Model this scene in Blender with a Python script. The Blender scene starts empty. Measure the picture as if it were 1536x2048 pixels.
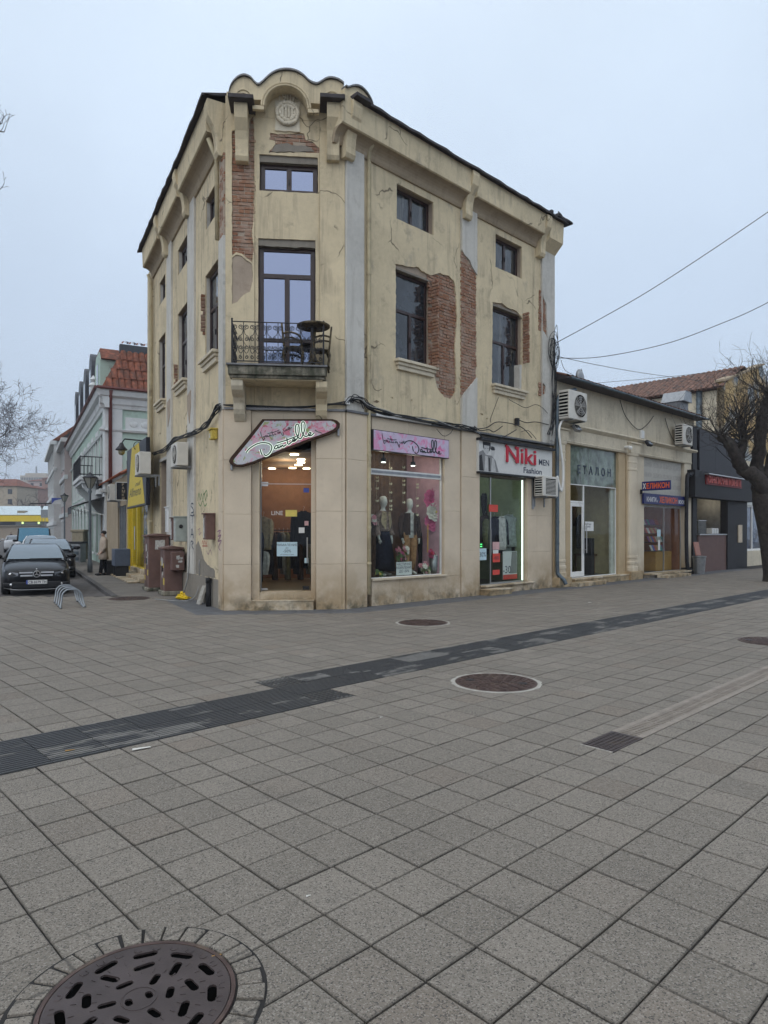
import bpy, bmesh, math, random
from mathutils import Vector, Matrix, noise
from mathutils.geometry import tessellate_polygon
random.seed(7)
SC = bpy.context.scene
COL = SC.collection
R_ = math.radians
# ------------------------------------------------------------------ camera (a phone held level, 1.66 m above the paving)
F, HZ, CH = 1340.0, 1065.0, 1.66          # focal length and horizon row in pixels of the 1536 x 2048 photograph, eye height
cam = bpy.data.cameras.new('camera')
cam.sensor_fit = 'HORIZONTAL'; cam.sensor_width = 36.0; cam.lens = 36.0*F/1536.0
cam.shift_y = (HZ-1024.0)/1536.0
cam.clip_start = 0.05; cam.clip_end = 3000
camo = bpy.data.objects.new('camera', cam); COL.objects.link(camo)
camo.location = (0, 0, CH); camo.rotation_euler = (R_(90), 0, 0)
SC.camera = camo
# ------------------------------------------------------------------ overcast daylight
SUN_AZ, SUN_EL = 205.0, 48.0
world = bpy.data.worlds.new('World'); SC.world = world; world.use_nodes = True
wn = world.node_tree; wn.nodes.clear()
sky = wn.nodes.new('ShaderNodeTexSky'); sky.sky_type = 'NISHITA'; sky.sun_disc = False
sky.sun_elevation = R_(SUN_EL); sky.sun_rotation = R_(SUN_AZ); sky.dust_density = 4.0; sky.air_density = 1.5
bg1 = wn.nodes.new('ShaderNodeBackground'); bg1.inputs[1].default_value = 0.022
wn.links.new(sky.outputs[0], bg1.inputs[0])
tc = wn.nodes.new('ShaderNodeTexCoord'); sx = wn.nodes.new('ShaderNodeSeparateXYZ'); wn.links.new(tc.outputs['Generated'], sx.inputs[0])
rmp = wn.nodes.new('ShaderNodeValToRGB'); wn.links.new(sx.outputs[2], rmp.inputs[0])
rmp.color_ramp.elements[0].position = 0.0; rmp.color_ramp.elements[0].color = (.40, .475, .60, 1)
rmp.color_ramp.elements[1].position = 1.0; rmp.color_ramp.elements[1].color = (.86, .93, 1.0, 1)
e_ = rmp.color_ramp.elements.new(.30); e_.color = (.49, .58, .71, 1)
e_ = rmp.color_ramp.elements.new(.58); e_.color = (.61, .71, .83, 1)
wno = wn.nodes.new('ShaderNodeTexNoise'); wno.inputs['Scale'].default_value = 2.2; wno.inputs['Detail'].default_value = 5
wn.links.new(tc.outputs['Generated'], wno.inputs['Vector'])
wmr = wn.nodes.new('ShaderNodeMapRange'); wmr.inputs[1].default_value = .3; wmr.inputs[2].default_value = .7; wmr.inputs[3].default_value = 1.07; wmr.inputs[4].default_value = 1.24
wn.links.new(wno.outputs[0], wmr.inputs[0])
bg2 = wn.nodes.new('ShaderNodeBackground'); wn.links.new(rmp.outputs[0], bg2.inputs[0]); wn.links.new(wmr.outputs[0], bg2.inputs[1])
add = wn.nodes.new('ShaderNodeAddShader'); wn.links.new(bg1.outputs[0], add.inputs[0]); wn.links.new(bg2.outputs[0], add.inputs[1])
wo = wn.nodes.new('ShaderNodeOutputWorld'); wn.links.new(add.outputs[0], wo.inputs[0])
sun = bpy.data.lights.new('sun', 'SUN'); sun.energy = 0.75; sun.angle = R_(80); sun.color = (1, .96, .9)
suno = bpy.data.objects.new('sun', sun); COL.objects.link(suno)
a_, e2 = R_(SUN_AZ), R_(SUN_EL)
sd = Vector((math.sin(a_)*math.cos(e2), math.cos(a_)*math.cos(e2), math.sin(e2)))
suno.rotation_euler = sd.to_track_quat('Z', 'Y').to_euler(); suno.location = (0, -20, 30)
SC.view_settings.view_transform = 'Standard'; SC.view_settings.look = 'None'
SC.view_settings.exposure = 0.0; SC.view_settings.gamma = 1.0; SC.view_settings.use_curve_mapping = False
try:
    SC.cycles.max_bounces = 6; SC.cycles.diffuse_bounces = 3; SC.cycles.glossy_bounces = 3; SC.cycles.transparent_max_bounces = 24; SC.cycles.volume_bounces = 0
    SC.cycles.caustics_reflective = False; SC.cycles.caustics_refractive = False; SC.cycles.sample_clamp_indirect = 4
    SC.cycles.use_denoising = True; SC.cycles.use_adaptive_sampling = True; SC.cycles.adaptive_threshold = .03; SC.cycles.adaptive_min_samples = 16
except Exception: pass

# ------------------------------------------------------------------ measuring helpers: photograph pixel -> point on a real plane
def gp(u, v, z=0.0):
    Y = (CH-z)*F/(v-HZ)
    return ((u-768.0)/F*Y, Y)
class Fr:
    """vertical facade: s runs left to right as seen from the street, d outward, z up"""
    def __init__(self, ox, oy, ang):
        a = R_(ang); self.o = (ox, oy); self.e = (math.sin(a), math.cos(a)); self.n = (self.e[1], -self.e[0])
        e, n = self.e, self.n
        self.M = Matrix(((e[0], n[0], 0, ox), (e[1], n[1], 0, oy), (0, 0, 1, 0), (0, 0, 0, 1)))
        self.MT = Matrix(((e[0], 0, n[0], ox), (e[1], 0, n[1], oy), (0, 1, 0, 0), (0, 0, 0, 1)))  # text: x=s, y=up, z=out
    def at(self, u, v, d=0.0):
        a = (u-768.0)/F; n = self.n
        Y = (self.o[0]*n[0]+self.o[1]*n[1]+d)/(a*n[0]+n[1])
        X = a*Y
        return ((X-self.o[0])*self.e[0]+(Y-self.o[1])*self.e[1], CH+(HZ-v)/F*Y)
    def s(self, u, d=0.0): return self.at(u, 900, d)[0]
    def z(self, u, v, d=0.0): return self.at(u, v, d)[1]
    def w(self, s, d, z): return self.M @ Vector((s, d, z))
# ------------------------------------------------------------------ mesh builder
ID = Matrix.Identity(4)
WLD = {}
class B:
    def __init__(self, M=None):
        self.M = M.M if isinstance(M, Fr) else (M or ID); self.V = []; self.Fc = []
    def add(self, pts, faces):
        o = len(self.V); self.V += [self.M @ Vector(p) for p in pts]
        self.Fc += [tuple(i+o for i in f) for f in faces]; return self
    def box(self, x0, x1, y0, y1, z0, z1):
        return self.add([(x0,y0,z0),(x1,y0,z0),(x1,y1,z0),(x0,y1,z0),(x0,y0,z1),(x1,y0,z1),(x1,y1,z1),(x0,y1,z1)],
                 [(0,3,2,1),(4,5,6,7),(0,1,5,4),(1,2,6,5),(2,3,7,6),(3,0,4,7)])
    def hexa(self, p): return self.add(p, [(0,3,2,1),(4,5,6,7),(0,1,5,4),(1,2,6,5),(2,3,7,6),(3,0,4,7)])
    def quad(self, *p): return self.add(p, [tuple(range(len(p)))])
    def _pt(self, pl, a, b, c):
        return (a, c, b) if pl == 'xz' else (a, b, c) if pl == 'xy' else (c, a, b)
    def prism(self, poly, c0, c1, pl='xz'):
        """poly in the plane pl, swept along the third axis from c0 to c1"""
        n = len(poly)
        pts = [self._pt(pl, a, b, c0) for a, b in poly]+[self._pt(pl, a, b, c1) for a, b in poly]
        fs = [(i, (i+1) % n, n+(i+1) % n, n+i) for i in range(n)]
        for t in tessellate_polygon([[Vector((a, b, 0)) for a, b in poly]]):
            fs.append((t[0], t[1], t[2])); fs.append((n+t[2], n+t[1], n+t[0]))
        return self.add(pts, fs)
    def panel(self, outer, holes, c0, c1, pl='xz', back=False):
        """plate with holes: front at c1, rims back to c0"""
        loops = [outer]+list(holes); flat = [p for l in loops for p in l]; n = len(flat)
        pts = [self._pt(pl, a, b, c1) for a, b in flat]+[self._pt(pl, a, b, c0) for a, b in flat]
        fs = []
        for t in tessellate_polygon([[Vector((a, b, 0)) for a, b in l] for l in loops]):
            fs.append(t)
            if back: fs.append((n+t[2], n+t[1], n+t[0]))
        o = 0
        for l in loops:
            m = len(l)
            fs += [(o+i, o+(i+1) % m, n+o+(i+1) % m, n+o+i) for i in range(m)]; o += m
        return self.add(pts, fs)
    def tube(self, P, r, n=6, closed=False, caps=True):
        P = [Vector(p) for p in P]; m = len(P)
        if m < 2: return self
        rs = r if isinstance(r, (list, tuple)) else [r]*m
        pts = []; N = None
        for i in range(m):
            a = P[(i-1) % m] if (closed or i > 0) else P[i]; b = P[(i+1) % m] if (closed or i < m-1) else P[i]
            T = (b-a)
            T = T.normalized() if T.length > 1e-9 else Vector((0, 0, 1))
            if N is None:
                N = T.orthogonal().normalized()
            else:
                N = N-T*N.dot(T); N = N.normalized() if N.length > 1e-6 else T.orthogonal().normalized()
            Bn = T.cross(N)
            for k in range(n):
                t = 2*math.pi*k/n; pts.append(P[i]+N*(math.cos(t)*rs[i])+Bn*(math.sin(t)*rs[i]))
        fs = []
        for i in range(m if closed else m-1):
            j = (i+1) % m
            for k in range(n): fs.append((i*n+k, i*n+(k+1) % n, j*n+(k+1) % n, j*n+k))
        if caps and not closed: fs += [tuple(range(n))[::-1], tuple((m-1)*n+k for k in range(n))]
        return self.add(pts, fs)
    def lathe(self, prof, c=(0, 0, 0), n=20, axis='z', sx=1, sy=1):
        pts = []; m = len(prof)
        for r, h in prof:
            for k in range(n):
                t = 2*math.pi*k/n; x, y = math.cos(t)*r*sx, math.sin(t)*r*sy
                p = (x, y, h) if axis == 'z' else (x, h, y) if axis == 'y' else (h, x, y)
                pts.append((c[0]+p[0], c[1]+p[1], c[2]+p[2]))
        fs = [(i*n+k, i*n+(k+1) % n, (i+1)*n+(k+1) % n, (i+1)*n+k) for i in range(m-1) for k in range(n)]
        fs += [tuple(range(n)), tuple((m-1)*n+k for k in range(n))]
        return self.add(pts, fs)
    def ball(self, c, r, nu=12, nv=8, jit=0, seed=0):
        r = r if isinstance(r, (tuple, list)) else (r, r, r); pts = []
        for j in range(nv+1):
            ph = math.pi*j/nv
            for i in range(nu):
                t = 2*math.pi*i/nu; d = Vector((math.sin(ph)*math.cos(t), math.sin(ph)*math.sin(t), math.cos(ph)))
                q = 1+jit*noise.noise(d*2.3+Vector((seed, seed*1.7, 0))) if jit else 1
                pts.append((c[0]+d.x*r[0]*q, c[1]+d.y*r[1]*q, c[2]+d.z*r[2]*q))
        fs = [(j*nu+i, j*nu+(i+1) % nu, (j+1)*nu+(i+1) % nu, (j+1)*nu+i) for j in range(nv) for i in range(nu)]
        return self.add(pts, fs)
    def loft(self, secs, closed_sec=True, caps=True):
        n = len(secs[0]); pts = [p for s in secs for p in s]; fs = []
        for i in range(len(secs)-1):
            for k in range(n if closed_sec else n-1):
                fs.append((i*n+k, i*n+(k+1) % n, (i+1)*n+(k+1) % n, (i+1)*n+k))
        if caps and closed_sec: fs += [tuple(range(n))[::-1], tuple((len(secs)-1)*n+k for k in range(n))]
        return self.add(pts, fs)
    def build(self, name, mat, parent=None, smooth=False, bevel=0, sub=0, kind=None, recalc=True, seg=2):
        me = bpy.data.meshes.new(name); me.from_pydata([tuple(v) for v in self.V], [], self.Fc)
        if recalc:
            bm = bmesh.new(); bm.from_mesh(me)
            if smooth: bmesh.ops.remove_doubles(bm, verts=bm.verts, dist=1e-5)
            bmesh.ops.recalc_face_normals(bm, faces=bm.faces); bm.to_mesh(me); bm.free()
        me.materials.append(mat)
        if smooth: me.polygons.foreach_set('use_smooth', [True]*len(me.polygons))
        return link(name, me, parent, bevel, sub, kind, seg)
def link(name, me, parent=None, bevel=0, sub=0, kind=None, seg=2, mw=None):
    o = bpy.data.objects.new(name, me); COL.objects.link(o)
    if mw is not None: o.matrix_basis = mw
    if parent is not None:
        o.parent = parent
        if parent.name in WLD: o.matrix_parent_inverse = WLD[parent.name]
    if bevel:
        m = o.modifiers.new('bevel', 'BEVEL'); m.width = bevel; m.segments = seg; m.limit_method = 'ANGLE'; m.angle_limit = R_(35)
    if sub:
        m = o.modifiers.new('sub', 'SUBSURF'); m.levels = sub; m.render_levels = sub
    if kind: o['kind'] = kind
    return o
def tag(o, label, cat, group=None, kind=None):
    if label: o['label'] = label
    if cat: o['category'] = cat
    if group: o['group'] = group
    if kind: o['kind'] = kind
    return o
def thing(name, label, cat, loc=(0, 0, 0), group=None, world=True, rotz=0):
    """Empty at the base of a thing. world=True: its parts are modelled in world coordinates"""
    o = bpy.data.objects.new(name, None); COL.objects.link(o); o.empty_display_size = .2
    o.location = loc; o.rotation_euler = (0, 0, rotz)
    if world: WLD[o.name] = (Matrix.Translation(Vector(loc)) @ Matrix.Rotation(rotz, 4, 'Z')).inverted()
    return tag(o, label, cat, group)
def copy_tree(o, parent=None):
    c = o.copy(); COL.objects.link(c)
    if parent is not None: c.parent = parent
    for ch in [x for x in bpy.data.objects if x.parent == o]: copy_tree(ch, c)
    return c
def text(name, body, mat, M, size, parent=None, ext=.004, align='LEFT', shear=0, sx=1.0, off=0.0, space=1.0, fit=None):
    """flat or raised lettering as a mesh; M maps x=along, y=up, z=out"""
    c = bpy.data.curves.new(name, 'FONT'); c.body = body; c.size = size; c.extrude = ext; c.align_x = align; c.shear = shear; c.offset = off
    c.space_character = space; c.resolution_u = 3
    t = bpy.data.objects.new('t', c); COL.objects.link(t)
    dg = bpy.context.evaluated_depsgraph_get(); dg.update()
    me = bpy.data.meshes.new_from_object(t.evaluated_get(dg)); bpy.data.objects.remove(t); bpy.data.curves.remove(c)
    if fit:
        xs = [v.co.x for v in me.vertices]; w_ = max(xs)-min(xs); me.transform(Matrix.Translation((-min(xs), 0, 0))); sx = fit/w_
    me.transform(M @ Matrix.Diagonal((sx, 1, 1, 1))); me.materials.clear(); me.materials.append(mat); me.name = name
    return link(name, me, parent)
def TM(fr, s, d, z, rot=0.0):
    return fr.MT @ Matrix.Translation(Vector((s, z, d))) @ Matrix.Rotation(rot, 4, 'Z')
def stroke(fr, pts, d, r=.006, n=5):
    """handwriting: polyline in (s,z) on a facade"""
    b = B(fr); b.tube([(p[0], d, p[1]) for p in pts], r, n); return b
def smoothline(P, k=5):
    """Catmull-Rom through 2D/3D points"""
    P = [Vector(p) for p in P]; out = []
    for i in range(len(P)-1):
        a = P[max(i-1, 0)]; b = P[i]; c = P[i+1]; d = P[min(i+2, len(P)-1)]
        for j in range(k):
            t = j/k; t2 = t*t; t3 = t2*t
            out.append(.5*((2*b)+(-a+c)*t+(2*a-5*b+4*c-d)*t2+(-a+3*b-3*c+d)*t3))
    out.append(P[-1]); return out
# ------------------------------------------------------------------ materials
class NT:
    def __init__(self, name):
        self.m = bpy.data.materials.new(name); self.m.use_nodes = True; self.t = self.m.node_tree; self.t.nodes.clear()
        self.out = self.t.nodes.new('ShaderNodeOutputMaterial'); self._pos = None
    def n(self, ty, **kw):
        nd = self.t.nodes.new('ShaderNode'+ty)
        for k, v in kw.items():
            if k.startswith('_'): setattr(nd, k[1:], v)
            else:
                key = int(k[1:]) if k[0] == 'i' and k[1:].isdigit() else k.replace('__', ' ')
                self.set(nd.inputs[key], v)
        return nd
    def set(self, sock, v):
        if isinstance(v, bpy.types.NodeSocket): self.t.links.new(v, sock)
        elif isinstance(v, bpy.types.Node): self.t.links.new(v.outputs[0], sock)
        else:
            if sock.type == 'RGBA' and len(v) == 3: v = (*v, 1)
            sock.default_value = v
    def pos(self):
        if self._pos is None: self._pos = self.n('NewGeometry').outputs['Position']
        return self._pos
    def map(self, sc=(1, 1, 1), rot=(0, 0, 0), loc=(0, 0, 0), v=None):
        return self.n('Mapping', Vector=v or self.pos(), Scale=sc, Rotation=rot, Location=loc).outputs[0]
    def noise(self, scale, detail=4, rough=.55, v=None, out=0, dist=0):
        return self.n('TexNoise', Vector=v or self.pos(), Scale=scale, Detail=detail if detail < 4 else max(3, detail-2), Roughness=rough, Distortion=dist).outputs[out]
    def ramp(self, x, a, b, lo=0.0, hi=1.0):
        return self.n('MapRange', i0=x, i1=a, i2=b, i3=lo, i4=hi).outputs[0]
    def mix(self, f, a, b, mode='MIX'):
        nd = self.n('MixRGB', _blend_type=mode); self.set(nd.inputs[0], f); self.set(nd.inputs[1], a); self.set(nd.inputs[2], b); return nd.outputs[0]
    def math(self, op, a, b=0.0):
        return self.n('Math', _operation=op, i0=a, i1=b).outputs[0]
    def bump(self, h, strength=.3, dist=.01):
        return self.n('Bump', Height=h, Strength=strength, Distance=dist).outputs[0]
    def done(self, color, rough=.8, metal=0.0, normal=None, spec=.4, emit=None, es=0.0, coat=0, alpha=None):
        p = self.n('BsdfPrincipled'); self.set(p.inputs['Base Color'], color); self.set(p.inputs['Roughness'], rough); self.set(p.inputs['Metallic'], metal)
        self.set(p.inputs['Specular IOR Level'], spec)
        if normal is not None: self.set(p.inputs['Normal'], normal)
        if emit is not None: self.set(p.inputs['Emission Color'], emit); p.inputs['Emission Strength'].default_value = es
        if coat: p.inputs['Coat Weight'].default_value = coat; p.inputs['Coat Roughness'].default_value = .05
        self.t.links.new(p.outputs[0], self.out.inputs[0]); return self.m
def sh(c, k): return tuple(min(1, x*k) for x in c)
def simple(name, col, rough=.7, metal=0.0, var=.12, scale=6.0, bump=0.0, bscale=60.0, spec=.4, coat=0, dirt=None, dscale=1.5, dlo=.55, dhi=.7):
    t = NT(name)
    c = t.mix(t.ramp(t.noise(scale), .3, .7), sh(col, 1-var), sh(col, 1+var))
    if dirt: c = t.mix(t.ramp(t.noise(dscale, 6, .65), dlo, dhi, 0, .85), c, dirt)
    nrm = t.bump(t.noise(bscale, 3), .5, bump) if bump else None
    return t.done(c, rough, metal, nrm, spec, coat=coat)
def plaster(name, col, dirt=(.20, .17, .12), light=None, amt=.6, bump=.006, lo=.52, crack=0):
    t = NT(name)
    big = t.noise(.9, 5, .6); fine = t.noise(9, 5, .6)
    c = t.mix(t.ramp(big, .3, .7), sh(col, .86), sh(col, 1.1))
    c = t.mix(t.ramp(fine, .35, .75, 0, .5), c, light or sh(col, 1.18))
    streak = t.noise(1.0, 5, .65, v=t.map((5, 5, .55)))
    c = t.mix(t.ramp(streak, lo, lo+.26, 0, amt), c, dirt)
    blot = t.noise(2.3, 7, .7, v=t.map(loc=(4, 1, 7)))
    c = t.mix(t.ramp(blot, lo+.06, lo+.2, 0, amt*.8), c, dirt)
    speck = t.noise(45, 3, .6)
    c = t.mix(t.ramp(speck, .62, .75, 0, .35), c, sh(dirt, 1.1))
    if crack:
        w = t.n('VectorMath', _operation='ADD', i0=t.pos(), i1=t.n('VectorMath', _operation='SCALE', i0=t.noise(1.2, 4, .5, out=1), Scale=.9).outputs[0]).outputs[0]
        vo = t.n('TexVoronoi', _feature='DISTANCE_TO_EDGE', Vector=w, Scale=.62).outputs[0]
        c = t.mix(t.math('MULTIPLY', t.ramp(vo, .010, .003, 0, .8), t.ramp(t.noise(.8, 3, v=t.map(loc=(7, 7, 2))), .53, .57)), c, (.10, .08, .06))
        pale = t.noise(.75, 6, .6, v=t.map(loc=(2, 9, 4)))
        c = t.mix(t.ramp(pale, .56, .62, 0, .55), c, sh(col, 1.22)); c = t.mix(t.ramp(t.noise(1.4, 6, .68, v=t.map((1, 1, .5), loc=(1, 3, 8))), .60, .68, 0, .5), c, (.36, .32, .255))
    h = t.math('ADD', t.noise(70, 2, .7), t.math('MULTIPLY', t.noise(6, 2), 1.5))
    return t.done(c, .92, 0, t.bump(h, .7, bump), .2)
MT = {}
MT['yellow'] = plaster('yellow_plaster', (.61, .515, .35), (.255, .215, .16), amt=.7, crack=1)
MT['cream'] = plaster('cream_plaster', (.60, .535, .415), (.30, .25, .18), amt=.55)
MT['white_plaster'] = plaster('grey_white_plaster', (.545, .525, .48), (.31, .285, .24), amt=.55)
MT['mortar'] = plaster('old_mortar', (.40, .325, .255), (.24, .185, .14), bump=.012)
MT['render_grey'] = plaster('grey_render', (.25, .225, .19), (.15, .13, .11), bump=.01)
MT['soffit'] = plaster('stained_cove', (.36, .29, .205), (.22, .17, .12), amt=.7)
def stone_mat(name, col, low=(.33, .235, .13)):
    t = NT(name)
    c = t.mix(t.ramp(t.noise(1.4, 5), .3, .7), sh(col, .92), sh(col, 1.06))
    c = t.mix(t.ramp(t.noise(7, 6, .65), .5, .8, 0, .4), c, sh(col, .8))
    z = t.n('SeparateXYZ', i0=t.pos()).outputs[2]                      # rising damp: ochre and black-green staining near the paving
    damp = t.math('MULTIPLY', t.ramp(z, 1.15, .1), t.ramp(t.noise(1.7, 6, .65), .32, .58))
    c = t.mix(t.math('MULTIPLY', damp, .9), c, low)
    moss = t.math('MULTIPLY', t.ramp(z, .38, .04), t.ramp(t.noise(3.1, 6, .7, v=t.map(loc=(9, 3, 1))), .46, .62))
    c = t.mix(t.math('MULTIPLY', moss, .8), c, (.075, .07, .045))
    return t.done(c, .75, 0, t.bump(t.noise(60, 4), .3, .003), .3)
MT['stone'] = stone_mat('limestone_cladding', (.62, .52, .395))
MT['stone2'] = stone_mat('pale_stone', (.66, .58, .45))
MT['ochre_stone'] = stone_mat('ochre_stone', (.50, .385, .24))
def brick_mat():
    t = NT('old_brick')
    r = t.n('ObjectInfo').outputs['Random']
    cr = t.n('ValToRGB', Fac=r); el = cr.color_ramp.elements
    el[0].position = 0; el[0].color = (.28, .14, .085, 1); el[1].position = 1; el[1].color = (.38, .24, .165, 1)
    e = el.new(.35); e.color = (.37, .20, .12, 1); e = el.new(.7); e.color = (.31, .17, .115, 1); e = el.new(.86); e.color = (.38, .26, .19, 1)
    c = t.mix(t.ramp(t.noise(30, 5), .3, .7, 0, .6), cr.outputs[0], (.20, .09, .06))
    c = t.mix(t.ramp(t.noise(2.4, 7, .7), .46, .66, 0, .85), c, (.40, .31, .25))       # smeared lime
    return t.done(c, .95, 0, t.bump(t.noise(90, 4, .7), .8, .006), .1)
MT['brick'] = brick_mat()
MT['roof_edge'] = simple('dark_roof_edge', (.045, .038, .04), .7, var=.3)
MT['sheet'] = simple('zinc_sheet', (.16, .16, .165), .45, .6, var=.25)
MT['dark_frame'] = simple('dark_brown_frame', (.035, .017, .015), .35, var=.2, spec=.5)
MT['iron'] = simple('black_iron', (.022, .022, .026), .5, .3, var=.3)
MT['grey_metal'] = simple('grey_metal', (.30, .31, .32), .4, .7, var=.15)
MT['steel'] = simple('brushed_steel', (.55, .55, .55), .3, .9, var=.08)
MT['pipe_blue'] = simple('blue_grey_pipe', (.10, .13, .155), .45, .4, var=.25, dirt=(.05, .05, .05))
MT['pipe_yellow'] = simple('painted_pipe', (.50, .43, .28), .7, var=.15, dirt=(.2, .15, .1))
MT['white'] = simple('white_paint', (.74, .74, .72), .5, var=.05, dirt=(.45, .42, .38), dlo=.62, dhi=.8)
MT['ac_white'] = simple('aged_white_plastic', (.62, .60, .55), .5, var=.06, dirt=(.40, .36, .30), dlo=.55, dhi=.8)
MT['black'] = simple('black_paint', (.012, .012, .014), .45, var=.3)
MT['rubber'] = simple('black_rubber', (.014, .014, .016), .75, var=.3)
MT['cable'] = simple('cable_rubber', (.02, .02, .022), .6, var=.4)
MT['cable_grey'] = simple('cable_grey', (.30, .30, .29), .6, var=.3)
MT['shade_black'] = simple('deep_shade_black', (.003, .003, .003), 1.0, var=.1, spec=0)  # near-black colour standing in for the shade inside openings
MT['wood'] = simple('wood', (.20, .115, .055), .6, var=.3, scale=12)
MT['door_brown'] = simple('old_brown_door', (.05, .033, .025), .6, var=.3)
def mirror_glass(name, col, rough=.03):
    t = NT(name)
    h = t.noise(1.1, 2)
    return t.done(col, rough, 1.0, t.bump(h, .25, .02), .5)
MT['sky_glass'] = mirror_glass('reflective_pane', (.21, .24, .335))
def dark_glass(name, col, spec=.6):
    t = NT(name)
    c = t.mix(t.ramp(t.noise(2.2, 3), .3, .7), sh(col, .4), sh(col, 1.5))
    c = t.mix(t.ramp(t.noise(1, 3, v=t.map((5, 5, .35))), .52, .66, 0, .6), c, (.13, .13, .125))      # folds of a net curtain
    return t.done(c, .05, 0, t.bump(t.noise(2.1, 2), .7, .05), spec, coat=.5)
MT['dark_glass'] = dark_glass('dark_pane', (.02, .025, .032))
def clear_glass(name, tint=(1, 1, 1), refl=1.0):
    t = NT(name)
    fr = t.n('Fresnel', IOR=1.5).outputs[0]
    tr = t.n('BsdfTransparent', Color=tint).outputs[0]
    gl = t.n('BsdfGlossy', Color=(1, 1, 1), Roughness=.01, Normal=t.bump(t.noise(.9, 2), .15, .02)).outputs[0]
    bf = t.n('NewGeometry').outputs['Backfacing']
    mx = t.n('MixShader'); t.set(mx.inputs[0], t.math('MULTIPLY', t.math('MULTIPLY', fr, refl), t.math('SUBTRACT', 1.0, bf))); t.set(mx.inputs[1], tr); t.set(mx.inputs[2], gl)
    t.t.links.new(mx.outputs[0], t.out.inputs[0]); return t.m
MT['glass'] = clear_glass('shop_glass', (.90, .93, .92), .55)
def emitter(name, col, s):
    t = NT(name); e = t.n('Emission', Color=col, Strength=s); t.t.links.new(e.outputs[0], t.out.inputs[0]); return t.m
MT['lamp_warm'] = emitter('warm_lamp', (1, .82, .55), 9)
MT['lamp_white'] = emitter('white_lamp', (.95, 1, .92), 6)
def flat(name, col, rough=.7, **k): 
    if name not in MT: MT[name] = simple(name, col, rough, **k)
    return MT[name]
# ================================================================== ground, paving, manholes
G = Fr(0, 0, 46.2)                    # s along the shopping street; t = -d to the far left
def st(u, v, z=0.0):
    X, Y = gp(u, v, z); return (X*G.e[0]+Y*G.e[1], -(X*G.n[0]+Y*G.n[1]))
CHM = Fr(-3.373, 14.26, 84.0)         # chamfered corner of the house
PR = (-3.373+2.541*CHM.e[0], 14.26+2.541*CHM.e[1])
RT = Fr(PR[0], PR[1], 46.2)           # facade on the shopping street (right)
LA = 151.5                            # facade on the side street, far end -> corner
LLEN = 8.75
LF = Fr(-3.373-LLEN*math.sin(R_(LA)), 14.26-LLEN*math.cos(R_(LA)), LA)
RLEN = RT.s(1106)
def lpt(t, d=0):                       # point along the side street, t metres beyond the corner
    return Vector((-3.373, 14.26)) + Vector((-math.sin(R_(LA)), -math.cos(R_(LA))))*t + Vector(LF.n)*d
BORDER_Y = 17.55
KERB_D = None
kx, ky = gp(222, 1191); KERB_D = (kx+3.373)*LF.n[0]+(ky-14.26)*LF.n[1]      # how far the kerb stands in front of the side facade
def paving_mat():
    t = NT('exposed_aggregate_paving')
    def dot(v): return t.n('VectorMath', _operation='DOT_PRODUCT', i0=t.pos(), i1=(v[0], v[1], 0)).outputs['Value']
    tt = dot((-G.n[0], -G.n[1])); ss = t.math('SUBTRACT', dot(G.e), t.math('MULTIPLY', t.math('LESS_THAN', tt, 2.583), .024))
    ci = t.math('FLOOR', t.math('MULTIPLY', t.math('SUBTRACT', ss, 1.504), 1/.3)); cj = t.math('FLOOR', t.math('MULTIPLY', t.math('SUBTRACT', tt, 2.883), 1/.3))
    rnd = t.n('TexWhiteNoise', Vector=t.n('CombineXYZ', i0=ci, i1=cj).outputs[0]).outputs[0]
    base = t.mix(rnd, (.198, .173, .141), (.272, .238, .196))
    rnd2 = t.n('TexWhiteNoise', Vector=t.n('CombineXYZ', i0=cj, i1=ci, i2=3.3).outputs[0]).outputs[0]
    base = t.mix(t.ramp(rnd2, .86, .97, 0, .6), base, (.225, .175, .134))
    base = t.mix(t.ramp(t.noise(.35, 4), .35, .65, 0, .5), base, (.178, .155, .127))
    base = t.mix(t.ramp(t.noise(2.2, 6, .7), .58, .75, 0, .4), base, (.13, .114, .096))
    vo = t.n('TexVoronoi', Vector=t.pos(), Scale=170.0)
    g = t.n('SeparateColor', i0=vo.outputs['Color']).outputs[0]
    gum = t.n('TexVoronoi', Vector=t.map((1, 1, 0)), Scale=2.1); gm = t.math('MULTIPLY', t.ramp(gum.outputs['Distance'], .045, .03), t.ramp(t.n('SeparateColor', i0=gum.outputs['Color']).outputs[1], .62, .66))
    base = t.mix(t.math('MULTIPLY', gm, .55), base, (.07, .063, .056))
    base = t.mix(t.ramp(t.noise(.9, 7, .72, v=t.map(loc=(11, 4, 0))), .60, .68, 0, .4), base, (.115, .10, .084))
    c = t.mix(t.ramp(g, .72, .95, 0, .7), base, (.36, .325, .28))
    c = t.mix(t.ramp(g, .26, .06, 0, .85), c, (.055, .05, .045))
    c = t.mix(t.ramp(t.noise(380, 2), .35, .7, 0, .45), c, (.10, .09, .08))
    def edge(x, o):
        f = t.math('FRACT', t.math('MULTIPLY', t.math('SUBTRACT', x, o), 1/.3)); return t.math('ABSOLUTE', t.math('SUBTRACT', f, .5))
    ed = t.math('MAXIMUM', edge(ss, 1.504), edge(tt, 2.883))
    jit = t.math('ADD', ed, t.math('MULTIPLY', t.math('SUBTRACT', t.noise(26, 4), .5), .05))
    c = t.mix(t.ramp(jit, .462, .494, 0, .62), c, (.05, .045, .04))         # grime gathered along the joints
    return t.done(c, .82, 0, t.bump(t.noise(240, 2), .8, .003), .35)
MT['paving'] = paving_mat()
MT['grout'] = simple('dark_grout', (.026, .024, .023), .95, var=.3, bump=.003)
MT['asphalt'] = simple('asphalt', (.085, .078, .074), .9, var=.25, scale=1.2, bump=.004, bscale=160, dirt=(.14, .12, .11))
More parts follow.
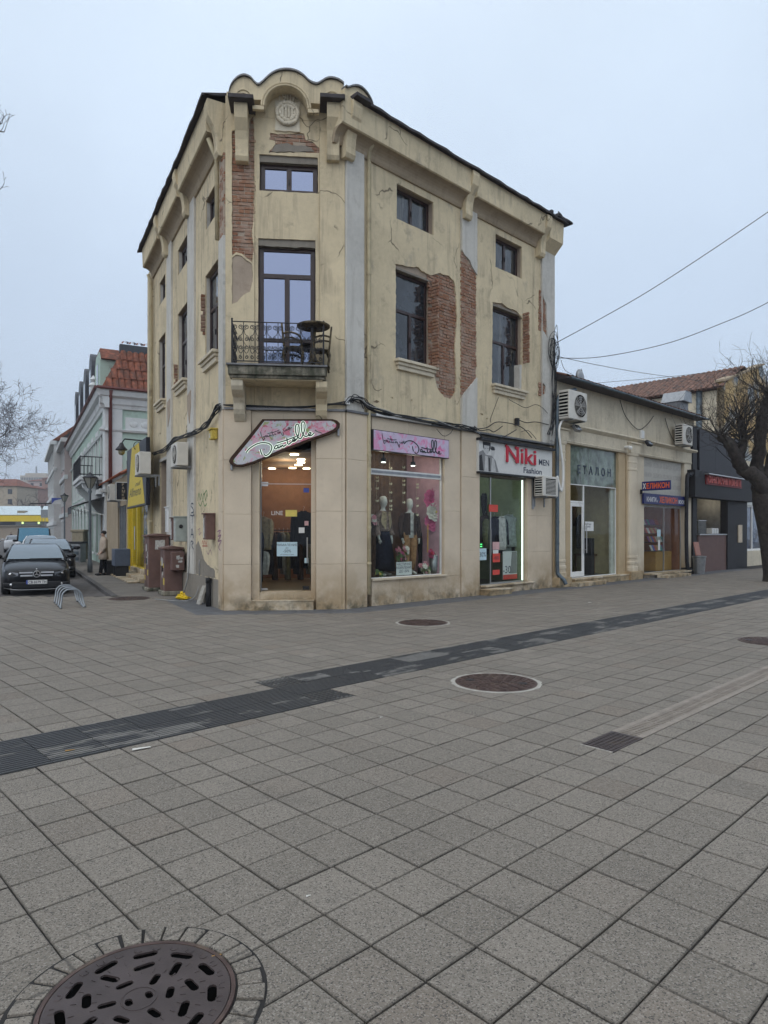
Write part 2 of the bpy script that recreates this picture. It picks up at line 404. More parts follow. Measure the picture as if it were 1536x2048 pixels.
MT['far_ground'] = simple('street_ground', (.12, .105, .085), .9, var=.2, scale=.3)
b = B(); b.add([(-700, -60, -.14), (700, -60, -.14), (700, 900, -.14), (-700, 900, -.14)], [(0, 1, 2, 3)])
o = b.build('ground', MT['far_ground']); o['kind'] = 'structure'
# road of the side street, 10 cm below the paving
b = B(); A0 = lpt(-6, KERB_D); 
q = [lpt(3, KERB_D), lpt(190, KERB_D), lpt(190, KERB_D+14), lpt(60, KERB_D+14), (-60, 30), (-60, BORDER_Y)]
i_ = (BORDER_Y-lpt(0, KERB_D)[1])/(-math.cos(R_(LA))); q[0] = lpt(i_, KERB_D)
b.add([(p[0], p[1], -.10) for p in q], [tuple(range(len(q)))])
o = b.build('road', MT['asphalt']); o['kind'] = 'structure'
KT0 = i_
# pavement of the side street with its kerb
MT['sidewalk'] = simple('worn_sidewalk', (.155, .14, .122), .85, var=.2, scale=1.0, bump=.003, bscale=120, dirt=(.085, .08, .075))
b = B()
qs = [lpt(2.2, 0), lpt(70, 0), lpt(70, KERB_D-.16), lpt(KT0, KERB_D-.16)]
b.add([(p[0], p[1], -.002) for p in qs]+[(p[0], p[1], -.2) for p in qs], [(0, 1, 2, 3), (2, 3, 7, 6), (3, 0, 4, 7)])
walk = b.build('sidewalk', MT['sidewalk']); walk['kind'] = 'structure'
MT['kerb'] = simple('kerb_stone', (.085, .08, .078), .85, var=.25, bump=.004, dirt=(.05, .05, .045))
for i in range(26):
    t0 = KT0+i*1.0
    b = B(); ps = [lpt(t0, KERB_D), lpt(t0+.99, KERB_D), lpt(t0+.99, KERB_D-.155), lpt(t0, KERB_D-.155)]
    b.hexa([(p[0], p[1], -.2) for p in ps]+[(p[0], p[1], .004) for p in ps])
    b.build('kerb_stone', MT['kerb'], walk, bevel=.012)
# plaza paving: 30 cm slabs laid along the shopping street
T0, S0, PIT = 2.883, 1.504, .30
SEAM = T0-.30
STRIP_L = (T0+2.242, T0+3.068)         # tactile band, left run (t)
STRIP_R = (STRIP_L[0]+.413, STRIP_L[1]+.413)
TSP = .413; JOIN_S = 4.10
DR_T = (2.455, 2.725); DR_S0 = 4.75
MH1 = gp(278, 2004); MH1R = .328
def frame_uv(p): return (768+F*p[0]/p[1], HZ+CH*F/p[1]) if p[1] > .3 else (-9999, 9999)
b = B(); 
def sheet(poly, z): 
    bb = B(); bb.prism([(p[0], p[1]) for p in poly], z-.1, z, 'xy'); return bb
plz = [G.w(-14, 6, 0), G.w(60, 6, 0), G.w(60, -12.5, 0)]
plz = [(p.x, p.y) for p in plz]+[(lpt(2, -3)[0]+4, BORDER_Y+2.5), tuple(lpt(4.2, -.5)), tuple(lpt(KT0, KERB_D)), (-40, BORDER_Y), (-40, -6)]
pav = sheet(plz, -.011).build('paving', MT['grout']); pav['kind'] = 'structure'
def pip(x, y, P):
    c = False; n = len(P)
    for i in range(n):
        x1, y1 = P[i]; x2, y2 = P[(i+1) % n]
        if (y1 > y) != (y2 > y) and x < (x2-x1)*(y-y1)/(y2-y1)+x1: c = not c
    return c
def corner_d(x, y):                    # distance outward from the house front, >0 = street side
    return max((x-f.o[0])*f.n[0]+(y-f.o[1])*f.n[1] for f in (CHM, RT, LF))
def right_d(x, y): return (x-RT.o[0])*RT.n[0]+(y-RT.o[1])*RT.n[1]
BAND = .72
tiles = []
for it in range(-30, 60):
    t0 = T0+it*PIT
    sh_ = .024 if t0 < SEAM-1e-3 else 0
    for is_ in range(-62, 150):
        s0 = S0+is_*PIT+sh_
        tc_, sc_ = t0+.15, s0+.15
        x, y = G.w(sc_, -tc_, 0)[:2]
        if y < -3 or s0 > 44: continue
        if x < -26 or (y > BORDER_Y-.12 and x < lpt(KT0, KERB_D)[0]+1.5 + (y-BORDER_Y)*0): continue
        cd = corner_d(x, y)
        if cd < BAND-.12 and y > 12.5: continue
        if right_d(x, y) < BAND-.1 and y > 15 and x > 0: continue
        if not pip(x, y, plz): continue
        if (x-MH1[0])**2+(y-MH1[1])**2 < (MH1R-.12)**2: continue
        rects = [(s0+.0035, s0+PIT-.0035, t0+.0035, t0+PIT-.0035)]
        def cut(rs, a, bb, c, d):
            out = []
            for r in rs:
                if r[0] >= bb or r[1] <= a or r[2] >= d or r[3] <= c: out.append(r); continue
                if r[2] < c: out.append((r[0], r[1], r[2], c))
                if r[3] > d: out.append((r[0], r[1], d, r[3]))
                if r[0] < a: out.append((r[0], a, max(r[2], c), min(r[3], d)))
                if r[1] > bb: out.append((bb, r[1], max(r[2], c), min(r[3], d)))
            return out
        rects = cut(rects, -99, JOIN_S+.42, STRIP_L[0]-.003, STRIP_L[1]+.003)
        rects = cut(rects, JOIN_S-.003, 99, STRIP_R[0]-.003, STRIP_R[1]+.003)
        rects = cut(rects, DR_S0-.004, 99, DR_T[0]-.004, DR_T[1]+.004)
        for r in rects:
            if r[1]-r[0] > .015 and r[3]-r[2] > .015: tiles.append((r, y))
def tile_mesh(w, h):
    bb = B(); g = .004
    bb.add([(-w, -h, -.03), (w, -h, -.03), (w, h, -.03), (-w, h, -.03), (-w, -h, -g), (w, -h, -g), (w, h, -g), (-w, h, -g), (-w+g, -h+g, 0), (w-g, -h+g, 0), (w-g, h-g, 0), (-w+g, h-g, 0)],
           [(8, 9, 10, 11)]+[(a, (a+1) % 4, 4+(a+1) % 4, 4+a) for a in range(4)]+[(4+a, 4+(a+1) % 4, 8+(a+1) % 4, 8+a) for a in range(4)])
    return bb
full = tile_mesh(.1465, .1465); fm = bpy.data.meshes.new('paving_tile'); fm.from_pydata([tuple(v) for v in full.V], [], full.Fc); fm.materials.append(MT['paving'])
vis = []
for i, (r, y) in enumerate(tiles):
    c = G.w((r[0]+r[1])/2, -(r[2]+r[3])/2, 0); u, v = frame_uv(c)
    if -60 < u < 1596 and v < 2120 and r[1]-r[0] > .29 and r[3]-r[2] > .29: vis.append((c.length, i))
vis.sort(); near = set(i for _, i in vis[:295])
fieldb = B()
GM = Matrix(((G.e[0], -G.n[0], 0, 0), (G.e[1], -G.n[1], 0, 0), (0, 0, 1, 0), (0, 0, 0, 1)))   # x=s, y=t
rt = random.Random(3)
for i, (r, y) in enumerate(tiles):
    cs, ct = (r[0]+r[1])/2, (r[2]+r[3])/2; dz = rt.uniform(-.0022, .0022); tl = (rt.uniform(-.006, .006), rt.uniform(-.006, .006), rt.uniform(-.006, .006))
    if i in near:
        link('paving_tile', fm, pav, mw=GM @ Matrix.Translation((cs, ct, dz)) @ Matrix.Rotation(tl[2], 4, 'Z') @ Matrix.Rotation(tl[0], 4, 'X') @ Matrix.Rotation(tl[1], 4, 'Y'))
    else:
        tb = tile_mesh((r[1]-r[0])/2, (r[3]-r[2])/2)
        fieldb.M = GM @ Matrix.Translation((cs, ct, dz)) @ Matrix.Rotation(tl[2]*.7, 4, 'Z'); fieldb.add(tb.V, tb.Fc[:1]+tb.Fc[5:])
fieldb.build('paving_tile_field', MT['paving'], pav, recalc=False, kind='stuff')
# dark granite band along the house
MT['granite'] = simple('dark_granite', (.105, .108, .115), .7, var=.25, scale=5, bump=.002, bscale=160, dirt=(.06, .06, .06))
bandb = thing('granite_border', None, None, (CHM.o[0], CHM.o[1], 0)); bandb['kind'] = 'structure'
def slab(P):
    bb = B(); bb.prism([tuple(p[:2]) for p in P], -.03, .003, 'xy'); bb.build('border_slab', MT['granite'], bandb, bevel=.004)
def off(fa, fb, d):                    # corner of two facades moved outward by d
    det = fa.n[0]*fb.n[1]-fa.n[1]*fb.n[0]
    ca = fa.o[0]*fa.n[0]+fa.o[1]*fa.n[1]+d; cb = fb.o[0]*fb.n[0]+fb.o[1]*fb.n[1]+d
    return Vector(((ca*fb.n[1]-cb*fa.n[1])/det, (fa.n[0]*cb-fb.n[0]*ca)/det))
cl0, cl1 = off(LF, CHM, 0), off(LF, CHM, BAND); cr0, cr1 = off(CHM, RT, 0), off(CHM, RT, BAND)
def strip_slabs(a0, b0, a1, b1, n):    # inner edge a0->b0, outer edge a1->b1
    for i in range(n):
        f0, f1 = i/n+.004/n, (i+1)/n-.004/n
        slab([a0.lerp(b0, f0), a0.lerp(b0, f1), a1.lerp(b1, f1), a1.lerp(b1, f0)])
strip_slabs(cl0, cr0, cl1, cr1, 5)
e = Vector(RT.e); strip_slabs(cr0, cr0+e*24, cr1, cr1+e*23.7, 40)
e = Vector(LF.e); strip_slabs(cl0-e*3.4, cl0, cl1-e*3.4, cl1, 6)
# tactile band: ribbed 41 cm plates, dark wet patches dried out of their own shape
def tactile_mat():
    t = NT('ribbed_tactile_plate')
    def dot(v): return t.n('VectorMath', _operation='DOT_PRODUCT', i0=t.pos(), i1=(v[0], v[1], 0)).outputs['Value']
    ss, tt = dot(G.e), dot((-G.n[0], -G.n[1])); sv = t.n('CombineXYZ', i0=t.math('MULTIPLY', ss, 1.1), i1=t.math('MULTIPLY', tt, 4.5)).outputs[0]
    pl_ = t.n('TexWhiteNoise', Vector=t.n('CombineXYZ', i0=t.math('FLOOR', t.math('MULTIPLY', t.math('SUBTRACT', ss, 4.10), 1/.413)), i1=t.math('FLOOR', t.math('MULTIPLY', t.math('SUBTRACT', tt, 5.125), 1/.413))).outputs[0]).outputs[0]
    w = t.ramp(t.math('ADD', t.noise(.9, 6, .65, v=sv), t.math('MULTIPLY', t.math('SUBTRACT', pl_, .5), .22)), .38, .43)
    c = t.mix(t.ramp(t.noise(6, 5), .3, .7), (.15, .145, .135), (.20, .19, .175))
    c = t.mix(t.math('MULTIPLY', w, .92), c, (.034, .035, .038))
    zz = t.n('SeparateXYZ', i0=t.pos()).outputs[2]; c = t.mix(t.ramp(zz, .0045, -.002, 0, .75), c, (.022, .021, .02))       # groove shade painted in by height, along with dirt
    return t.done(c, t.ramp(w, 0, 1, .8, .58), 0, t.bump(t.noise(200, 3), .4, .002), .4)
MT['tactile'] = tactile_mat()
def rib_plate(dots=False):
    bb = B(); h = TSP/2-.003
    bb.box(-h, h, -h, h, -.03, -.003)
    if dots:
        for i in range(7):
            for j in range(7): bb.lathe([(.018, -.001), (.013, .005)], (-h+.03+i*.0578, -h+.03+j*.0578, 0), 8)
    else:
        for i in range(9):
            y = -h+.022+i*.0452; bb.add([(-h, y-.014, -.003), (h, y-.014, -.003), (h, y+.014, -.003), (-h, y+.014, -.003), (-h, y-.011, .006), (h, y-.011, .006), (h, y+.011, .006), (-h, y+.011, .006)],
                                        [(4, 5, 6, 7), (0, 1, 5, 4), (1, 2, 6, 5), (2, 3, 7, 6), (3, 0, 4, 7)])
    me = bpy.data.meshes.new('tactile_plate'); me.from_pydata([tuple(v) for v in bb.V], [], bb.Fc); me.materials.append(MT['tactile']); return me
rm, dm = rib_plate(), rib_plate(True)
tac = thing('tactile_paving', None, None, G.w(JOIN_S, -5.6, 0)); tac['kind'] = 'structure'
def plate(s, t, me): link('tactile_plate', me, tac, mw=GM @ Matrix.Translation((s, t, rt.uniform(-.001, .001))))
for k in range(-22, 1):
    for row in (0, 1):
        s = JOIN_S+.413*k+TSP/2; plate(s, STRIP_L[0]+TSP*(row+.5), dm if (k == 0 and row == 0) else rm)
for k in range(0, 80):
    for row in (0, 1):
        if k == 0 and row == 0: continue
        plate(JOIN_S+.413*k+TSP/2, STRIP_R[0]+TSP*(row+.5), dm if (k == 0 and row == 1) else rm)
# ---- manholes
MT['rust_iron'] = simple('rusty_cast_iron', (.085, .055, .048), .55, .35, var=.3, scale=9, bump=.002, bscale=120, dirt=(.14, .10, .075), dscale=5)
MT['iron_purple'] = simple('worn_cast_iron', (.072, .056, .054), .5, .3, var=.2, scale=7, bump=.0015, bscale=140, dirt=(.10, .075, .06), dscale=4)
MT['cement'] = simple('pale_cement', (.36, .34, .30), .9, var=.2, scale=20, bump=.004)
def ring_arc(bb, r0, r1, a0, a1, z0, z1, c, n=6):
    P = [(c[0]+math.cos(a0+(a1-a0)*i/n)*r1, c[1]+math.sin(a0+(a1-a0)*i/n)*r1) for i in range(n+1)]+[(c[0]+math.cos(a1-(a1-a0)*i/n)*r0, c[1]+math.sin(a1-(a1-a0)*i/n)*r0) for i in range(n+1)]
    bb.prism(P, z0, z1, 'xy')
def manhole_near():
    c = MH1; R = MH1R
    t = thing('manhole_cover', 'large pierced cast iron manhole cover ringed by small cobbles, nearest the camera', 'manhole', (c[0], c[1], 0), 'manhole covers')
    B().lathe([(R+.12, -.02), (R+.12, .003)], (c[0], c[1], 0), 56).build('mortar_bed', MT['grout'], t)
    B().lathe([(R-.005, .0035), (R-.005, .0045)], (c[0], c[1], 0), 56).build('slot_shade', MT['shade_black'], t)  # flat near-black disc paints the dark of a deep pit below the slots
    n = 30; rr = random.Random(5)
    for i in range(n):
        a0 = 2*math.pi*i/n+rr.uniform(.008, .02); a1 = 2*math.pi*(i+1)/n-rr.uniform(.008, .02)
        bb = B(); ring_arc(bb, R+.014, R+.108+rr.uniform(-.006, .006), a0, a1, -.01, .011+rr.uniform(-.003, .003), c, 3); bb.build('cobble', MT['paving'], t, bevel=.005)
    bb = B(); ring_arc(bb, R-.010, R+.006, 0, 2*math.pi-1e-4, 0, .014, c, 64); bb.build('frame', MT['rust_iron'], t, bevel=.002)
    outer = [(c[0]+math.cos(2*math.pi*i/72)*(R-.013), c[1]+math.sin(2*math.pi*i/72)*(R-.013)) for i in range(72)]
    holes = []
    def slot(r, ang, rot, L, w):
        cx, cy = c[0]+math.cos(ang)*r, c[1]+math.sin(ang)*r; a = ang+rot; P = []
        for k in range(5): th = a-math.pi/2+math.pi*k/4; P.append((cx+math.cos(a)*L+math.cos(th)*w, cy+math.sin(a)*L+math.sin(th)*w))
        for k in range(5): th = a+math.pi/2+math.pi*k/4; P.append((cx-math.cos(a)*L+math.cos(th)*w, cy-math.sin(a)*L+math.sin(th)*w))
        holes.append(P)
    for i in range(11): slot(R*.77, 2*math.pi*(i+.2)/11, math.pi/2+.12, .030, .0165)
    for i in range(9): slot(R*.55, 2*math.pi*(i+.6)/9, .35 if i % 2 else 1.9, .025, .0155)
    for i in range(6): slot(R*.32, 2*math.pi*(i+.3)/6, .1 if i % 2 else 1.4, .018, .014)
    for i in (0, 1): slot(.035, .6+math.pi*i, math.pi/2, .008, .013)
    bb = B(); bb.panel(outer, holes, .0048, .0125, 'xy'); bb.build('plate', MT['iron_purple'], t)
    bb = B()
    for i in range(26):                                     # raised U marks and ribs
        a = 2*math.pi*i/26; p = [(c[0]+math.cos(a+da)*r, c[1]+math.sin(a+da)*r, .0125) for da, r in ((-.045, R*.90), (-.045, R*.85), (0, R*.832), (.045, R*.85), (.045, R*.90))]
        bb.tube(p, .0028, 4)
    for i in range(22):
        a = 2*math.pi*(i+.5)/22
        for r in (.43, .64): bb.tube([(c[0]+math.cos(a)*R*r, c[1]+math.sin(a)*R*r, .0125), (c[0]+math.cos(a)*R*(r+.06), c[1]+math.sin(a)*R*(r+.06), .0125)], .0024, 4)
    bb.tube([(c[0]+math.cos(k*.35)*.06, c[1]+math.sin(k*.35)*.06, .0125) for k in range(18)], .003, 4, closed=True)
    bb.build('raised_pattern', MT['iron_purple'], t, kind='stuff')
manhole_near()
def manhole_far(u, v, R, label, rim=True):
    c = gp(u, v); t = thing('manhole_cover', label, 'manhole', (c[0], c[1], 0), 'manhole covers'); rr = random.Random(int(u))
    if rim:
        bb = B(); P = [(c[0]+math.cos(k*.1309)*(R+.05*rr.uniform(.55, 1.2)), c[1]+math.sin(k*.1309)*(R+.05*rr.uniform(.55, 1.2))) for k in range(48)]
        bb.prism(P, -.02, .0042, 'xy'); bb.build('cement_rim', MT['cement'], t)
    B().lathe([(R, -.01), (R, .007)], (c[0], c[1], 0), 48).build('frame', MT['rust_iron'], t)
    bb = B()
    for ri in range(9):
        r0 = R*(.06+ri*.1); n = max(6, int(r0*62)); 
        for k in range(n):
            a0 = 2*math.pi*(k+.5*(ri % 2))/n; ring_arc(bb, r0, r0+R*.062, a0, a0+2*math.pi/n*.62, .006, .0125, c, 2)
    bb.build('raised_pattern', MT['rust_iron'], t, kind='stuff')
    for sg in (-1, 1):
        bb = B(); bb.lathe([(.05, .007), (.05, .013), (.02, .013)], (c[0]+sg*R*.62, c[1]-sg*.2*R, 0), 12); bb.build('lifting_eye', MT['iron'], t)
manhole_far(992, 1365, .45, 'round rusty manhole cover with broken pale cement rim in the middle of the paving')
manhole_far(846, 1245.5, .455, 'round rusty manhole cover below the mannequin window')
manhole_far(1538, 1283, .42, 'round manhole cover cut off by the right edge of the picture', False)
manhole_far(258, 1197, .5, 'round manhole cover beside the brown utility cabinets', False)
# ---- slotted drain on the right
dr = thing('drain_channel', 'long slotted drain channel with dark end lid in the paving', 'drain', G.w(DR_S0, -2.6, 0))
MT['drain_stone'] = simple('drain_frame', (.25, .215, .18), .75, var=.15, scale=8, bump=.002, dirt=(.16, .13, .11))
b = B(GM); b.box(DR_S0, 40, DR_T[0], DR_T[1], -.08, -.05); b.build('channel_bed', MT['shade_black'], dr)
b = B(GM); b.box(DR_S0, DR_S0+.5, DR_T[0], DR_T[1], -.03, .001)
for i in range(12):
    for j in range(6): b.box(DR_S0+.02+i*.0385, DR_S0+.045+i*.0385, DR_T[0]+.018+j*.041, DR_T[0]+.043+j*.041, .001, .006)
b.build('end_lid', MT['iron_purple'], dr)
b = B(GM); b.box(DR_S0-.014, DR_S0-.002, DR_T[0], DR_T[1], -.02, .004); b.build('lid_edge', MT['cement'], dr)
b = B(GM)
for y0, y1 in ((DR_T[0], DR_T[0]+.05), (DR_T[1]-.05, DR_T[1])): b.box(DR_S0+.503, 40, y0, y1, -.05, .003)
b.build('channel_frame', MT['drain_stone'], dr)
gmesh = B(); gw = (DR_T[1]-DR_T[0]-.104)/2
gmesh.panel([(0, -gw), (.496, -gw), (.496, gw), (0, gw)], [[(.012+i*.048, y0), (.038+i*.048, y0), (.038+i*.048, y1), (.012+i*.048, y1)] for i in range(10) for y0, y1 in ((-gw+.01, -.006), (.006, gw-.01))], -.025, 0, 'xy')
gme = bpy.data.meshes.new('grate'); gme.from_pydata([tuple(v) for v in gmesh.V], [], gmesh.Fc); gme.materials.append(MT['drain_stone'])
for k in range(60):
    if DR_S0+.51+k*.5 > 39: break
    link('grate', gme, dr, mw=GM @ Matrix.Translation((DR_S0+.506+k*.5, (DR_T[0]+DR_T[1])/2, .001)))
# litter on the paving: scraps of paper and leaves
MT['litter'] = simple('paper_scrap', (.62, .60, .55), .8); MT['leaf'] = simple('dry_leaf', (.38, .22, .07), .8)
for (u, v, L, m, lab) in ((283, 1499, .07, 'litter', 'white paper strip lying on the tactile band'), (140, 1503, .035, 'leaf', 'small dry leaf on the dark ribbed band'), (433, 1917, .02, 'leaf', 'orange leaf scrap on the nearest manhole rim'),
                       (617, 1793, .012, 'litter', 'white chip on a foreground paving slab'), (763, 1435, .018, 'litter', 'tiny white scrap right of the dotted tactile plate'), (1180, 1205, .06, 'litter', 'white scraps lying on the damp paving before the pale low shop')):
    x, y = gp(u, v); bb = B(Matrix.Translation((x, y, .009 if v > 1900 or m == 'leaf' or u < 300 else .003)) @ Matrix.Rotation(.5, 4, 'Z'))
    bb.add([(-L, -L*.2, 0), (L, -L*.13, .003), (L*.9, L*.2, .002), (-L*.9, L*.16, .006)], [(0, 1, 2, 3)]); bb.add([(-L, -L*.2, -.002), (L, -L*.13, .001), (L*.9, L*.2, 0), (-L*.9, L*.16, .004)], [(0, 1, 2, 3)])
    tag(bb.build('litter_scrap' if m == 'litter' else 'dry_leaf', MT[m]), lab, 'litter' if m == 'litter' else 'leaf')
# ================================================================== the corner house
HB = thing('corner_building', 'three storey yellow corner house with peeling plaster, exposed brick and stone clad shopfronts', 'building', (CHM.o[0], CHM.o[1], 0))
def crop(ox, oy, k): return lambda P: [(ox+x/k, oy+y/k) for x, y in P]
C1, C2, C3, C4, C6, C7, C8, D1, D2, D3, D5 = (crop(260, 120, 3.072), crop(400, 440, 4.267), crop(680, 220, 3.339), crop(700, 480, 3.491), crop(270, 440, 2.56),
    crop(430, 800, 4.655), crop(720, 820, 5.12), crop(930, 840, 5.39), crop(1090, 680, 3.939), crop(1260, 680, 3.938), crop(220, 860, 5.39))
def pl(fr, P, d=0.0): return [fr.at(u, v, d) for u, v in P]
def rag(P, amp=.012, step=.05, seed=0):
    """roughen a polygon outline"""
    out = []; rr = random.Random(seed)
    for i in range(len(P)):
        a, c = Vector(P[i]), Vector(P[(i+1) % len(P)]); n = max(1, int((c-a).length/step))
        for k in range(n):
            p = a.lerp(c, k/n); out.append((p.x+rr.uniform(-amp, amp), p.y+rr.uniform(-amp, amp)))
    return out
def rect(s0, s1, z0, z1): return [(s0, z0), (s1, z0), (s1, z1), (s0, z1)]
ZB = 4.27                                   # top of the stone ground floor
ZE = RT.z(745, 226, .30)                    # eaves
ZC = RT.z(729.4, 268, .34)                  # lower edge of the cornice fascia
WD = .55
# ---- bricks: six shared bodies, one object each
bmeshes = []
for k in range(6):
    rr = random.Random(40+k); bb = B(); j = lambda a: a+rr.uniform(-.05, .05)
    P = []
    for z in (0, 1):
        for x, y in ((0, 0), (1, 0), (1, 1), (0, 1)): P.append((x+rr.uniform(-.03, .03)*(1 if x == 0 else -1), y+rr.uniform(-.10, .06), z+rr.uniform(-.05, .05)))
    bb.hexa(P); me = bpy.data.meshes.new('brick'); me.from_pydata([tuple(v) for v in bb.V], [], bb.Fc)
    bm = bmesh.new(); bm.from_mesh(me); bmesh.ops.bevel(bm, geom=list(bm.edges), offset=.05, segments=1, affect='EDGES'); bmesh.ops.recalc_face_normals(bm, faces=bm.faces); bm.to_mesh(me); bm.free()
    me.materials.append(MT['brick']); bmeshes.append(me)
def bricks(fr, poly, d, parent, seed=0, grow=.03, depth=.06, L=.26, pit=.080):
    rr = random.Random(seed); zs = [p[1] for p in poly]; z = math.floor(min(zs)/pit)*pit; row = 0
    while z < max(zs):
        zc = z+pit*.5; xs = []
        for i in range(len(poly)):
            (a, za), (c, zb_) = poly[i], poly[(i+1) % len(poly)]
            if (za > zc) != (zb_ > zc): xs.append(a+(zc-za)/(zb_-za)*(c-a))
        xs.sort()
        for k in range(0, len(xs)-1, 2):
            lo, hi = xs[k]-grow, xs[k+1]+grow
            n0 = math.floor(lo/L)-1
            head = int(round(z/pit)) % 3 == 1
            step = L/2 if head else L
            x = math.floor(lo/step)*step+(step/2 if int(round(z/pit)) % 2 else 0)-step
            while x < hi:
                a, c = max(x+.008, lo), min(x+step-.008, hi)
                if c-a > .045 and rr.random() > .015:
                    M = fr.M @ Matrix.Translation((a, d-depth+rr.uniform(-.016, .006), z+.008)) @ Matrix.Diagonal((c-a, depth, pit-.017+rr.uniform(-.004, .004), 1))
                    link('brick', bmeshes[rr.randrange(6)], parent, mw=M)
                x += step
        z += pit; row += 1
def window(fr, s0, s1, z0, z1, d, parent, glass, transom=None, split=True, low=None, fw=.075, mat='dark_frame', label=None):
    bb = B(fr); g = fw
    holes = []
    mid = (s0+s1)/2; zt = transom if transom else z1-g
    cols = [(s0+g, mid-g*.55), (mid+g*.55, s1-g)] if split else [(s0+g, s1-g)]
    top = zt-(g*.5 if transom else 0)
    for a, c in cols:
        if low: holes += [rect(a, c, z0+g, low-g*.4), rect(a, c, low+g*.4, top)]
        else: holes.append(rect(a, c, z0+g, top))
    if transom: holes.append(rect(s0+g, s1-g, zt+g*.5, z1-g))
    bb.panel(rect(s0, s1, z0, z1), holes, d-.06, d)
    w = bb.build('window', MT[mat], parent, bevel=.006)
    for h in holes:
        pb = B(fr); (a, b0), (c, _), (_, e1), _ = h; pb.box(a-.01, c+.01, d-.045, d-.032, b0-.01, e1+.01); pb.build('pane', MT[glass], w)
    if split:
        hb = B(fr); hb.box(mid-.012, mid+.012, d, d+.025, (z0+top)/2-.06, (z0+top)/2+.06); hb.build('handle', MT['iron'], w)
    return w
# ---------------- facade on the shopping street (RT), upper floors
def rpx(P, d=0.0): return pl(RT, P, d)
RW = {}
(a, z1), (_, z0) = RT.at(793.5, 367), RT.at(793.5, 437); RW['t1'] = (a, RT.s(867), z0, z1)
(a, z1), (_, z0) = RT.at(991, 467), RT.at(991, 533.5); RW['t2'] = (a, RT.s(1044), z0, z1)
(a, z1), (_, z0) = RT.at(794.5, 533), RT.at(794.5, 718); RW['m1'] = (a, RT.s(863), z0, z1)
(a, z1), (_, z0) = RT.at(986.5, 606), RT.at(986.5, 768); RW['m2'] = (a, RT.s(1045), z0, z1)
hole_m1 = rpx(C4([(318, 828), (320, 500), (318, 168), (350, 172), (420, 187), (478, 190), (500, 215), (545, 238), (575, 246), (620, 230), (690, 250), (727, 285), (742, 380), (745, 450), (750, 560), (742, 650), (733, 760), (740, 860), (744, 1000), (735, 1060), (710, 1108), (660, 1098), (612, 1040), (590, 960), (574, 890)]))
hole_m2 = rpx(C4([(990, 1002), (994, 700), (996, 432), (1060, 440), (1110, 478), (1160, 490), (1204, 548), (1204, 700), (1200, 850), (1196, 1046)]))
PATCH1 = rpx(C4([(545, 245), (620, 232), (690, 252), (727, 287), (742, 380), (745, 450), (750, 560), (742, 650), (733, 760), (740, 860), (744, 1000), (735, 1060), (710, 1106), (660, 1096), (612, 1040), (590, 960), (574, 890), (566, 600), (562, 300)]))
plasterR = B(RT)
holesR = [rag(hole_m1, .014, .07, 1), rag(hole_m2, .012, .07, 2), rag(rect(*RW['t1']), .004, .2, 3), rag(rect(*RW['t2']), .004, .2, 4)]
SP = [(RT.s(690), RT.s(725)), (RT.s(920.6), RT.s(950.6)), (RT.s(1081), RT.s(1104))]     # pilasters
for k, P in enumerate([[(160, 1130), (185, 1118), (205, 1128), (195, 1140)], [(285, 1098), (300, 1096), (298, 1110)], [(905, 1210), (930, 1214), (925, 1226)], [(950, 1245), (960, 1240), (962, 1254)], [(425, 1115), (435, 1112), (434, 1126)]]):
    holesR.append(rpx(C4(P)))
plasterR.panel(rect(0, RLEN, ZB, ZE), holesR, -.055, 0)
plasterR.build('plaster', MT['yellow'], HB)
cm = B(RT); cm.panel(rect(-.02, RLEN-.02, ZB-.1, ZE), [rect(*RW[k]) for k in RW], -.30, -.050); wallR = cm.build('wall', MT['mortar'], HB)
bricks(RT, PATCH1, -.026, wallR, 11)
# brick reveal and lintel of the two middle windows
for key, sd_ in (('m1', 21), ('m2', 22)):
    s0, s1, z0, z1 = RW[key]
    FRV = Fr(RT.w(s1, 0, 0).x, RT.w(s1, 0, 0).y, 46.2+90)     # far jamb seen through the opening: s runs into the house
    jz0 = z0 if key == 'm1' else z0+(z1-z0)*.36
    bricks(FRV, rect(.0, .21, jz0, z1), .004, wallR, sd_, grow=0, depth=.05)
    bb = B(RT); bb.box(s0, s1, -.28, -.03, z1-.05, z1-.001); bb.build('lintel', MT['render_grey'], wallR)
if True:
    s0, s1, z0, z1 = RW['m2']; bb = B(RT); bb.prism(rag(rect(s1-.14, s1+.02, z0, z0+(z1-z0)*.34), .008, .1, 4), -.25, -.004); bb.build('jamb_render', MT['white_plaster'], wallR)
for key in RW:
    s0, s1, z0, z1 = RW[key]; mid = key[0] == 'm'
    window(RT, s0+.005, s1-.005, z0, z1-.05 if mid else z1-.01, -.16, HB, 'dark_glass', z0+(z1-z0)*.56 if mid else None)
    # net curtain close behind the glass
    if mid:
        zs0, zs1 = z0-.03, z0+.0
        bb = B(RT); bb.box(s0-.10, s1+.10, -.2, .16, z0-.075, z0-.005); bb.box(s0-.06, s1+.06, -.02, .11, z0-.15, z0-.075); bb.box(s0-.03, s1+.03, -.02, .07, z0-.25, z0-.15)
        bb.build('sill', MT['cream'], HB, bevel=.012)
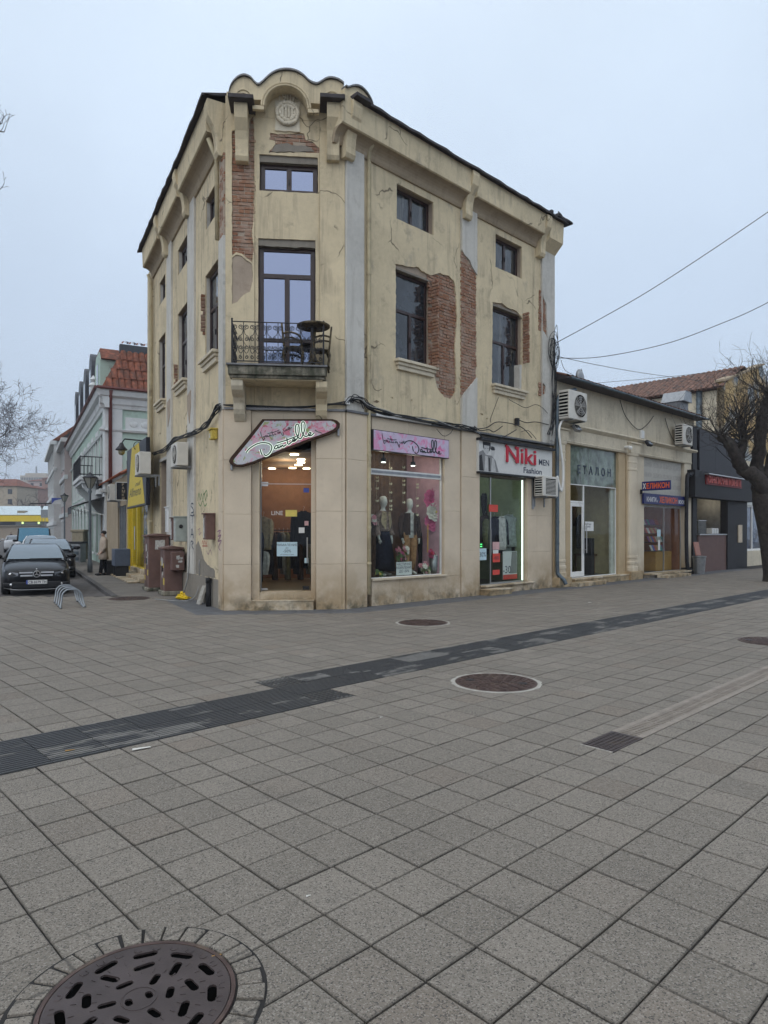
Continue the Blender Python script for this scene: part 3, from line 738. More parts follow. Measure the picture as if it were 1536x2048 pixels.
# pilasters with fallen plaster
zt = ZC+.1
core = B(RT); core.box(SP[1][0]+.012, SP[1][1]-.012, -.03, .022, ZB, zt); pc = core.build('pilaster_core', MT['mortar'], HB)
pb_ = [(.0, 0)]
up = rpx(C4([(772, 62), (800, 105), (835, 140), (855, 190), (878, 240)]), .06); dn = rpx(C4([(768, 1102), (795, 1070), (822, 1040), (845, 1010), (866, 955)]), .06)
bb = B(RT); bb.prism(rag([(SP[1][0], zt), (SP[1][0], up[0][1])]+up[1:-1]+[(SP[1][1], up[-1][1]), (SP[1][1], zt)], .006, .08, 5), -.02, .07); bb.build('pilaster_upper_plaster', MT['white_plaster'], HB)
bb = B(RT); bb.prism(rag([(SP[1][0], ZB), (SP[1][0], dn[0][1])]+dn[1:-1]+[(SP[1][1], dn[-1][1]), (SP[1][1], ZB)], .006, .08, 6), -.02, .07); bb.build('pilaster_lower_plaster', MT['white_plaster'], HB)
bricks(RT, [(SP[1][0]+.03, dn[0][1]+.02), (SP[1][1]-.03, dn[-1][1]), (SP[1][1]-.03, up[-1][1]), (SP[1][0]+.03, up[0][1])], .044, pc, 31)
core = B(RT); core.box(SP[2][0]+.012, RLEN-.03, -.03, .018, ZB, zt); pc2 = core.build('pilaster_core', MT['mortar'], HB)
e1 = rpx(C4([(1334, 345), (1352, 400), (1372, 450), (1374, 560), (1380, 690), (1362, 650), (1330, 622)]), .06); e2_ = rpx(C4([(1330, 1000), (1352, 1000), (1367, 1022), (1362, 1075), (1330, 1082)]), .06)
for q in e1+e2_: pass
sA = SP[2][0]
o1 = rect(SP[2][0], RLEN, ZB, zt)
bb = B(RT); bb.panel(o1, [rag([(max(p[0], sA+.02), p[1]) for p in e1], .006, .08, 7), rag([(max(p[0], sA+.02), p[1]) for p in e2_], .006, .08, 8)], -.02, .062); bb.build('pilaster', MT['white_plaster'], HB)
bricks(RT, e1, .038, pc2, 32); bricks(RT, e2_, .038, pc2, 33)
bb = B(RT); bb.box(SP[0][0]-.004, SP[0][1], -.06, .065, ZB, zt+.3); bb.build('pilaster', MT['white_plaster'], HB, bevel=.01)
# cornice: fascia and stained cove
def cornice(fr, s0, s1):
    bb = B(fr); prof = [(-.05, ZE), (.36, ZE), (.34, ZC+.02), (.31, ZC)]
    bb.loft([[(s, d, z) for d, z in prof]+[(s, -.05, ZC)] for s in (s0, s1)]); bb.build('cornice', MT['yellow'], HB)
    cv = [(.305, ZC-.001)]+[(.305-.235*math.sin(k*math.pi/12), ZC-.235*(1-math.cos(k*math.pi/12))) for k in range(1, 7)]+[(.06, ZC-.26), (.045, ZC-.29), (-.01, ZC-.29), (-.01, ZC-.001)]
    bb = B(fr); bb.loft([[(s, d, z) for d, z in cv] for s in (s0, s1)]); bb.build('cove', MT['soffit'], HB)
def console(fr, sc, w, ztop, h, dep=.42, mat='yellow'):
    pr = [(-.02, ztop), (dep, ztop), (dep+.02, ztop-h*.12), (dep-.02, ztop-h*.3), (dep*.62, ztop-h*.48), (dep*.50, ztop-h*.62), (dep*.45, ztop-h*.8), (dep*.47, ztop-h*.92), (dep*.36, ztop-h), (-.02, ztop-h)]
    bb = B(fr); bb.prism(pr, sc-w/2, sc+w/2, 'yz'); return bb.build('console', MT[mat], HB, bevel=.012)
SB = [RT.s(708, .3), RT.s(952, .40), RT.s(1099, .40)]
cornice(RT, SB[0]-.35, SB[1]-.135); cornice(RT, SB[1]+.135, SB[2]-.125)
console(RT, SB[0]+.02, .27, ZE-.02, 1.12, .40); console(RT, SB[1], .27, ZE-.02, 1.12); console(RT, SB[2], .25, ZE-.02, 1.12)
bb = B(RT); bb.prism([(-.05, ZE), (.36, ZE), (.33, ZC), (.05, ZC-.28), (-.05, ZC-.28)], SB[2]+.126, RLEN+.02, 'yz'); bb.build('cornice_end', MT['yellow'], HB)
# ---------------- facade on the side street (LF)
def lpx(P, d=0.0): return pl(LF, P, d)
LW = {}
for key, (ul, ur, vt, vb) in {'t1': (411.4, 437.4, 400, 458.5), 't2': (356, 374.5, 508, 559), 't3': (319, 330.5, 563, 608), 'm1': (410.6, 436, 553, 719), 'm2': (355.5, 374.5, 628, 775), 'm3': (317.5, 330.5, 683, 812)}.items():
    s0, zt_ = LF.at(ul, vt); zb_ = LF.z(ul, vb); s1 = LF.s(ur)
    LW[key] = (s0, s0+min(max(s1-s0, .85), 1.2), zb_, zt_)
zt3 = sum(LW[k][3] for k in ('t1', 't2', 't3'))/3; zb3 = sum(LW[k][2] for k in ('t1', 't2', 't3'))/3; zt2 = sum(LW[k][3] for k in ('m1', 'm2', 'm3'))/3; zb2 = sum(LW[k][2] for k in ('m1', 'm2', 'm3'))/3
for k in LW: LW[k] = (LW[k][0], LW[k][1], (zb3 if k[0] == 't' else zb2), (zt3 if k[0] == 't' else zt2))
LD = (LF.s(321), LF.s(331)+.25, .25, LF.z(321, 925))          # street door
SL = [(LF.s(298.5), LF.s(306)), (LF.s(337), LF.s(346)), (LF.s(379), LF.s(392)), (LLEN-.36, LLEN+.001)]
plasterL = B(LF)
peel = lpx(D5([(790, 1560), (815, 1400), (825, 1310), (870, 1325), (905, 1330), (925, 1235), (955, 1195), (985, 1290), (1010, 1390), (1060, 1460), (1120, 1495), (1132, 1520), (1132, 1600), (900, 1570)]))
brkL = lpx(C1([(592, 640), (600, 560), (622, 545), (624, 760), (624, 1000), (610, 1130), (585, 1110), (580, 860)]))
smL = lpx(C6([(280, 905), (300, 870), (300, 940), (292, 1045), (280, 960)])); smL2 = lpx(C6([(176, 935), (192, 915), (192, 1000), (180, 1060)]))
plasterL.panel(rect(0, SL[3][0]-.004, .62, ZE), [rag(rect(*LW[k]), .006, .2, i) for i, k in enumerate(LW)]+[rag(rect(LD[0], LD[1], .621+.02, LD[3]), .004, .2, 9)], -.028, 0)
plasterL.build('plaster', MT['yellow'], HB)
cm = B(LF); cm.panel(rect(.02, LLEN-.02, 0, ZE), [rect(*LW[k]) for k in LW]+[rect(LD[0], LD[1], .2, LD[3])], -.30, -.026); wallL = cm.build('wall', MT['mortar'], HB)
bb = B(LF); bb.panel(rect(0, SL[3][0], 0, .62), [rect(LD[0], LD[1], .2, .615)], -.02, .05); bb.build('plinth', MT['render_grey'], HB, bevel=.01)
# bare render where the plaster has come off near the paving
bb = B(LF); bb.prism(rag([(max(min(s, SL[3][0]-.02), .1), max(z, .62)) for s, z in peel], .02, .07, 14), -.01, .004); bb.build('bare_render', MT['render_grey'], HB)
for i, P in enumerate((smL, smL2)):
    bb = B(LF); bb.prism(rag(P, .01, .08, 60+i), .0, .073); bb.build('bare_patch', MT['mortar'], HB)
for key in LW:
    s0, s1, z0, z1 = LW[key]; mid = key[0] == 'm'
    window(LF, s0+.005, s1-.005, z0, z1-.03, -.105, HB, 'dark_glass', z0+(z1-z0)*.58 if mid else None)
    # pale jamb on the far side
    bb = B(LF); bb.box(s0, s0+.012, -.105, -.03, z0+.01, z1-.04); bb.build('jamb_render', MT['white_plaster'], HB)
    if mid:
        bb = B(LF); bb.box(s0-.10, s1+.10, -.2, .16, z0-.075, z0-.005); bb.box(s0-.06, s1+.06, -.02, .11, z0-.15, z0-.075); bb.box(s0-.03, s1+.03, -.02, .07, z0-.27, z0-.15); bb.build('sill', MT['cream'], HB, bevel=.012)
        FRV = Fr(LF.w(s0, 0, 0).x, LF.w(s0, 0, 0).y, LA-90)
        f0, f1 = {'m1': (.30, .78), 'm2': (.04, .33), 'm3': (.0, .0)}[key]
        if f1: bricks(FRV, rect(-.10, 0, z0+(z1-z0)*f0, z0+(z1-z0)*f1), .016, wallL, 70, grow=0, depth=.05)
for i, (a, c) in enumerate(SL[:3]):
    bb = B(LF); bb.box(a, c, -.05, .06, .62, zt); bb.build('pilaster', MT['white_plaster'] if i else MT['yellow'], HB, bevel=.01)
# corner pilaster of the side facade: grey-white below, bare brick above
zbk0, zbk1 = LF.z(452, 470), LF.z(452, 305)
core = B(LF); core.box(SL[3][0]+.012, LLEN-.012, -.05, .04, ZB, zt+.3); pc3 = core.build('pilaster_core', MT['mortar'], HB)
bb = B(LF); bb.prism(rag(rect(SL[3][0], LLEN-.002, ZB, zbk0), .008, .08, 15), -.02, .058); bb.build('pilaster', MT['white_plaster'], HB)
bricks(LF, rect(SL[3][0]+.03, LLEN-.01, zbk0, zbk1), .05, pc3, 34, grow=0)
bb = B(LF); bb.prism(rag(rect(SL[3][0], LLEN-.002, zbk1, zt+.3), .008, .08, 16), -.02, .058); bb.build('pilaster_upper_plaster', MT['yellow'], HB)
LBR = [LF.s(333, .4), LF.s(380, .4)]
LBR = [SL[1][0]+.12, SL[2][0]+.12]
cornice(LF, 0, LBR[0]-.13); cornice(LF, LBR[0]+.13, LBR[1]-.13); cornice(LF, LBR[1]+.13, LLEN-.30)
for s in LBR: console(LF, s, .26, ZE-.02, 1.1)
console(LF, LLEN-.17, .24, ZE-.02, 1.15, .38)
# street door, dark and old
bb = B(LF); bb.box(LD[0], LD[1], -.34, -.28, .2, LD[3]); d_ = bb.build('door', MT['door_brown'], HB)
bb = B(LF)
for k in range(3):
    for c in (0, 1): bb.box(LD[0]+.08+c*(LD[1]-LD[0])*.48, LD[0]+.08+c*(LD[1]-LD[0])*.48+(LD[1]-LD[0])*.36, -.285, -.265, .35+k*1.0, 1.2+k*1.0)
bb.build('door_panel', MT['door_brown'], d_, bevel=.015)
bb = B(LF); bb.box(LD[0]-.12, LD[1]+.12, -.3, .02, LD[3], LD[3]+.10); bb.build('door_lintel', MT['white_plaster'], HB, bevel=.01)
# painted downpipe at the far corner
bb = B(LF); bb.tube([(.18, .20, ZC-.25), (.18, .12, ZC-.5), (.18, .11, .15)], .055, 10); dp = bb.build('downpipe', MT['pipe_yellow'], HB, smooth=True)
for z in (2, 4, 6, 8): bb = B(LF); bb.tube([(.18, .11, z), (.18, .11, z+.06)], .064, 10); bb.build('clamp', MT['pipe_yellow'], dp)
bb = B(LF); sp_ = SL[3][0]-.10; bb.tube([(sp_, .25, ZC-.05), (sp_, .07, ZC-.45), (sp_, .06, LF.z(447, 470))], .05, 10); bb.build('downpipe', MT['pipe_yellow'], HB, smooth=True)
# painted downpipe beside the corner pilaster on the shopping street
sp_ = RT.s(733.5); bb = B(RT); bb.tube([(sp_+.03, .22, RT.z(733, 290)), (sp_, .08, RT.z(733, 305)), (sp_, .07, ZB), (sp_, .075, 2.4), (sp_+.004, .075, .28)], .045, 10); dp = bb.build('downpipe', MT['pipe_yellow'], HB, smooth=True)
for z in (.95, 1.75, 2.6, 3.35, 5.6, 7.4): bb = B(RT); bb.tube([(sp_, .073, z), (sp_, .073, z+.05)], .056, 10); bb.build('clamp', MT['pipe_yellow'], dp)
# ---------------- chamfered corner (CHM), upper floors
def cpx(P, d=0.0): return pl(CHM, P, d)
CL = 2.541
(a, z1), (c_, z0) = CHM.at(518.8, 307), CHM.at(636, 386); CW1 = (a, c_, z0, z1)
(a, z1), (c_, _) = CHM.at(516, 475), CHM.at(631, 475); ZBAL = CHM.z(560, 722, .45); CW2 = (a, c_, ZBAL+.02, z1)
brC = cpx([(464, 262), (470, 260), (473, 300), (496, 302), (499, 240), (507, 230), (509, 300), (509, 350), (507, 440), (504, 470), (508, 500), (504, 524), (494, 517), (484, 508), (472, 505), (464, 512)])
rendC = cpx([(464, 513), (472, 506), (484, 509), (494, 518), (504, 525), (506, 560), (500, 580), (486, 588), (474, 602), (464, 606)])
medC = cpx(C1([(862, 445), (930, 452), (1000, 448), (1066, 445), (1080, 485), (1118, 500), (1150, 528), (1164, 540), (1160, 566), (1000, 566), (850, 566), (880, 525), (900, 500), (865, 490)]))
pc_l, pc_r = CHM.s(509), CHM.s(639)
pan = B(CHM); z1w = CW1[3]
pan.panel(rect(pc_l, pc_r, ZB, ZE+.2), [rag(rect(*CW1), .006, .15, 1), rag([(CW2[0], ZBAL-.02), (CW2[1], ZBAL-.02), (CW2[1], CW2[3]), (CW2[0], CW2[3])], .006, .15, 2), rag(medC, .012, .06, 3)], -.05, -.02); pan.build('plaster', MT['yellow'], HB)
bb = B(CHM); bb.panel(rect(0.02, CL-.02, ZB-.1, ZE+.2), [rect(*CW1), rect(*CW2)], -.30, -.048); wallC = bb.build('wall', MT['mortar'], HB)
bricks(CHM, medC, -.022, wallC, 44)
bb = B(CHM); bb.prism(rag(cpx(C1([(870, 560), (890, 520), (960, 505), (1010, 525), (1050, 520), (1110, 535), (1130, 562)])), .01, .06, 5), -.05, -.012); bb.build('loose_render', MT['render_grey'], wallC)
# left flat pilaster with bare brick, right one whole
pan = B(CHM); pan.panel(rect(.0, pc_l-.003, ZB, ZE+.1), [rag([(max(s, .012), z) for s, z in brC], .006, .06, 6), rag([(max(s, .012), z-.03) for s, z in rendC], .008, .06, 7)], -.05, .012); pan.build('pilaster_plaster', MT['yellow'], HB)
bb = B(CHM); bb.box(.01, pc_l-.02, -.08, -.036, ZB, ZE); pcC = bb.build('pilaster_core', MT['mortar'], HB)
bricks(CHM, brC, -.014, pcC, 45)
bb = B(CHM); bb.prism(rag([(max(s, .006), z-.03) for s, z in rendC], .004, .06, 8), -.04, -.008); bb.build('scratch_coat', MT['mortar'], HB)
bb = B(CHM); bb.box(pc_r+.004, CL-.005, -.06, .02, ZB, ZE+.1); bb.build('pilaster', MT['yellow'], HB, bevel=.008)
window(CHM, CW1[0]+.01, CW1[1]-.01, CW1[2]+.01, CW1[3]-.13, -.16, HB, 'sky_glass', fw=.10)
bb = B(CHM); bb.box(CW1[0], CW1[1], -.25, -.06, CW1[3]-.14, CW1[3]-.001); bb.build('lintel', MT['render_grey'], HB)
window(CHM, CW2[0]+.01, CW2[1]-.01, CW2[2], CW2[3]-.12, -.16, HB, 'sky_glass', transom=CHM.z(570, 553, -.16), low=CHM.z(570, 681, -.16), fw=.10)
bb = B(CHM); bb.prism(rag(rect(CW2[0], CW2[1], CW2[3]-.15, CW2[3]-.002), .012, .1, 9), -.25, -.055); bb.build('lintel', MT['render_grey'], HB)
CB = [CHM.s(481, .42), CHM.s(667, .42)]
for s in CB: console(CHM, s, .27, CHM.z(481 if s == CB[0] else 667, 199, .42), 1.12, .40)
# ---- crest with four arches, year and laurel medallion
dP = .30
prof = smoothline(cpx([(457, 200), (458, 186), (463, 172), (474, 159), (488, 153.5), (501, 158), (510, 168), (517, 172), (525, 167), (540, 153), (556, 144.5), (572.5, 142), (590, 144.5), (606, 153), (620, 166), (634, 170.5), (645, 165), (653, 160.5), (664, 159), (678, 163), (688, 170)], dP), 4)
prof = [tuple(p) for p in prof]; zc0 = ZE-.12
arc = lambda cx, cz, r, a0=0, a1=math.pi, n=14: [(cx+math.cos(a1+(a0-a1)*k/n)*r, cz+math.sin(a1+(a0-a1)*k/n)*r) for k in range(n+1)]
bcx, bcz = CHM.at(572, 214, dP); br_ = CHM.s(625, dP)-bcx
bb = B(CHM); hole = arc(bcx, bcz, br_*.80)
bb.prism([prof[0][:1]+(zc0,)]+prof+[(prof[-1][0], zc0), (bcx+br_*.8, zc0)]+[(x, z) for x, z in reversed(hole)]+[(bcx-br_*.8, zc0)], -.02, dP); crest = bb.build('parapet_crest', MT['yellow'], HB)
bb = B(CHM); bb.box(.02, CL-.02, -.05, -.012, ZE-.3, bcz+br_*.8); bb.build('crest_back', MT['yellow'], HB)
bb = B(CHM)                                            # mouldings following the arches
for r in (br_*.84, br_*.92): bb.tube([(x, dP+.004, z) for x, z in arc(bcx, bcz, r)], .022, 6)
for sg in (-1, 1): bb.box(bcx+sg*br_*.82 if sg > 0 else bcx-br_*1.25, bcx+br_*1.25 if sg > 0 else bcx-br_*.82, dP-.05, dP+.03, bcz-.10, bcz-.02)
bb.build('arch_moulding', MT['yellow'], crest)
for (u, v, rr_) in ((487, 195, 16), (664, 200, 17)):
    cx, cz = CHM.at(u, v, dP); r = CHM.s(u+rr_, dP)-cx
    bb = B(CHM); bb.tube([(x, dP+.004, z) for x, z in arc(cx, cz, r)], .020, 6); bb.tube([(x, dP+.002, z) for x, z in arc(cx, cz, r*.6)], .016, 6); bb.build('arch_moulding', MT['yellow'], crest)
bb = B(CHM)                                            # metal flashing on the crest
Q = [(p[0], p[1]) for p in prof]
bb.loft([[(x, -.06, z+.005), (x, dP+.05, z+.005), (x, dP+.05, z+.04), (x, -.06, z+.04)] for x, z in Q]); bb.build('crest_flashing', MT['sheet'], HB)
# fourth arch, on the shopping street side
pr4 = [tuple(p) for p in smoothline(pl(RT, [(690, 175), (695, 177), (703, 174.5), (712, 174), (722, 178), (732, 188), (740, 201), (744, 212)], .30), 4)]
bb = B(RT); bb.prism([(pr4[0][0], ZE-.12)]+pr4+[(pr4[-1][0], ZE-.12)], -.02, .30); cr4 = bb.build('parapet_crest', MT['yellow'], HB)
bb = B(RT); bb.loft([[(x, -.06, z+.005), (x, .35, z+.005), (x, .35, z+.04), (x, -.06, z+.04)] for x, z in pr4]); bb.build('crest_flashing', MT['sheet'], HB)
cx, cz = RT.at(714, 208, .30); bb = B(RT); bb.tube([(x, .304, z) for x, z in arc(cx, cz, .20)], .018, 6); bb.tube([(x, .304, z) for x, z in arc(cx, cz, .12)], .015, 6); bb.build('arch_moulding', MT['yellow'], cr4)
# medallion
MT['relief'] = plaster('plaster_relief', (.66, .60, .48), (.34, .28, .20), amt=.3)
mx, mz = CHM.at(575, 229); mr = CHM.s(592)-mx
bb = B(CHM); bb.panel(rag(rect(mx-mr*1.45, mx+mr*1.4, mz-mr*2.0, mz+mr*1.5), .01, .1, 3), [], -.03, .012); bb.build('medallion_plate', MT['relief'], HB)
bb = B(CHM); bb.lathe([(mr*.95, .0), (mr*.95, .03), (mr*.8, .045)], (mx, 0, mz), 28, 'y'); md = bb.build('medallion', MT['relief'], HB)
bb = B(CHM); rr = random.Random(8)
for k in range(30):
    a = 2*math.pi*k/30
    for j in (-1, 1): bb.ball((mx+math.cos(a)*(mr*1.04+j*.035), .045+rr.uniform(-.01, .015), mz+math.sin(a)*(mr*1.04+j*.035)), (.048, .045, .048), 6, 4)
bb.build('laurel_wreath', MT['relief'], md, smooth=True, kind='stuff')
bb = B(CHM)
for k in (-1.5, -.5, .5, 1.5): bb.box(mx+k*.065-.018, mx+k*.065+.018, .03, .085, mz-mr*.6, mz+mr*.62)
bb.build('shield_bars', MT['relief'], md)
text('year_relief', '1907', MT['relief'], TM(CHM, CHM.s(558), .0, CHM.z(575, 205)), .30, HB, .03, fit=CHM.s(592)-CHM.s(558))
# ---- eaves
zE2 = ZE+.055
def eave(fr, s0, s1, d0=-.3, d1=.48, n=1, wav=0):
    bb = B(fr); rr = random.Random(int(s1*10)); N = max(1, int((s1-s0)/.3))
    secs = []
    for k in range(N+1):
        s = s0+(s1-s0)*k/N; w = rr.uniform(-1, 1)*.014
        secs.append([(s, d0, ZE+.22+w*.3), (s, d1+w, ZE-.01+w*.6), (s, d1+w, ZE+.045+w*.6), (s, d0, ZE+.28+w*.3)])
    bb.loft(secs); return bb.build('eave', MT['roof_edge'], HB)
eave(RT, pr4[-1][0]-.2, RLEN+.10); eave(LF, -.30, LLEN-.05)
for (sA, sB_) in ((CHM.s(456, .5), CHM.s(507, .5)), (CHM.s(640, .5), CHM.s(690, .5))):
    bb = B(CHM); bb.box(sA, sB_, -.05, .56, CHM.z(480 if sA < .9 else 665, 199, .5)+.005, CHM.z(480 if sA < .9 else 665, 190, .5)); bb.build('bracket_cap', MT['roof_edge'], HB, bevel=.01)
bb = B(RT); bb.box(-.12, SB[0]+.30, -.05, .54, ZE-.01, ZE+.07); bb.build('bracket_cap', MT['roof_edge'], HB, bevel=.01)
# hipped tile roof above (only its edge shows)
A_, B0_, C0_, D_ = LF.w(-.28, .44, ZE+.03), CHM.w(.2, -.1, ZE+.05), RT.w(.3, -.2, ZE+.05), RT.w(RLEN+.08, .44, ZE+.03)
bk1, bk2 = RT.w(RLEN+.08, -5.5, ZE+.03), LF.w(-.28, -5.5, ZE+.03)
rg = Vector((-1.2, 18.6, ZE+1.0))
bb = B(); bb.add([A_, LF.w(LLEN, .44, ZE+.03), B0_, C0_, RT.w(.6, .44, ZE+.03), D_, bk1, bk2, rg], [(0, 1, 8), (1, 2, 8), (2, 3, 8), (3, 4, 8), (4, 5, 8), (5, 6, 8), (6, 7, 8), (7, 0, 8)])
roof = bb.build('roof', MT['roof_edge'], HB)
bb = B(RT); rr = random.Random(2)
for k in range(7): s = RLEN-.5+rr.uniform(-.4, .6); bb.box(s, s+rr.uniform(.1, .25), .2+rr.uniform(0, .2), .5, ZE+.04, ZE+.09+rr.uniform(0, .05))
bb.tube([(RLEN-.35, .4, ZE+.03), (RLEN-.35, .4, ZE+.25), (RLEN-.22, .4, ZE+.22)], .012, 5); bb.build('broken_roof_tiles', MT['roof_edge'], roof, kind='stuff')
# back and end walls, floors closing the house
bb = B(); zc_ = ZE-.05
Pn = [tuple(LF.w(.05, -.02, 0)[:2]), tuple(LF.w(.05, -5, 0)[:2]), tuple(RT.w(RLEN-.05, -5, 0)[:2]), tuple(RT.w(RLEN-.05, -.02, 0)[:2])]
for i in range(3):
    p, q = Pn[i], Pn[i+1]; bb.add([(p[0], p[1], 0), (q[0], q[1], 0), (q[0], q[1], zc_), (p[0], p[1], zc_)], [(0, 1, 2, 3)])
bb.build('rear_wall', MT['cream'], HB)
bb = B(); fl = [LF.w(.1, -.25, 0), CHM.w(.1, -.25, 0), CHM.w(CL-.1, -.25, 0), RT.w(RLEN-.1, -.25, 0), Vector((*Pn[2], 0)), Vector((*Pn[1], 0))]
bb.prism([(p.x, p.y) for p in fl], ZB-.35, ZB-.2, 'xy'); bb.build('upper_floor', MT['shade_black'], HB)
# ---- balcony
zS1 = CHM.z(553, 729, .82); zS0 = CHM.z(553, 753, .82)
bl, brr = CHM.s(452, .86), CHM.s(655, .86)
MT['mossy'] = plaster('mossy_concrete', (.33, .30, .24), (.045, .05, .035), amt=.95, bump=.012, lo=.40)
bb = B(CHM); bb.box(bl+.03, brr-.03, -.04, .83, zS0+.03, zS1-.035); bb.box(bl+.06, brr-.06, -.04, .78, zS0-.03, zS0+.03); balc = bb.build('balcony', MT['mossy'], HB, bevel=.012)
bb = B(CHM); bb.box(bl, brr, -.02, .88, zS1-.034, zS1); bb.build('drip_edge', MT['sheet'], balc)
bb = B(CHM); bb.box(bl+.10, brr-.10, -.03, .74, zS0-.05, zS0-.031); bb.build('balcony_soffit', MT['yellow'], balc)
for uc in (476, 643):
    sc_ = CHM.s(uc, .5); h = zS0-.05
    pr = [(-.03, h), (.72, h), (.72, h-.12), (.66, h-.20), (.52, h-.27), (.40, h-.30), (.30, h-.40), (.28, h-.52), (.22, h-.62), (.10, h-.74), (-.03, h-.78)]
    bb = B(CHM); bb.prism(pr, sc_-.12, sc_+.12, 'yz'); bb.build('balcony_console', MT['yellow'] if uc > 600 else MT['cream'], balc, bevel=.015)
zR1 = CHM.z(555, 645.5, .84); rl, rr2 = CHM.s(464, .84), CHM.s(647, .84); DR = .84
bb = B(CHM)
for z in (zR1, zS1+.05): bb.tube([(rl, .0, z), (rl, DR, z), (rr2, DR, z), (rr2, .0, z)], .012, 6)
rail = bb.build('railing', MT['iron'], HB)
for s in (rl, rr2):
    bb = B(CHM); bb.box(s-.016, s+.016, DR-.016, DR+.016, zS1, zR1+.03); bb.ball((s, DR, zR1+.05), .022, 8, 6); bb.build('railing_post', MT['iron'], rail)
def spiral(cx, cz, r, turns, a0, sg):
    n = int(turns*10); return [(cx+sg*math.cos(a0+2*math.pi*turns*k/n)*r*(1-.75*k/n), cz+math.sin(a0+2*math.pi*turns*k/n)*r*(1-.75*k/n)) for k in range(n+1)]
hh = zR1-zS1-.05; bw = (rr2-rl)/8
def scrolls(M, w):
    bb = B(M)
    for sg in (-1, 1):
        for (f, r, a0, tn) in ((.86, .055, -1.4, 1.6), (.56, .045, 1.2, 1.5), (.34, .045, -1.2, 1.5), (.10, .04, 1.3, 1.4)):
            P = spiral(sg*w*.25, hh*f, min(r, w*.24), tn, a0, sg); bb.tube([(x, 0, z) for x, z in P], .008, 4)
        bb.tube([(x, 0, z) for x, z in smoothline([(sg*w*.46, hh*.80), (sg*w*.36, hh*.68), (sg*w*.1, hh*.62), (0, hh*.5)], 4)], .008, 4)
        bb.tube([(x, 0, z) for x, z in smoothline([(sg*w*.46, hh*.28), (sg*w*.30, hh*.20), (sg*w*.12, hh*.24), (0, hh*.4)], 4)], .008, 4)
    return bb
def rail_bay(M, w):
    scrolls(M, w).build('scroll', MT['iron'], rail)
for k in range(8):
    M = CHM.M @ Matrix.Translation((rl+bw*(k+.5), DR, zS1+.05)); rail_bay(M, bw)
    if k: bb = B(CHM); s = rl+bw*k; bb.tube([(s, DR, zS1+.05), (s, DR, zR1)], .008, 5); bb.build('baluster', MT['iron'], rail)
for s in (rl, rr2):
    for k in range(4):
        w = DR/4; M = CHM.M @ Matrix.Translation((s, w*(k+.5), zS1+.05)) @ Matrix.Rotation(math.pi/2, 4, 'Z'); rail_bay(M, w)
        if k: bb = B(CHM); bb.tube([(s, w*k, zS1+.05), (s, w*k, zR1)], .008, 5); bb.build('baluster', MT['iron'], rail)
# table and two chairs on the balcony
MT['bronze'] = simple('mottled_bronze', (.15, .115, .065), .6, .4, var=.5, scale=30, bump=.006, bscale=60, dirt=(.03, .022, .015), dscale=14, dlo=.45, dhi=.6)
ts, td = CHM.s(627, .60), .62; tz = CHM.z(627, 652, .6)
tb = thing('balcony_table', 'round mosaic topped bronze table standing above the balcony railing', 'table', CHM.w(ts, td, zS1))
bb = B(CHM); bb.lathe([(.02, tz-.06), (.30, tz-.05), (.34, tz-.03), (.345, tz), (.32, tz+.012), (.02, tz+.012)], (ts, td, 0), 28); bb.build('table_top', MT['bronze'], tb, smooth=False)
bb = B(CHM); bb.lathe([(.035, zS1+.03), (.05, zS1+.2), (.03, zS1+.45), (.06, tz-.05)], (ts, td, 0), 12); bb.build('pedestal', MT['bronze'], tb, smooth=True)
for k in range(3):
    a = k*2.094+.4; bb = B(CHM); bb.tube([(ts, td, zS1+.2), (ts+math.cos(a)*.12, td+math.sin(a)*.08, zS1+.10), (ts+math.cos(a)*.2, td+math.sin(a)*.13, zS1+.012)], [.03, .025, .018], 6); bb.build('foot', MT['bronze'], tb)
for (u0, dd, lab, tilt) in ((587, .5, 'ornate cast bronze chair in the middle of the balcony', 1), (640, .34, 'ornate cast bronze chair at the right end of the balcony', -1)):
    cs = CHM.s(u0, dd); ch = thing('balcony_chair', lab, 'chair', CHM.w(cs, dd, zS1), 'bronze balcony chairs')
    bb = B(CHM); bb.ball((cs, dd, zS1+.42), (.21, .19, .035), 12, 6); bb.build('seat', MT['bronze'], ch, smooth=True)
    bb = B(CHM); bx_ = cs-tilt*.19
    bb.loft([[(bx_-tilt*.05*f-.02, dd-.17*(1-.3*f*f), zS1+.42+.5*f), (bx_-tilt*.05*f+.02, dd-.17*(1-.3*f*f), zS1+.42+.5*f), (bx_-tilt*.05*f+.02, dd+.17*(1-.3*f*f), zS1+.42+.5*f), (bx_-tilt*.05*f-.02, dd+.17*(1-.3*f*f), zS1+.42+.5*f)] for f in (0, .3, .6, .85, 1)]); bb.build('backrest', MT['bronze'], ch, bevel=.015)
    for ax in (-1, 1):
        for ay in (-1, 1):
            bb = B(CHM); bb.tube([(cs+ax*.16, dd+ay*.14, zS1+.42), (cs+ax*.20, dd+ay*.16, zS1+.3), (cs+ax*.17, dd+ay*.15, zS1+.12), (cs+ax*.19, dd+ay*.16, zS1+.005)], [.035, .03, .02, .025], 7); bb.build('leg', MT['bronze'], ch, smooth=True)
        bb = B(CHM); bb.tube(smoothline([(cs-tilt*.2, dd+ax*.17, zS1+.68), (cs-tilt*.05, dd+ax*.19, zS1+.70), (cs+tilt*.12, dd+ax*.19, zS1+.64), (cs+tilt*.17, dd+ax*.17, zS1+.5), (cs+tilt*.15, dd+ax*.15, zS1+.42)], 3), .022, 6); bb.build('armrest', MT['bronze'], ch, smooth=True)
ORD = ['first', 'second', 'third', 'fourth', 'fifth', 'sixth', 'seventh', 'eighth', 'ninth', 'tenth', 'eleventh', 'twelfth']
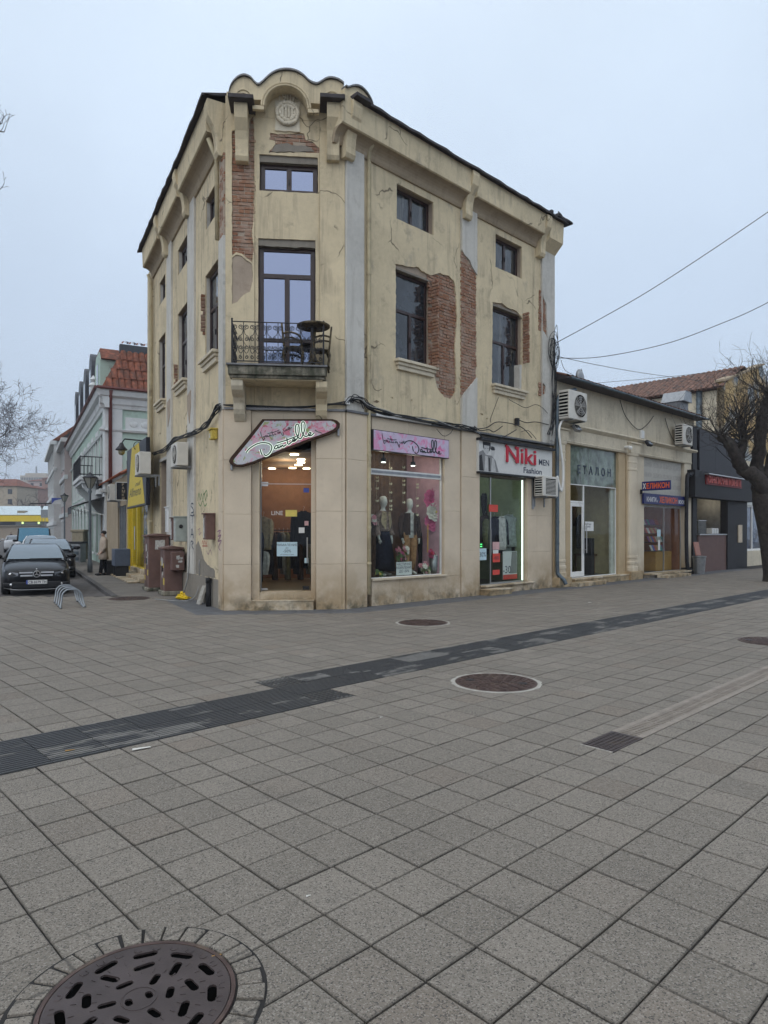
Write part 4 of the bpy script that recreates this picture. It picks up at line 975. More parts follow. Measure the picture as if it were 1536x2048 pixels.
# ================================================================== ground floor of the corner house: stone, door, shop windows
def slabs(fr, s0, s1, z0, z1, d0, d1, ss=(), zz=(), mat='stone', name='stone_slab', gap=.0018):
    S = [s0]+sorted(ss)+[s1]; Z = [z0]+sorted(zz)+[z1]; rr = random.Random(int(s0*100+z0*10))
    for i in range(len(S)-1):
        for k in range(len(Z)-1):
            bb = B(fr); e = rr.uniform(-.002, .002); bb.box(S[i]+gap, S[i+1]-gap, d0, d1+e, Z[k]+gap, Z[k+1]-gap); bb.build(name, MT[mat], HB, bevel=.004)
dS = .06
aL, aR = CHM.s(502, dS), CHM.s(632, dS)
slabs(CHM, -.03, aL, .0, ZB, -.30, dS, (), (.98, 2.05, 3.2))
slabs(CHM, aR, CL+.0, .0, ZB, -.30, dS, (CHM.s(684, dS),), (.98, 2.12, 3.25))
slabs(LF, LLEN-.36, LLEN-.02, 0, ZB, -.2, dS, (), (.98, 2.1, 3.2))
zh = CHM.z(560, 872, -.1)
slabs(CHM, aL, aR, zh, ZB, -.32, 0.0, ((aL+aR)/2,), ())
for (x0, x1) in ((aL, CHM.s(519, -.12)), (CHM.s(622, -.12), aR)):
    slabs(CHM, x0, x1, 0, zh, -.46, -.10, (), (.98, 2.1))
bb = B(CHM); bb.box(-.02, CL, -.05, dS+.04, ZB-.002, ZB+.045); bb.build('ledge', MT['sheet'], HB)
bb = B(RT); bb.box(-.02, RT.s(1104), -.05, dS+.04, ZB-.002, ZB+.045); bb.build('ledge', MT['sheet'], HB)
# steps
zs1, zs2 = CHM.z(562, 1201, .12), CHM.z(562, 1183, -.25)
sa, sb = CHM.s(499, .12), CHM.s(627, .12)
for k in range(3):
    w = (sb-sa)/3; bb = B(CHM); bb.box(sa+k*w+.002, sa+(k+1)*w-.002, -.14, .12, 0, zs1-.018); bb.build('step_tile', MT['stone2'], HB)
    w2 = (sb-sa-.05)/3; bb = B(CHM); bb.box(sa+.05+k*w2+.002, sa+.05+(k+1)*w2-.002, -.50, -.15, 0, zs2-.015); bb.build('step_tile', MT['stone2'], HB)
bb = B(CHM); bb.box(sa-.01, sb+.01, -.145, .135, zs1-.018, zs1); bb.build('step_tread', MT['stone2'], HB)
bb = B(CHM); bb.box(sa+.05, sb, -.50, -.146, zs2-.015, zs2+.001); bb.build('step_tread', MT['stone2'], HB)
# glass door
dD = -.42; g0, g1 = CHM.s(525, dD)-.02, CHM.s(620, dD)+.04; ztr = CHM.z(570, 968, dD)
bb = B(CHM); bb.box(g0, g1, dD-.012, dD, zs2+.02, ztr-.006); gd = bb.build('glass_door', MT['glass'], HB)
bb = B(CHM); bb.box(g0, g1, dD-.012, dD, ztr+.006, zh); bb.build('transom_pane', MT['glass'], HB)
for (x0, x1, za, zb_) in ((g0, g0+.14, ztr-.05, ztr-.008), (g0, g0+.14, ztr+.008, ztr+.04), (g0, g0+.13, zs2+.022, zs2+.06), (g0+.14, g1, ztr-.006, ztr+.006)):
    bb = B(CHM); bb.box(x0, x1, dD-.02, dD+.012, za, zb_); bb.build('door_fitting', MT['steel'], gd)
bb = B(CHM); bb.box(g1-.20, g1-.06, dD-.02, dD+.012, zs2+.022, zs2+.10); bb.build('door_lock', MT['black'], gd)
bb = B(CHM); bb.tube([(g1-.10, dD+.05, 1.0), (g1-.10, dD+.05, 1.55)], .014, 8); bb.build('door_handle', MT['steel'], gd)
bb = B(CHM); bb.box(g0-.02, g0, dD-.03, dD+.02, zs2, zh); bb.box(g1, g1+.02, dD-.03, dD+.02, zs2, zh); bb.build('door_frame', MT['grey_metal'], HB)
# boutique room behind the door
def room(fr, s0, s1, d0, d1, z0, z1, back, side, floor, ceil, parent=None, left=None):
    p = parent or HB
    bb = B(fr); bb.box(s0, s1, d1-.05, d1, z0, z1); bb.build('interior_wall', MT[back], p)
    bb = B(fr); bb.box(s0-.05, s0, d1, d0, z0, z1); bb.build('interior_wall', MT[left or side], p)
    bb = B(fr); bb.box(s1, s1+.05, d1, d0, z0, z1); bb.build('interior_wall', MT[side], p)
    bb = B(fr); bb.box(s0-.05, s1+.05, d1-.05, d0, z0-.05, z0-.001); bb.build('interior_floor', MT[floor], p)
    bb = B(fr); bb.box(s0-.05, s1+.05, d1-.05, d0, z1+.001, z1+.05); bb.build('interior_ceiling', MT[ceil], p)
flat('orange_wall', (.27, .13, .065), .8); flat('brown_ceiling', (.20, .12, .07), .8); flat('shop_floor', (.24, .19, .13), .4); flat('curtain_brown', (.16, .095, .06), .9, var=.3); flat('pink_wall', (.58, .36, .42), .8)
flat('mint_wall', (.24, .29, .18), .8); flat('dark_floor', (.06, .055, .05), .4); flat('white_wall', (.62, .60, .54), .8); flat('yellow_wall', (.44, .37, .21), .8)
def lamp_light(name, loc, power, col=(1, .85, .62), r=.12, parent=None):
    l = bpy.data.lights.new(name, 'POINT'); l.energy = power; l.color = col; l.shadow_soft_size = r
    o = bpy.data.objects.new(name, l); COL.objects.link(o); o.location = loc; return o
rs0, rs1 = .42, 2.02
room(CHM, rs0, rs1, -.47, -4.6, zs2, 3.45, 'orange_wall', 'orange_wall', 'shop_floor', 'brown_ceiling')
for i, (u, v) in enumerate(((585, 936, ), (602, 919), (602, 925), (597, 930), (613, 937), (544, 937), (586, 898))):
    d = -2.2-.5*(i % 3) if i else -3.2
    zc = 3.43; 
    # lamp sits where the line of sight meets the ceiling
    Yc = (zc-CH)*F/(HZ-v); X = (u-768)/F*Yc; p = Vector((X, Yc, 0)); ls = (p.x-CHM.o[0])*CHM.e[0]+(p.y-CHM.o[1])*CHM.e[1]; ld = (p.x-CHM.o[0])*CHM.n[0]+(p.y-CHM.o[1])*CHM.n[1]
    if not (-4.5 < ld < -.6): ld = max(-4.3, min(-.8, ld))
    ls = max(rs0+.12, min(rs1-.12, ls))
    bb = B(CHM); bb.lathe([(.10, zc-.012), (.10, zc+.01)], (ls, ld, 0), 16); o = bb.build('ceiling_lamp', MT['lamp_warm'])
    tag(o, ['lone round ceiling lamp deepest in the corner boutique', 'upper lamp of the middle trio on the boutique ceiling', 'middle lamp of the middle trio on the boutique ceiling', 'lower lamp of the middle trio on the boutique ceiling', 'rightmost round lamp on the boutique ceiling', 'leftmost round lamp on the boutique ceiling', 'ceiling lamp nearest the slanted sign in the boutique'][i], 'lamp', 'boutique ceiling lamps')
lamp_light('boutique_light', CHM.w(1.2, -2.2, 3.2), 20); lamp_light('boutique_light', CHM.w(1.2, -3.6, 3.1), 18)
# ---- garments
def cloth(name, col, var=.25, scale=14):
    if name not in MT: MT[name] = simple(name, col, .95, var=var, scale=scale, bump=.006, bscale=25, spec=.1)
    return name
for n_, c_ in (('cloth_beige', (.40, .31, .19)), ('cloth_black', (.012, .012, .014)), ('cloth_navy', (.016, .017, .03)), ('cloth_white', (.55, .53, .50)), ('cloth_tan', (.36, .20, .10)), ('cloth_brown', (.06, .035, .025)), ('cloth_green', (.13, .15, .10)),
               ('cloth_grey', (.24, .27, .26)), ('cloth_red', (.30, .04, .04)), ('cloth_olive', (.17, .17, .09)), ('cloth_pattern', (.24, .17, .14))): cloth(n_, c_, .6 if 'pattern' in n_ else .3)
def garment(fr, s, d, ztop, w, h, mat, name, label, cat, rot=0.0, sleeves=True, open_=None, group=None, sl=None):
    """jacket or coat on a hanger"""
    M = fr.M @ Matrix.Translation((s, d, ztop)) @ Matrix.Rotation(rot, 4, 'Z')
    t = thing(name, label, cat, M @ Vector((0, 0, -h)), group)
    secs = []
    for f, wx, wy in ((0, .2, .3), (.03, .55, .55), (.07, .98, .8), (.14, .94, .95), (.3, .88, 1), (.6, .90, 1), (.85, .97, 1.05), (1, 1, 1.05)):
        secs.append([(math.cos(2*math.pi*k/16)*w/2*wx*(1+.04*math.sin(k*2.7+f*9)), math.sin(2*math.pi*k/16)*w*.15*wy*(1+.28*math.sin(k*2.1+f*5)), -h*f) for k in range(16)])
    bb = B(M); bb.loft(secs); bb.build('body', MT[mat], t, smooth=True)
    if sleeves:
        for sg in (-1, 1):
            bb = B(M); bb.tube([(sg*w*.42, 0, -h*.09), (sg*w*.52, .01, -h*.2), (sg*w*.56, .03, -h*.5), (sg*w*.55, .06, -h*.85)], [w*.10, w*.12, w*.11, w*.085], 8); bb.build('sleeve', MT[sl or mat], t, smooth=True)
    bb = B(M); bb.tube([(-w*.14, .02, -.01), (-w*.1, w*.13, -.005), (0, w*.17, -.02), (w*.1, w*.13, -.005), (w*.14, .02, -.01)], .022, 6); bb.build('collar', MT[mat], t, smooth=True)
    if open_:
        bb = B(M); bb.add([(-.05, w*.17, -h*.08), (.05, w*.17, -h*.08), (.07, w*.18, -h*.95), (-.06, w*.18, -h*.95)], [(0, 1, 2, 3)]); bb.build('lining', MT[open_], t)
    bb = B(M); bb.tube([(0, 0, -.01), (0, 0, .06), (.03, 0, .09), (.0, 0, .12)], .004, 5); bb.build('hanger_hook', MT['steel'], t)
    return t
garment(CHM, .72, -1.0, 2.02, .46, .75, 'cloth_beige', 'hanging_jacket', 'beige jacket hanging just inside the boutique door on the left', 'jacket', rot=.6)
garment(CHM, .68, -.95, 1.25, .36, .55, 'cloth_white', 'hanging_blouse', 'white blouse hanging under the beige jacket inside the door', 'blouse', rot=.5)
garment(CHM, .60, -.75, 1.75, .40, 1.2, 'cloth_navy', 'hanging_coat', 'long dark coat at the left edge of the boutique door', 'coat', rot=.9)
garment(CHM, 1.62, -2.0, 2.18, .48, .8, 'cloth_black', 'hanging_jacket', 'black jacket hanging deep inside the boutique door', 'jacket')
bb = B(CHM); bb.tube([(.5, -3.4, 1.72), (1.95, -3.4, 1.72)], .015, 6); bb.tube([(.52, -3.4, zs2), (.52, -3.4, 1.72)], .015, 6); bb.tube([(1.93, -3.4, zs2), (1.93, -3.4, 1.72)], .015, 6)
tag(bb.build('clothes_rail', MT['iron']), 'black clothes rail across the back of the boutique', 'rail')
for k in range(12):
    m = ['cloth_black', 'cloth_navy', 'cloth_brown', 'cloth_black', 'cloth_grey', 'cloth_olive'][k % 6]
    garment(CHM, .62+k*.112, -3.4, 1.66, .42, .95+.15*(k % 3), m, 'rail_garment', ORD[k]+' garment from the left on the boutique back rail', 'garment', rot=1.35, sleeves=False, group='garments on the boutique rail')
# notices on the glass door
def notice(fr, s0, s1, z0, z1, d, lines, label, bg='notice_blue', ink='ink', cat='notice', th=.003, name='notice'):
    t = thing(name, label, cat, fr.w((s0+s1)/2, d, z0)); bb = B(fr); bb.box(s0, s1, d, d+th, z0, z1); bb.build('sheet', MT[bg], t)
    H = z1-z0
    for (tx, fy, sz, fx) in lines:
        text('lettering', tx, MT[ink], TM(fr, s0+(s1-s0)*fx, d+th+.0006, z0+H*fy), sz, t, .0004, 'CENTER', sx=1)
    return t
flat('notice_blue', (.50, .66, .72), .6, var=.03); flat('ink', (.02, .03, .06), .6); flat('red_paper', (.60, .07, .05), .6); flat('white_paper', (.70, .70, .68), .6, var=.03); flat('pink_paper', (.62, .38, .38), .6); flat('yellow_paper', (.68, .55, .13), .6); flat('ink_red', (.5, .03, .05), .6); flat('blue_paper', (.06, .10, .42), .5)
s_, z_ = CHM.at(553.6, 1112.5, dD); s2_, z2_ = CHM.at(594.5, 1084, dD); W_ = s2_-s_
notice(CHM, s_, s2_, z_, z2_, dD+.001, [('НАМАЛЕНИЕ', .72, W_*.158, .5), ('ДО', .54, W_*.09, .5), ('-50%', .27, W_*.2, .5), ('НА ВСИЧКИ СТОКИ', .08, W_*.07, .5)], 'pale blue sale sheet reading fifty percent off on the boutique door')
for (u0, u1, v0, v1, bg, lab, tx) in ((597.5, 609, 1055, 1066, 'white_paper', 'small white note on the boutique door beside the handle', ''), (609, 617, 1042, 1051, 'pink_paper', 'small red and white sticker high on the boutique door edge', ''), (571, 594, 1020, 1033, 'yellow_paper', 'yellow framed card reflected blue on the boutique door', ''), (607, 618, 976, 985, 'blue_paper', 'blue sticker under the door transom', ''), (609, 617, 1116, 1126, 'notice_blue', 'pale blue sticker low on the door edge', '')):
    a0, zb1 = CHM.at(u0, v0, dD); a1, zb0 = CHM.at(u1, v1, dD); notice(CHM, a0, a1, zb0, zb1, dD+.001, [], lab, bg)
text('glass_lettering', 'LINE', MT['white'], TM(CHM, CHM.s(542, dD), dD+.002, CHM.z(545, 1030, dD)), .13, gd, .0005)
# ---------------- boutique display window on the shopping street
w0, w1 = RT.s(741), RT.s(885); zw0 = RT.z(800, 1153); zw1 = 3.95
sP = (RT.s(920), RT.s(956))
slabs(RT, 0.003, RT.s(731), 0, ZB, -.28, dS, (), (.98, 2.12, 3.25))
slabs(RT, w0+.02, sP[0]-.02, 0, zw0-.06, -.2, .02, (w0+.9, w0+1.9), ())
slabs(RT, w1+.05, sP[0]-.02, zw0-.06, ZB, -.2, .02, (), (2.2,))
slabs(RT, w0+.02, w1+.05, RT.z(800, 868), ZB, -.2, .02, (w0+1.2,), ())
slabs(RT, sP[0], sP[1], 0, ZB, -.2, dS, (), (1.2, 3.1))
bb = B(RT); bb.box(w0-.0, w1+.10, -.15, .08, zw0-.058, zw0-.012); bb.build('window_ledge', MT['stone2'], HB, bevel=.008)
def shopframe(fr, s0, s1, z0, z1, d, mull, fw=.045, mat='white'):
    bb = B(fr); hs = [rect(a+fw*.5, c-fw*.5, e+fw*.5, g-fw*.5) for a, c, e, g in mull]
    bb.panel(rect(s0, s1, z0, z1), hs, d-.05, d); w = bb.build('shop_window', MT[mat], HB, bevel=.004)
    for (a, c, e, g) in mull: pb = B(fr); pb.box(a, c, d-.032, d-.022, e, g); pb.build('pane', MT['glass'], w)
    return w
ztr2 = RT.z(800, 948); zw1 = RT.z(745, 902)
shopframe(RT, w0+.03, w1+.02, zw0-.02, zw1+.35, -.05, [(w0+.03, w1+.02, zw0-.02, ztr2-.03), (w0+.03, w1+.02, ztr2+.06, zw1+.35)])
bb = B(RT); bb.box(w0+.08, w1-.03, -.048, -.04, ztr2-.012, ztr2+.045); bb.build('transom_band', MT['grey_metal'], HB)
room(RT, w0+.05, w1+.0, -.11, -1.25, zw0-.03, zw1+.33, 'curtain_brown', 'pink_wall', 'shop_floor', 'brown_ceiling', left='curtain_brown')
bb = B(RT)                                               # gathered curtain
N = 60; P = []
secs = [[(w0+.07+(w1-w0-.75)*k/N, -1.2+.025*math.sin(k*1.3)+.012*math.sin(k*2.9), z) for k in range(N+1)] for z in (zw0, zw1+.3)]
bb.loft(secs, closed_sec=False); tag(bb.build('curtain', MT['curtain_brown'], smooth=True), 'brown gathered curtain behind the two mannequins', 'curtain')
for i, (u, v) in enumerate(((767, 925), (826, 932))):
    s = RT.s(u, -.35); z = RT.z(u, v, -.35)
    t = thing('spot_lamp', 'black cylinder spotlight above the %s mannequin' % ('left' if i == 0 else 'right'), 'lamp', RT.w(s, -.35, z), 'display spotlights')
    bb = B(RT); bb.lathe([(.06, z+.01), (.06, z+.10), (.02, z+.10), (.02, z+.45)], (s, -.35, 0), 14); bb.build('housing', MT['black'], t)
    bb = B(RT); bb.lathe([(.052, z), (.052, z+.012)], (s, -.35, 0), 14); bb.build('bulb', MT['lamp_white'], t)
    lamp_light('spot_light', RT.w(s, -.35, z-.08), 7, (1, .9, .75), .06)
# mannequins
flat('mannequin_white', (.72, .71, .66), .35, var=.04)
def mannequin(fr, s, d, z0, H, label, kind):
    t = thing('mannequin', label, 'mannequin', fr.w(s, d, z0), 'mannequins in the boutique window'); M = fr.M @ Matrix.Translation((s, d, z0)) @ Matrix.Diagonal((H/1.8, H/1.8, H/1.8, 1)) @ Matrix.Rotation(.35 if kind else -.1, 4, 'Z')
    def ell(z, rx, ry, cx=0, cy=0, n=16): return [(cx+math.cos(2*math.pi*k/n)*rx, cy+math.sin(2*math.pi*k/n)*ry, z) for k in range(n)]
    bb = B(M)                                             # one continuous bare figure: feet to crown on a centre line
    bb.loft([ell(z, a, c, 0, y) for z, a, c, y in ((.86, .15, .11, 0), (.98, .165, .115, 0), (1.10, .125, .095, 0), (1.24, .15, .105, .01), (1.36, .165, .105, 0), (1.44, .14, .085, 0), (1.475, .07, .06, 0), (1.50, .047, .05, 0), (1.545, .045, .05, .005), (1.565, .052, .065, .01), (1.60, .066, .085, .02), (1.66, .074, .098, .015), (1.72, .075, .10, .005), (1.77, .062, .085, 0), (1.795, .035, .05, 0), (1.80, .01, .015, 0))])
    bb.ball((0, .112, 1.645), (.012, .016, .024), 6, 5)
    for sg in (-1, 1):
        bb.tube([(sg*.16, 0, 1.40), (sg*.19, .0, 1.34), (sg*.215, .0, 1.16), (sg*.225, .02, 1.05), (sg*.22, .07, .84), (sg*.215, .08, .80)], [.045, .048, .042, .036, .026, .028], 10)
        bb.tube([(sg*.085, 0, .92), (sg*.085, .01, .75), (sg*.085, .015, .5), (sg*.085, -.005, .34), (sg*.085, -.02, .08), (sg*.085, -.015, .05)], [.08, .078, .055, .052, .034, .034], 10)
        bb.tube([(sg*.085, -.05, .035), (sg*.088, .04, .035), (sg*.095, .13, .02), (sg*.097, .17, .018)], [.03, .038, .036, .018], 8)
        for f in range(4): bb.tube([(sg*.215, .062+f*.013, .79), (sg*.212, .066+f*.014, .745), (sg*.204, .068+f*.013, .71+.006*abs(f-1.5))], [.009, .0085, .006], 5)
        bb.tube([(sg*.208, .105, .80), (sg*.195, .125, .77), (sg*.19, .128, .745)], [.010, .009, .006], 5)
    bb.build('figure', MT['mannequin_white'], t, smooth=True)
    if kind == 0:
        bb = B(M); bb.loft([ell(z, a, c) for z, a, c in ((1.0, .20, .15), (1.08, .175, .135), (1.24, .175, .13), (1.36, .19, .125), (1.43, .17, .105), (1.465, .09, .07))]); bb.build('blouse', MT['cloth_pattern'], t, smooth=True)
        for sg in (-1, 1):
            bb = B(M); bb.tube([(sg*.15, 0, 1.41), (sg*.20, 0, 1.33), (sg*.225, .0, 1.16), (sg*.235, .03, 1.0), (sg*.24, .06, .9)], [.06, .065, .06, .065, .07], 10, caps=False); bb.build('sleeve', MT['cloth_pattern'], t, smooth=True)
            bb = B(M); bb.add([(sg*.03, .135, 1.43), (sg*.14, .10, 1.45), (sg*.19, .10, 1.2), (sg*.06, .15, 1.02)], [(0, 1, 2, 3)]); bb.build('vest', MT['cloth_beige'], t)
        bb = B(M); bb.loft([[(math.cos(2*math.pi*k/32)*a*(1+.05*math.sin(k*2.4)*f), math.sin(2*math.pi*k/32)*a*.75*(1+.07*math.cos(k*3)*f), z) for k in range(32)] for z, a, f in ((.10, .33, 1), (.4, .29, 1), (.7, .235, .7), (.92, .185, .2), (1.04, .15, 0))]); bb.build('skirt', MT['cloth_navy'], t, smooth=True)
    else:
        bb = B(M); bb.loft([ell(z, a, c) for z, a, c in ((.99, .185, .135), (1.1, .15, .12), (1.24, .165, .125), (1.36, .175, .12), (1.44, .15, .10), (1.47, .08, .07))]); bb.build('shirt', MT['cloth_white'], t, smooth=True)
        for sg in (-1, 1):
            bb = B(M); bb.loft([[(sg*(.05+.15*f), .145-.19*f*f*(1.0)+0, z) for f in (0, .35, .7, 1)]+[(sg*(.05+.16*f), .155-.19*f*f, z) for f in (1, .7, .35, 0)] for z in (.93, 1.1, 1.3, 1.45)]); bb.build('jacket_front', MT['cloth_brown'], t)
            bb = B(M); bb.tube([(sg*.15, 0, 1.42), (sg*.205, 0, 1.33), (sg*.235, .0, 1.16), (sg*.24, .02, 1.05), (sg*.235, .07, .85)], [.065, .072, .064, .06, .05], 10); bb.build('sleeve', MT['cloth_brown'], t, smooth=True)
            bb = B(M); bb.tube([(sg*.085, 0, .99), (sg*.095, .01, .75), (sg*.09, .015, .5), (sg*.09, .0, .3), (sg*.085, -.01, .10)], [.10, .105, .085, .08, .06], 12); bb.build('trouser_leg', MT['cloth_tan'], t, smooth=True)
    return t
mannequin(RT, RT.s(766, -.62), -.62, zw0, RT.z(766, 992, -.62)-zw0, 'white mannequin in patterned blouse and long dark skirt at the left of the window', 0)
mannequin(RT, RT.s(819, -.55), -.55, zw0, RT.z(819, 997, -.55)-zw0, 'white mannequin in brown jacket and tan trousers at the right of the window', 1)
# paper flowers and bouquets
for n_, c_ in (('petal_pink', (.62, .13, .27)), ('petal_rose', (.66, .30, .34)), ('petal_white', (.72, .68, .60)), ('petal_cream', (.70, .62, .42)), ('leaf_green', (.11, .17, .06)), ('petal_red', (.5, .05, .09)), ('petal_yellow', (.6, .5, .12))): flat(n_, c_, .8, var=.18, scale=20)
def flower(bb, c, r, nrm, rings=3, n=9, seed=0):
    rr = random.Random(seed); nrm = Vector(nrm).normalized(); a = nrm.orthogonal().normalized(); b_ = nrm.cross(a); c = Vector(c)
    for k in range(rings):
        R0 = r*(1-.27*k)
        for i in range(max(5, n-2*k)):
            t = 2*math.pi*(i+.5*k)/max(5, n-2*k)+rr.uniform(-.1, .1); d = a*math.cos(t)+b_*math.sin(t); e = a*-math.sin(t)+b_*math.cos(t); w = R0*.42; up = nrm*(R0*(.12+.28*k))
            P = [c+nrm*(.02*k), c+d*R0*.45-e*w*.75+up*.4, c+d*R0*.9-e*w*.6+up, c+d*R0*1.02+up*.85, c+d*R0*.9+e*w*.6+up, c+d*R0*.45+e*w*.75+up*.4, c+d*R0*.55+up*.15]
            bb.add(P, [(0, 1, 6), (1, 2, 3, 6), (6, 3, 4, 5), (0, 6, 5)])
nR = (RT.n[0], RT.n[1], .1)
def big_flower(u, v, r, mat, lab, d=-.30):
    s, z = RT.at(u, v, d); bb = B(); flower(bb, RT.w(s, d, z), r, (.25, -1, .12), 4, 11, int(u)); bb2 = B()
    t = thing('paper_flower', lab, 'flower', RT.w(s, d, z-r)); bb.build('petals', MT[mat], t); bb2.ball(tuple(RT.w(s, d+.04, z)), r*.14, 8, 6); bb2.build('flower_centre', MT['petal_yellow' if 'white' in mat else mat], t)
big_flower(869, 999, .30, 'petal_pink', 'giant pink paper flower at the top right of the boutique window'); big_flower(871, 1024, .25, 'petal_white', 'giant white paper flower between two pink ones', -.24); big_flower(867, 1044, .25, 'petal_pink', 'giant pink paper flower under the white one')
def bouquet(u, v, w, h, mats, lab, d=-.28, vase=None, seed=1):
    s, z = RT.at(u, v, d); rr = random.Random(seed); t = thing('flower_bouquet', lab, 'flowers', RT.w(s, d, zw0))
    if vase: bb = B(RT); bb.lathe([(.08, zw0), (.11, zw0+.08), (.13, (z-h*.3)), (.115, z-h*.3)], (s, d, 0), 16); bb.build('vase', MT[vase], t, smooth=True)
    else: bb = B(RT); bb.lathe([(.07, zw0), (.09, z-h*.4)], (s, d, 0), 10); bb.build('pot', MT['cloth_brown'], t)
    for k, m in enumerate(mats):
        bb = B(); n = 5 if 'leaf' not in m else 10
        for i in range(n):
            ps, pz, pd = s+rr.uniform(-w, w), z+rr.uniform(-h, h)*.8, d+rr.uniform(-.06, .10)
            flower(bb, RT.w(ps, pd, pz), rr.uniform(.05, .085), (RT.n[0]+rr.uniform(-.5, .5), RT.n[1]+rr.uniform(-.5, .5), rr.uniform(0, .9)), 3, 7, i+k*9)
        bb.build('blossoms', MT[m], t, kind='stuff')
bouquet(803, 1107, .15, .17, ('petal_rose', 'petal_white', 'petal_pink', 'leaf_green', 'petal_rose'), 'mixed pink and white bouquet between the mannequins', seed=3)
bouquet(849, 1137, .14, .15, ('petal_rose', 'petal_cream', 'petal_white', 'leaf_green'), 'low bouquet of red and cream flowers on the window floor', seed=5)
bouquet(868, 1108, .16, .10, ('petal_pink', 'petal_red', 'petal_pink', 'petal_white'), 'pink hydrangeas in a grey vase at the window corner', vase='grey_metal', seed=7)
bouquet(752, 1146, .10, .05, ('petal_yellow', 'leaf_green'), 'low yellow green plant at the left window corner', seed=9)
bouquet(745, 1040, .05, .12, ('petal_rose', 'petal_rose', 'petal_white'), 'pink flowers at the left edge of the boutique window', seed=10)
garment(RT, RT.s(850, -.75), -.75, RT.z(850, 1060, -.75), .55, 1.15, 'cloth_black', 'hanging_dress', 'long black dress hanging right of the tan trousers', 'dress', sleeves=False)
for i, (u, vs) in enumerate(((753, (955, 962, 977, 1002)), (780, (937, 968, 985, 1002, 1012, 1019)), (806, (935, 962, 970, 986, 1005)), (833, (969, 975, 997, 1012, 1030)))):
    s = RT.s(u, -.3); t = thing('butterfly_garland', 'hanging garland of pale paper butterflies, %s from the left' % ('first', 'second', 'third', 'fourth')[i], 'garland', RT.w(s, -.3, 1.9))
    bb = B(RT); bb.tube([(s, -.3, RT.z(u, vs[0]-15, -.3)), (s, -.3, RT.z(u, vs[-1], -.3))], .002, 4); bb.build('thread', MT['petal_cream'], t)
    for k, v in enumerate(vs):
        z = RT.z(u, v, -.3); bb = B(RT); r = .045
        for sg in (-1, 1): bb.add([(s, -.3, z), (s+sg*r, -.28, z+r*.9), (s+sg*r*1.1, -.27, z), (s+sg*r*.7, -.28, z-r*.7)], [(0, 1, 2, 3)])
        bb.build('butterfly', MT['petal_cream'], t)
s_, z_ = RT.at(793, 1151, -.09); s2_, z2_ = RT.at(824, 1123, -.09); W_ = s2_-s_
notice(RT, s_, s2_, z_, z2_, -.10, [('ЧАСТИЧНО', .72, W_*.17, .5), ('НАМАЛЕНИЕ', .47, W_*.16, .5), ('ДО -50%', .2, W_*.17, .5)], 'white partial discount card standing at the bottom of the boutique window', 'white_paper')
bb = B(RT); s_, z_ = RT.at(856, 1048, -.3); bb.tube([(s_, -.3, z_), (s_-.01, -.3, RT.z(855, 1105, -.3))], .012, 5); tag(bb.build('yellow_ribbon', flat('yellow_tape', (.75, .42, .05), .5)), 'thin yellow ribbon hanging before the black dress', 'ribbon')
# ---------------- signs of the boutique
def floral(name, base, cols):
    t = NT(name); c = t.mix(t.ramp(t.noise(2.5, 3), .35, .65), base, sh(base, .82))
    for i, (cc, sc, th) in enumerate(cols):
        vv = t.map((sc,)*3, loc=(i*3.7, i*1.3, i*2.1)); d = t.noise(1.0, 5, .7, v=vv, dist=.9)
        c = t.mix(t.ramp(d, th, th+.05, 0, .9), c, cc)
    return t.done(c, .4, 0, None, .4)
MT['floral_a'] = floral('floral_print', (.55, .55, .58), (((.30, .36, .14), 4.2, .56), ((.62, .16, .24), 3.1, .54), ((.60, .36, .44), 4.0, .53), ((.06, .08, .06), 4.5, .65), ((.50, .05, .12), 6.0, .60)))
MT['floral_b'] = floral('floral_print_lilac', (.60, .50, .66), (((.66, .28, .46), 3.3, .52), ((.62, .10, .28), 5.0, .58), ((.12, .13, .17), 3.2, .65), ((.62, .55, .68), 4.0, .60)))
SIGN = crop(440, 830, 5.907)
dG = .20
outer = [(500, 48), (1330, 48), (1385, 65), (1418, 100), (1412, 145), (1370, 190), (1290, 228), (1050, 310), (700, 450), (400, 570), (270, 606), (180, 606), (120, 580), (104, 545), (125, 500), (300, 290)]
inner = [(525, 70), (1310, 70), (1350, 82), (1376, 112), (1368, 142), (1330, 175), (1250, 210), (1010, 295), (680, 425), (390, 548), (265, 584), (200, 584), (165, 565), (158, 540), (180, 505), (345, 305)]
sg = thing('shop_sign', 'slanted dark framed boutique sign with flower print and glowing script above the corner door', 'sign', CHM.w(1.2, dG, 3.3))
o_ = [tuple(p) for p in smoothline(pl(CHM, SIGN(outer), dG), 1)]
bb = B(CHM); bb.prism(pl(CHM, SIGN(outer), dG), dG-.12, dG); bb.build('sign_case', MT['cloth_brown'], sg, bevel=.006)
bb = B(CHM); bb.prism(pl(CHM, SIGN(inner), dG), dG+.0005, dG+.006); bb.build('sign_face', MT['floral_a'], sg)
for (u, v) in ((463, 934), (677, 866)): s, z = CHM.at(u, v, .1); bb = B(CHM); bb.box(s-.02, s+.02, .04, .12, z-.06, z+.1); bb.build('sign_bracket', MT['grey_metal'], sg)
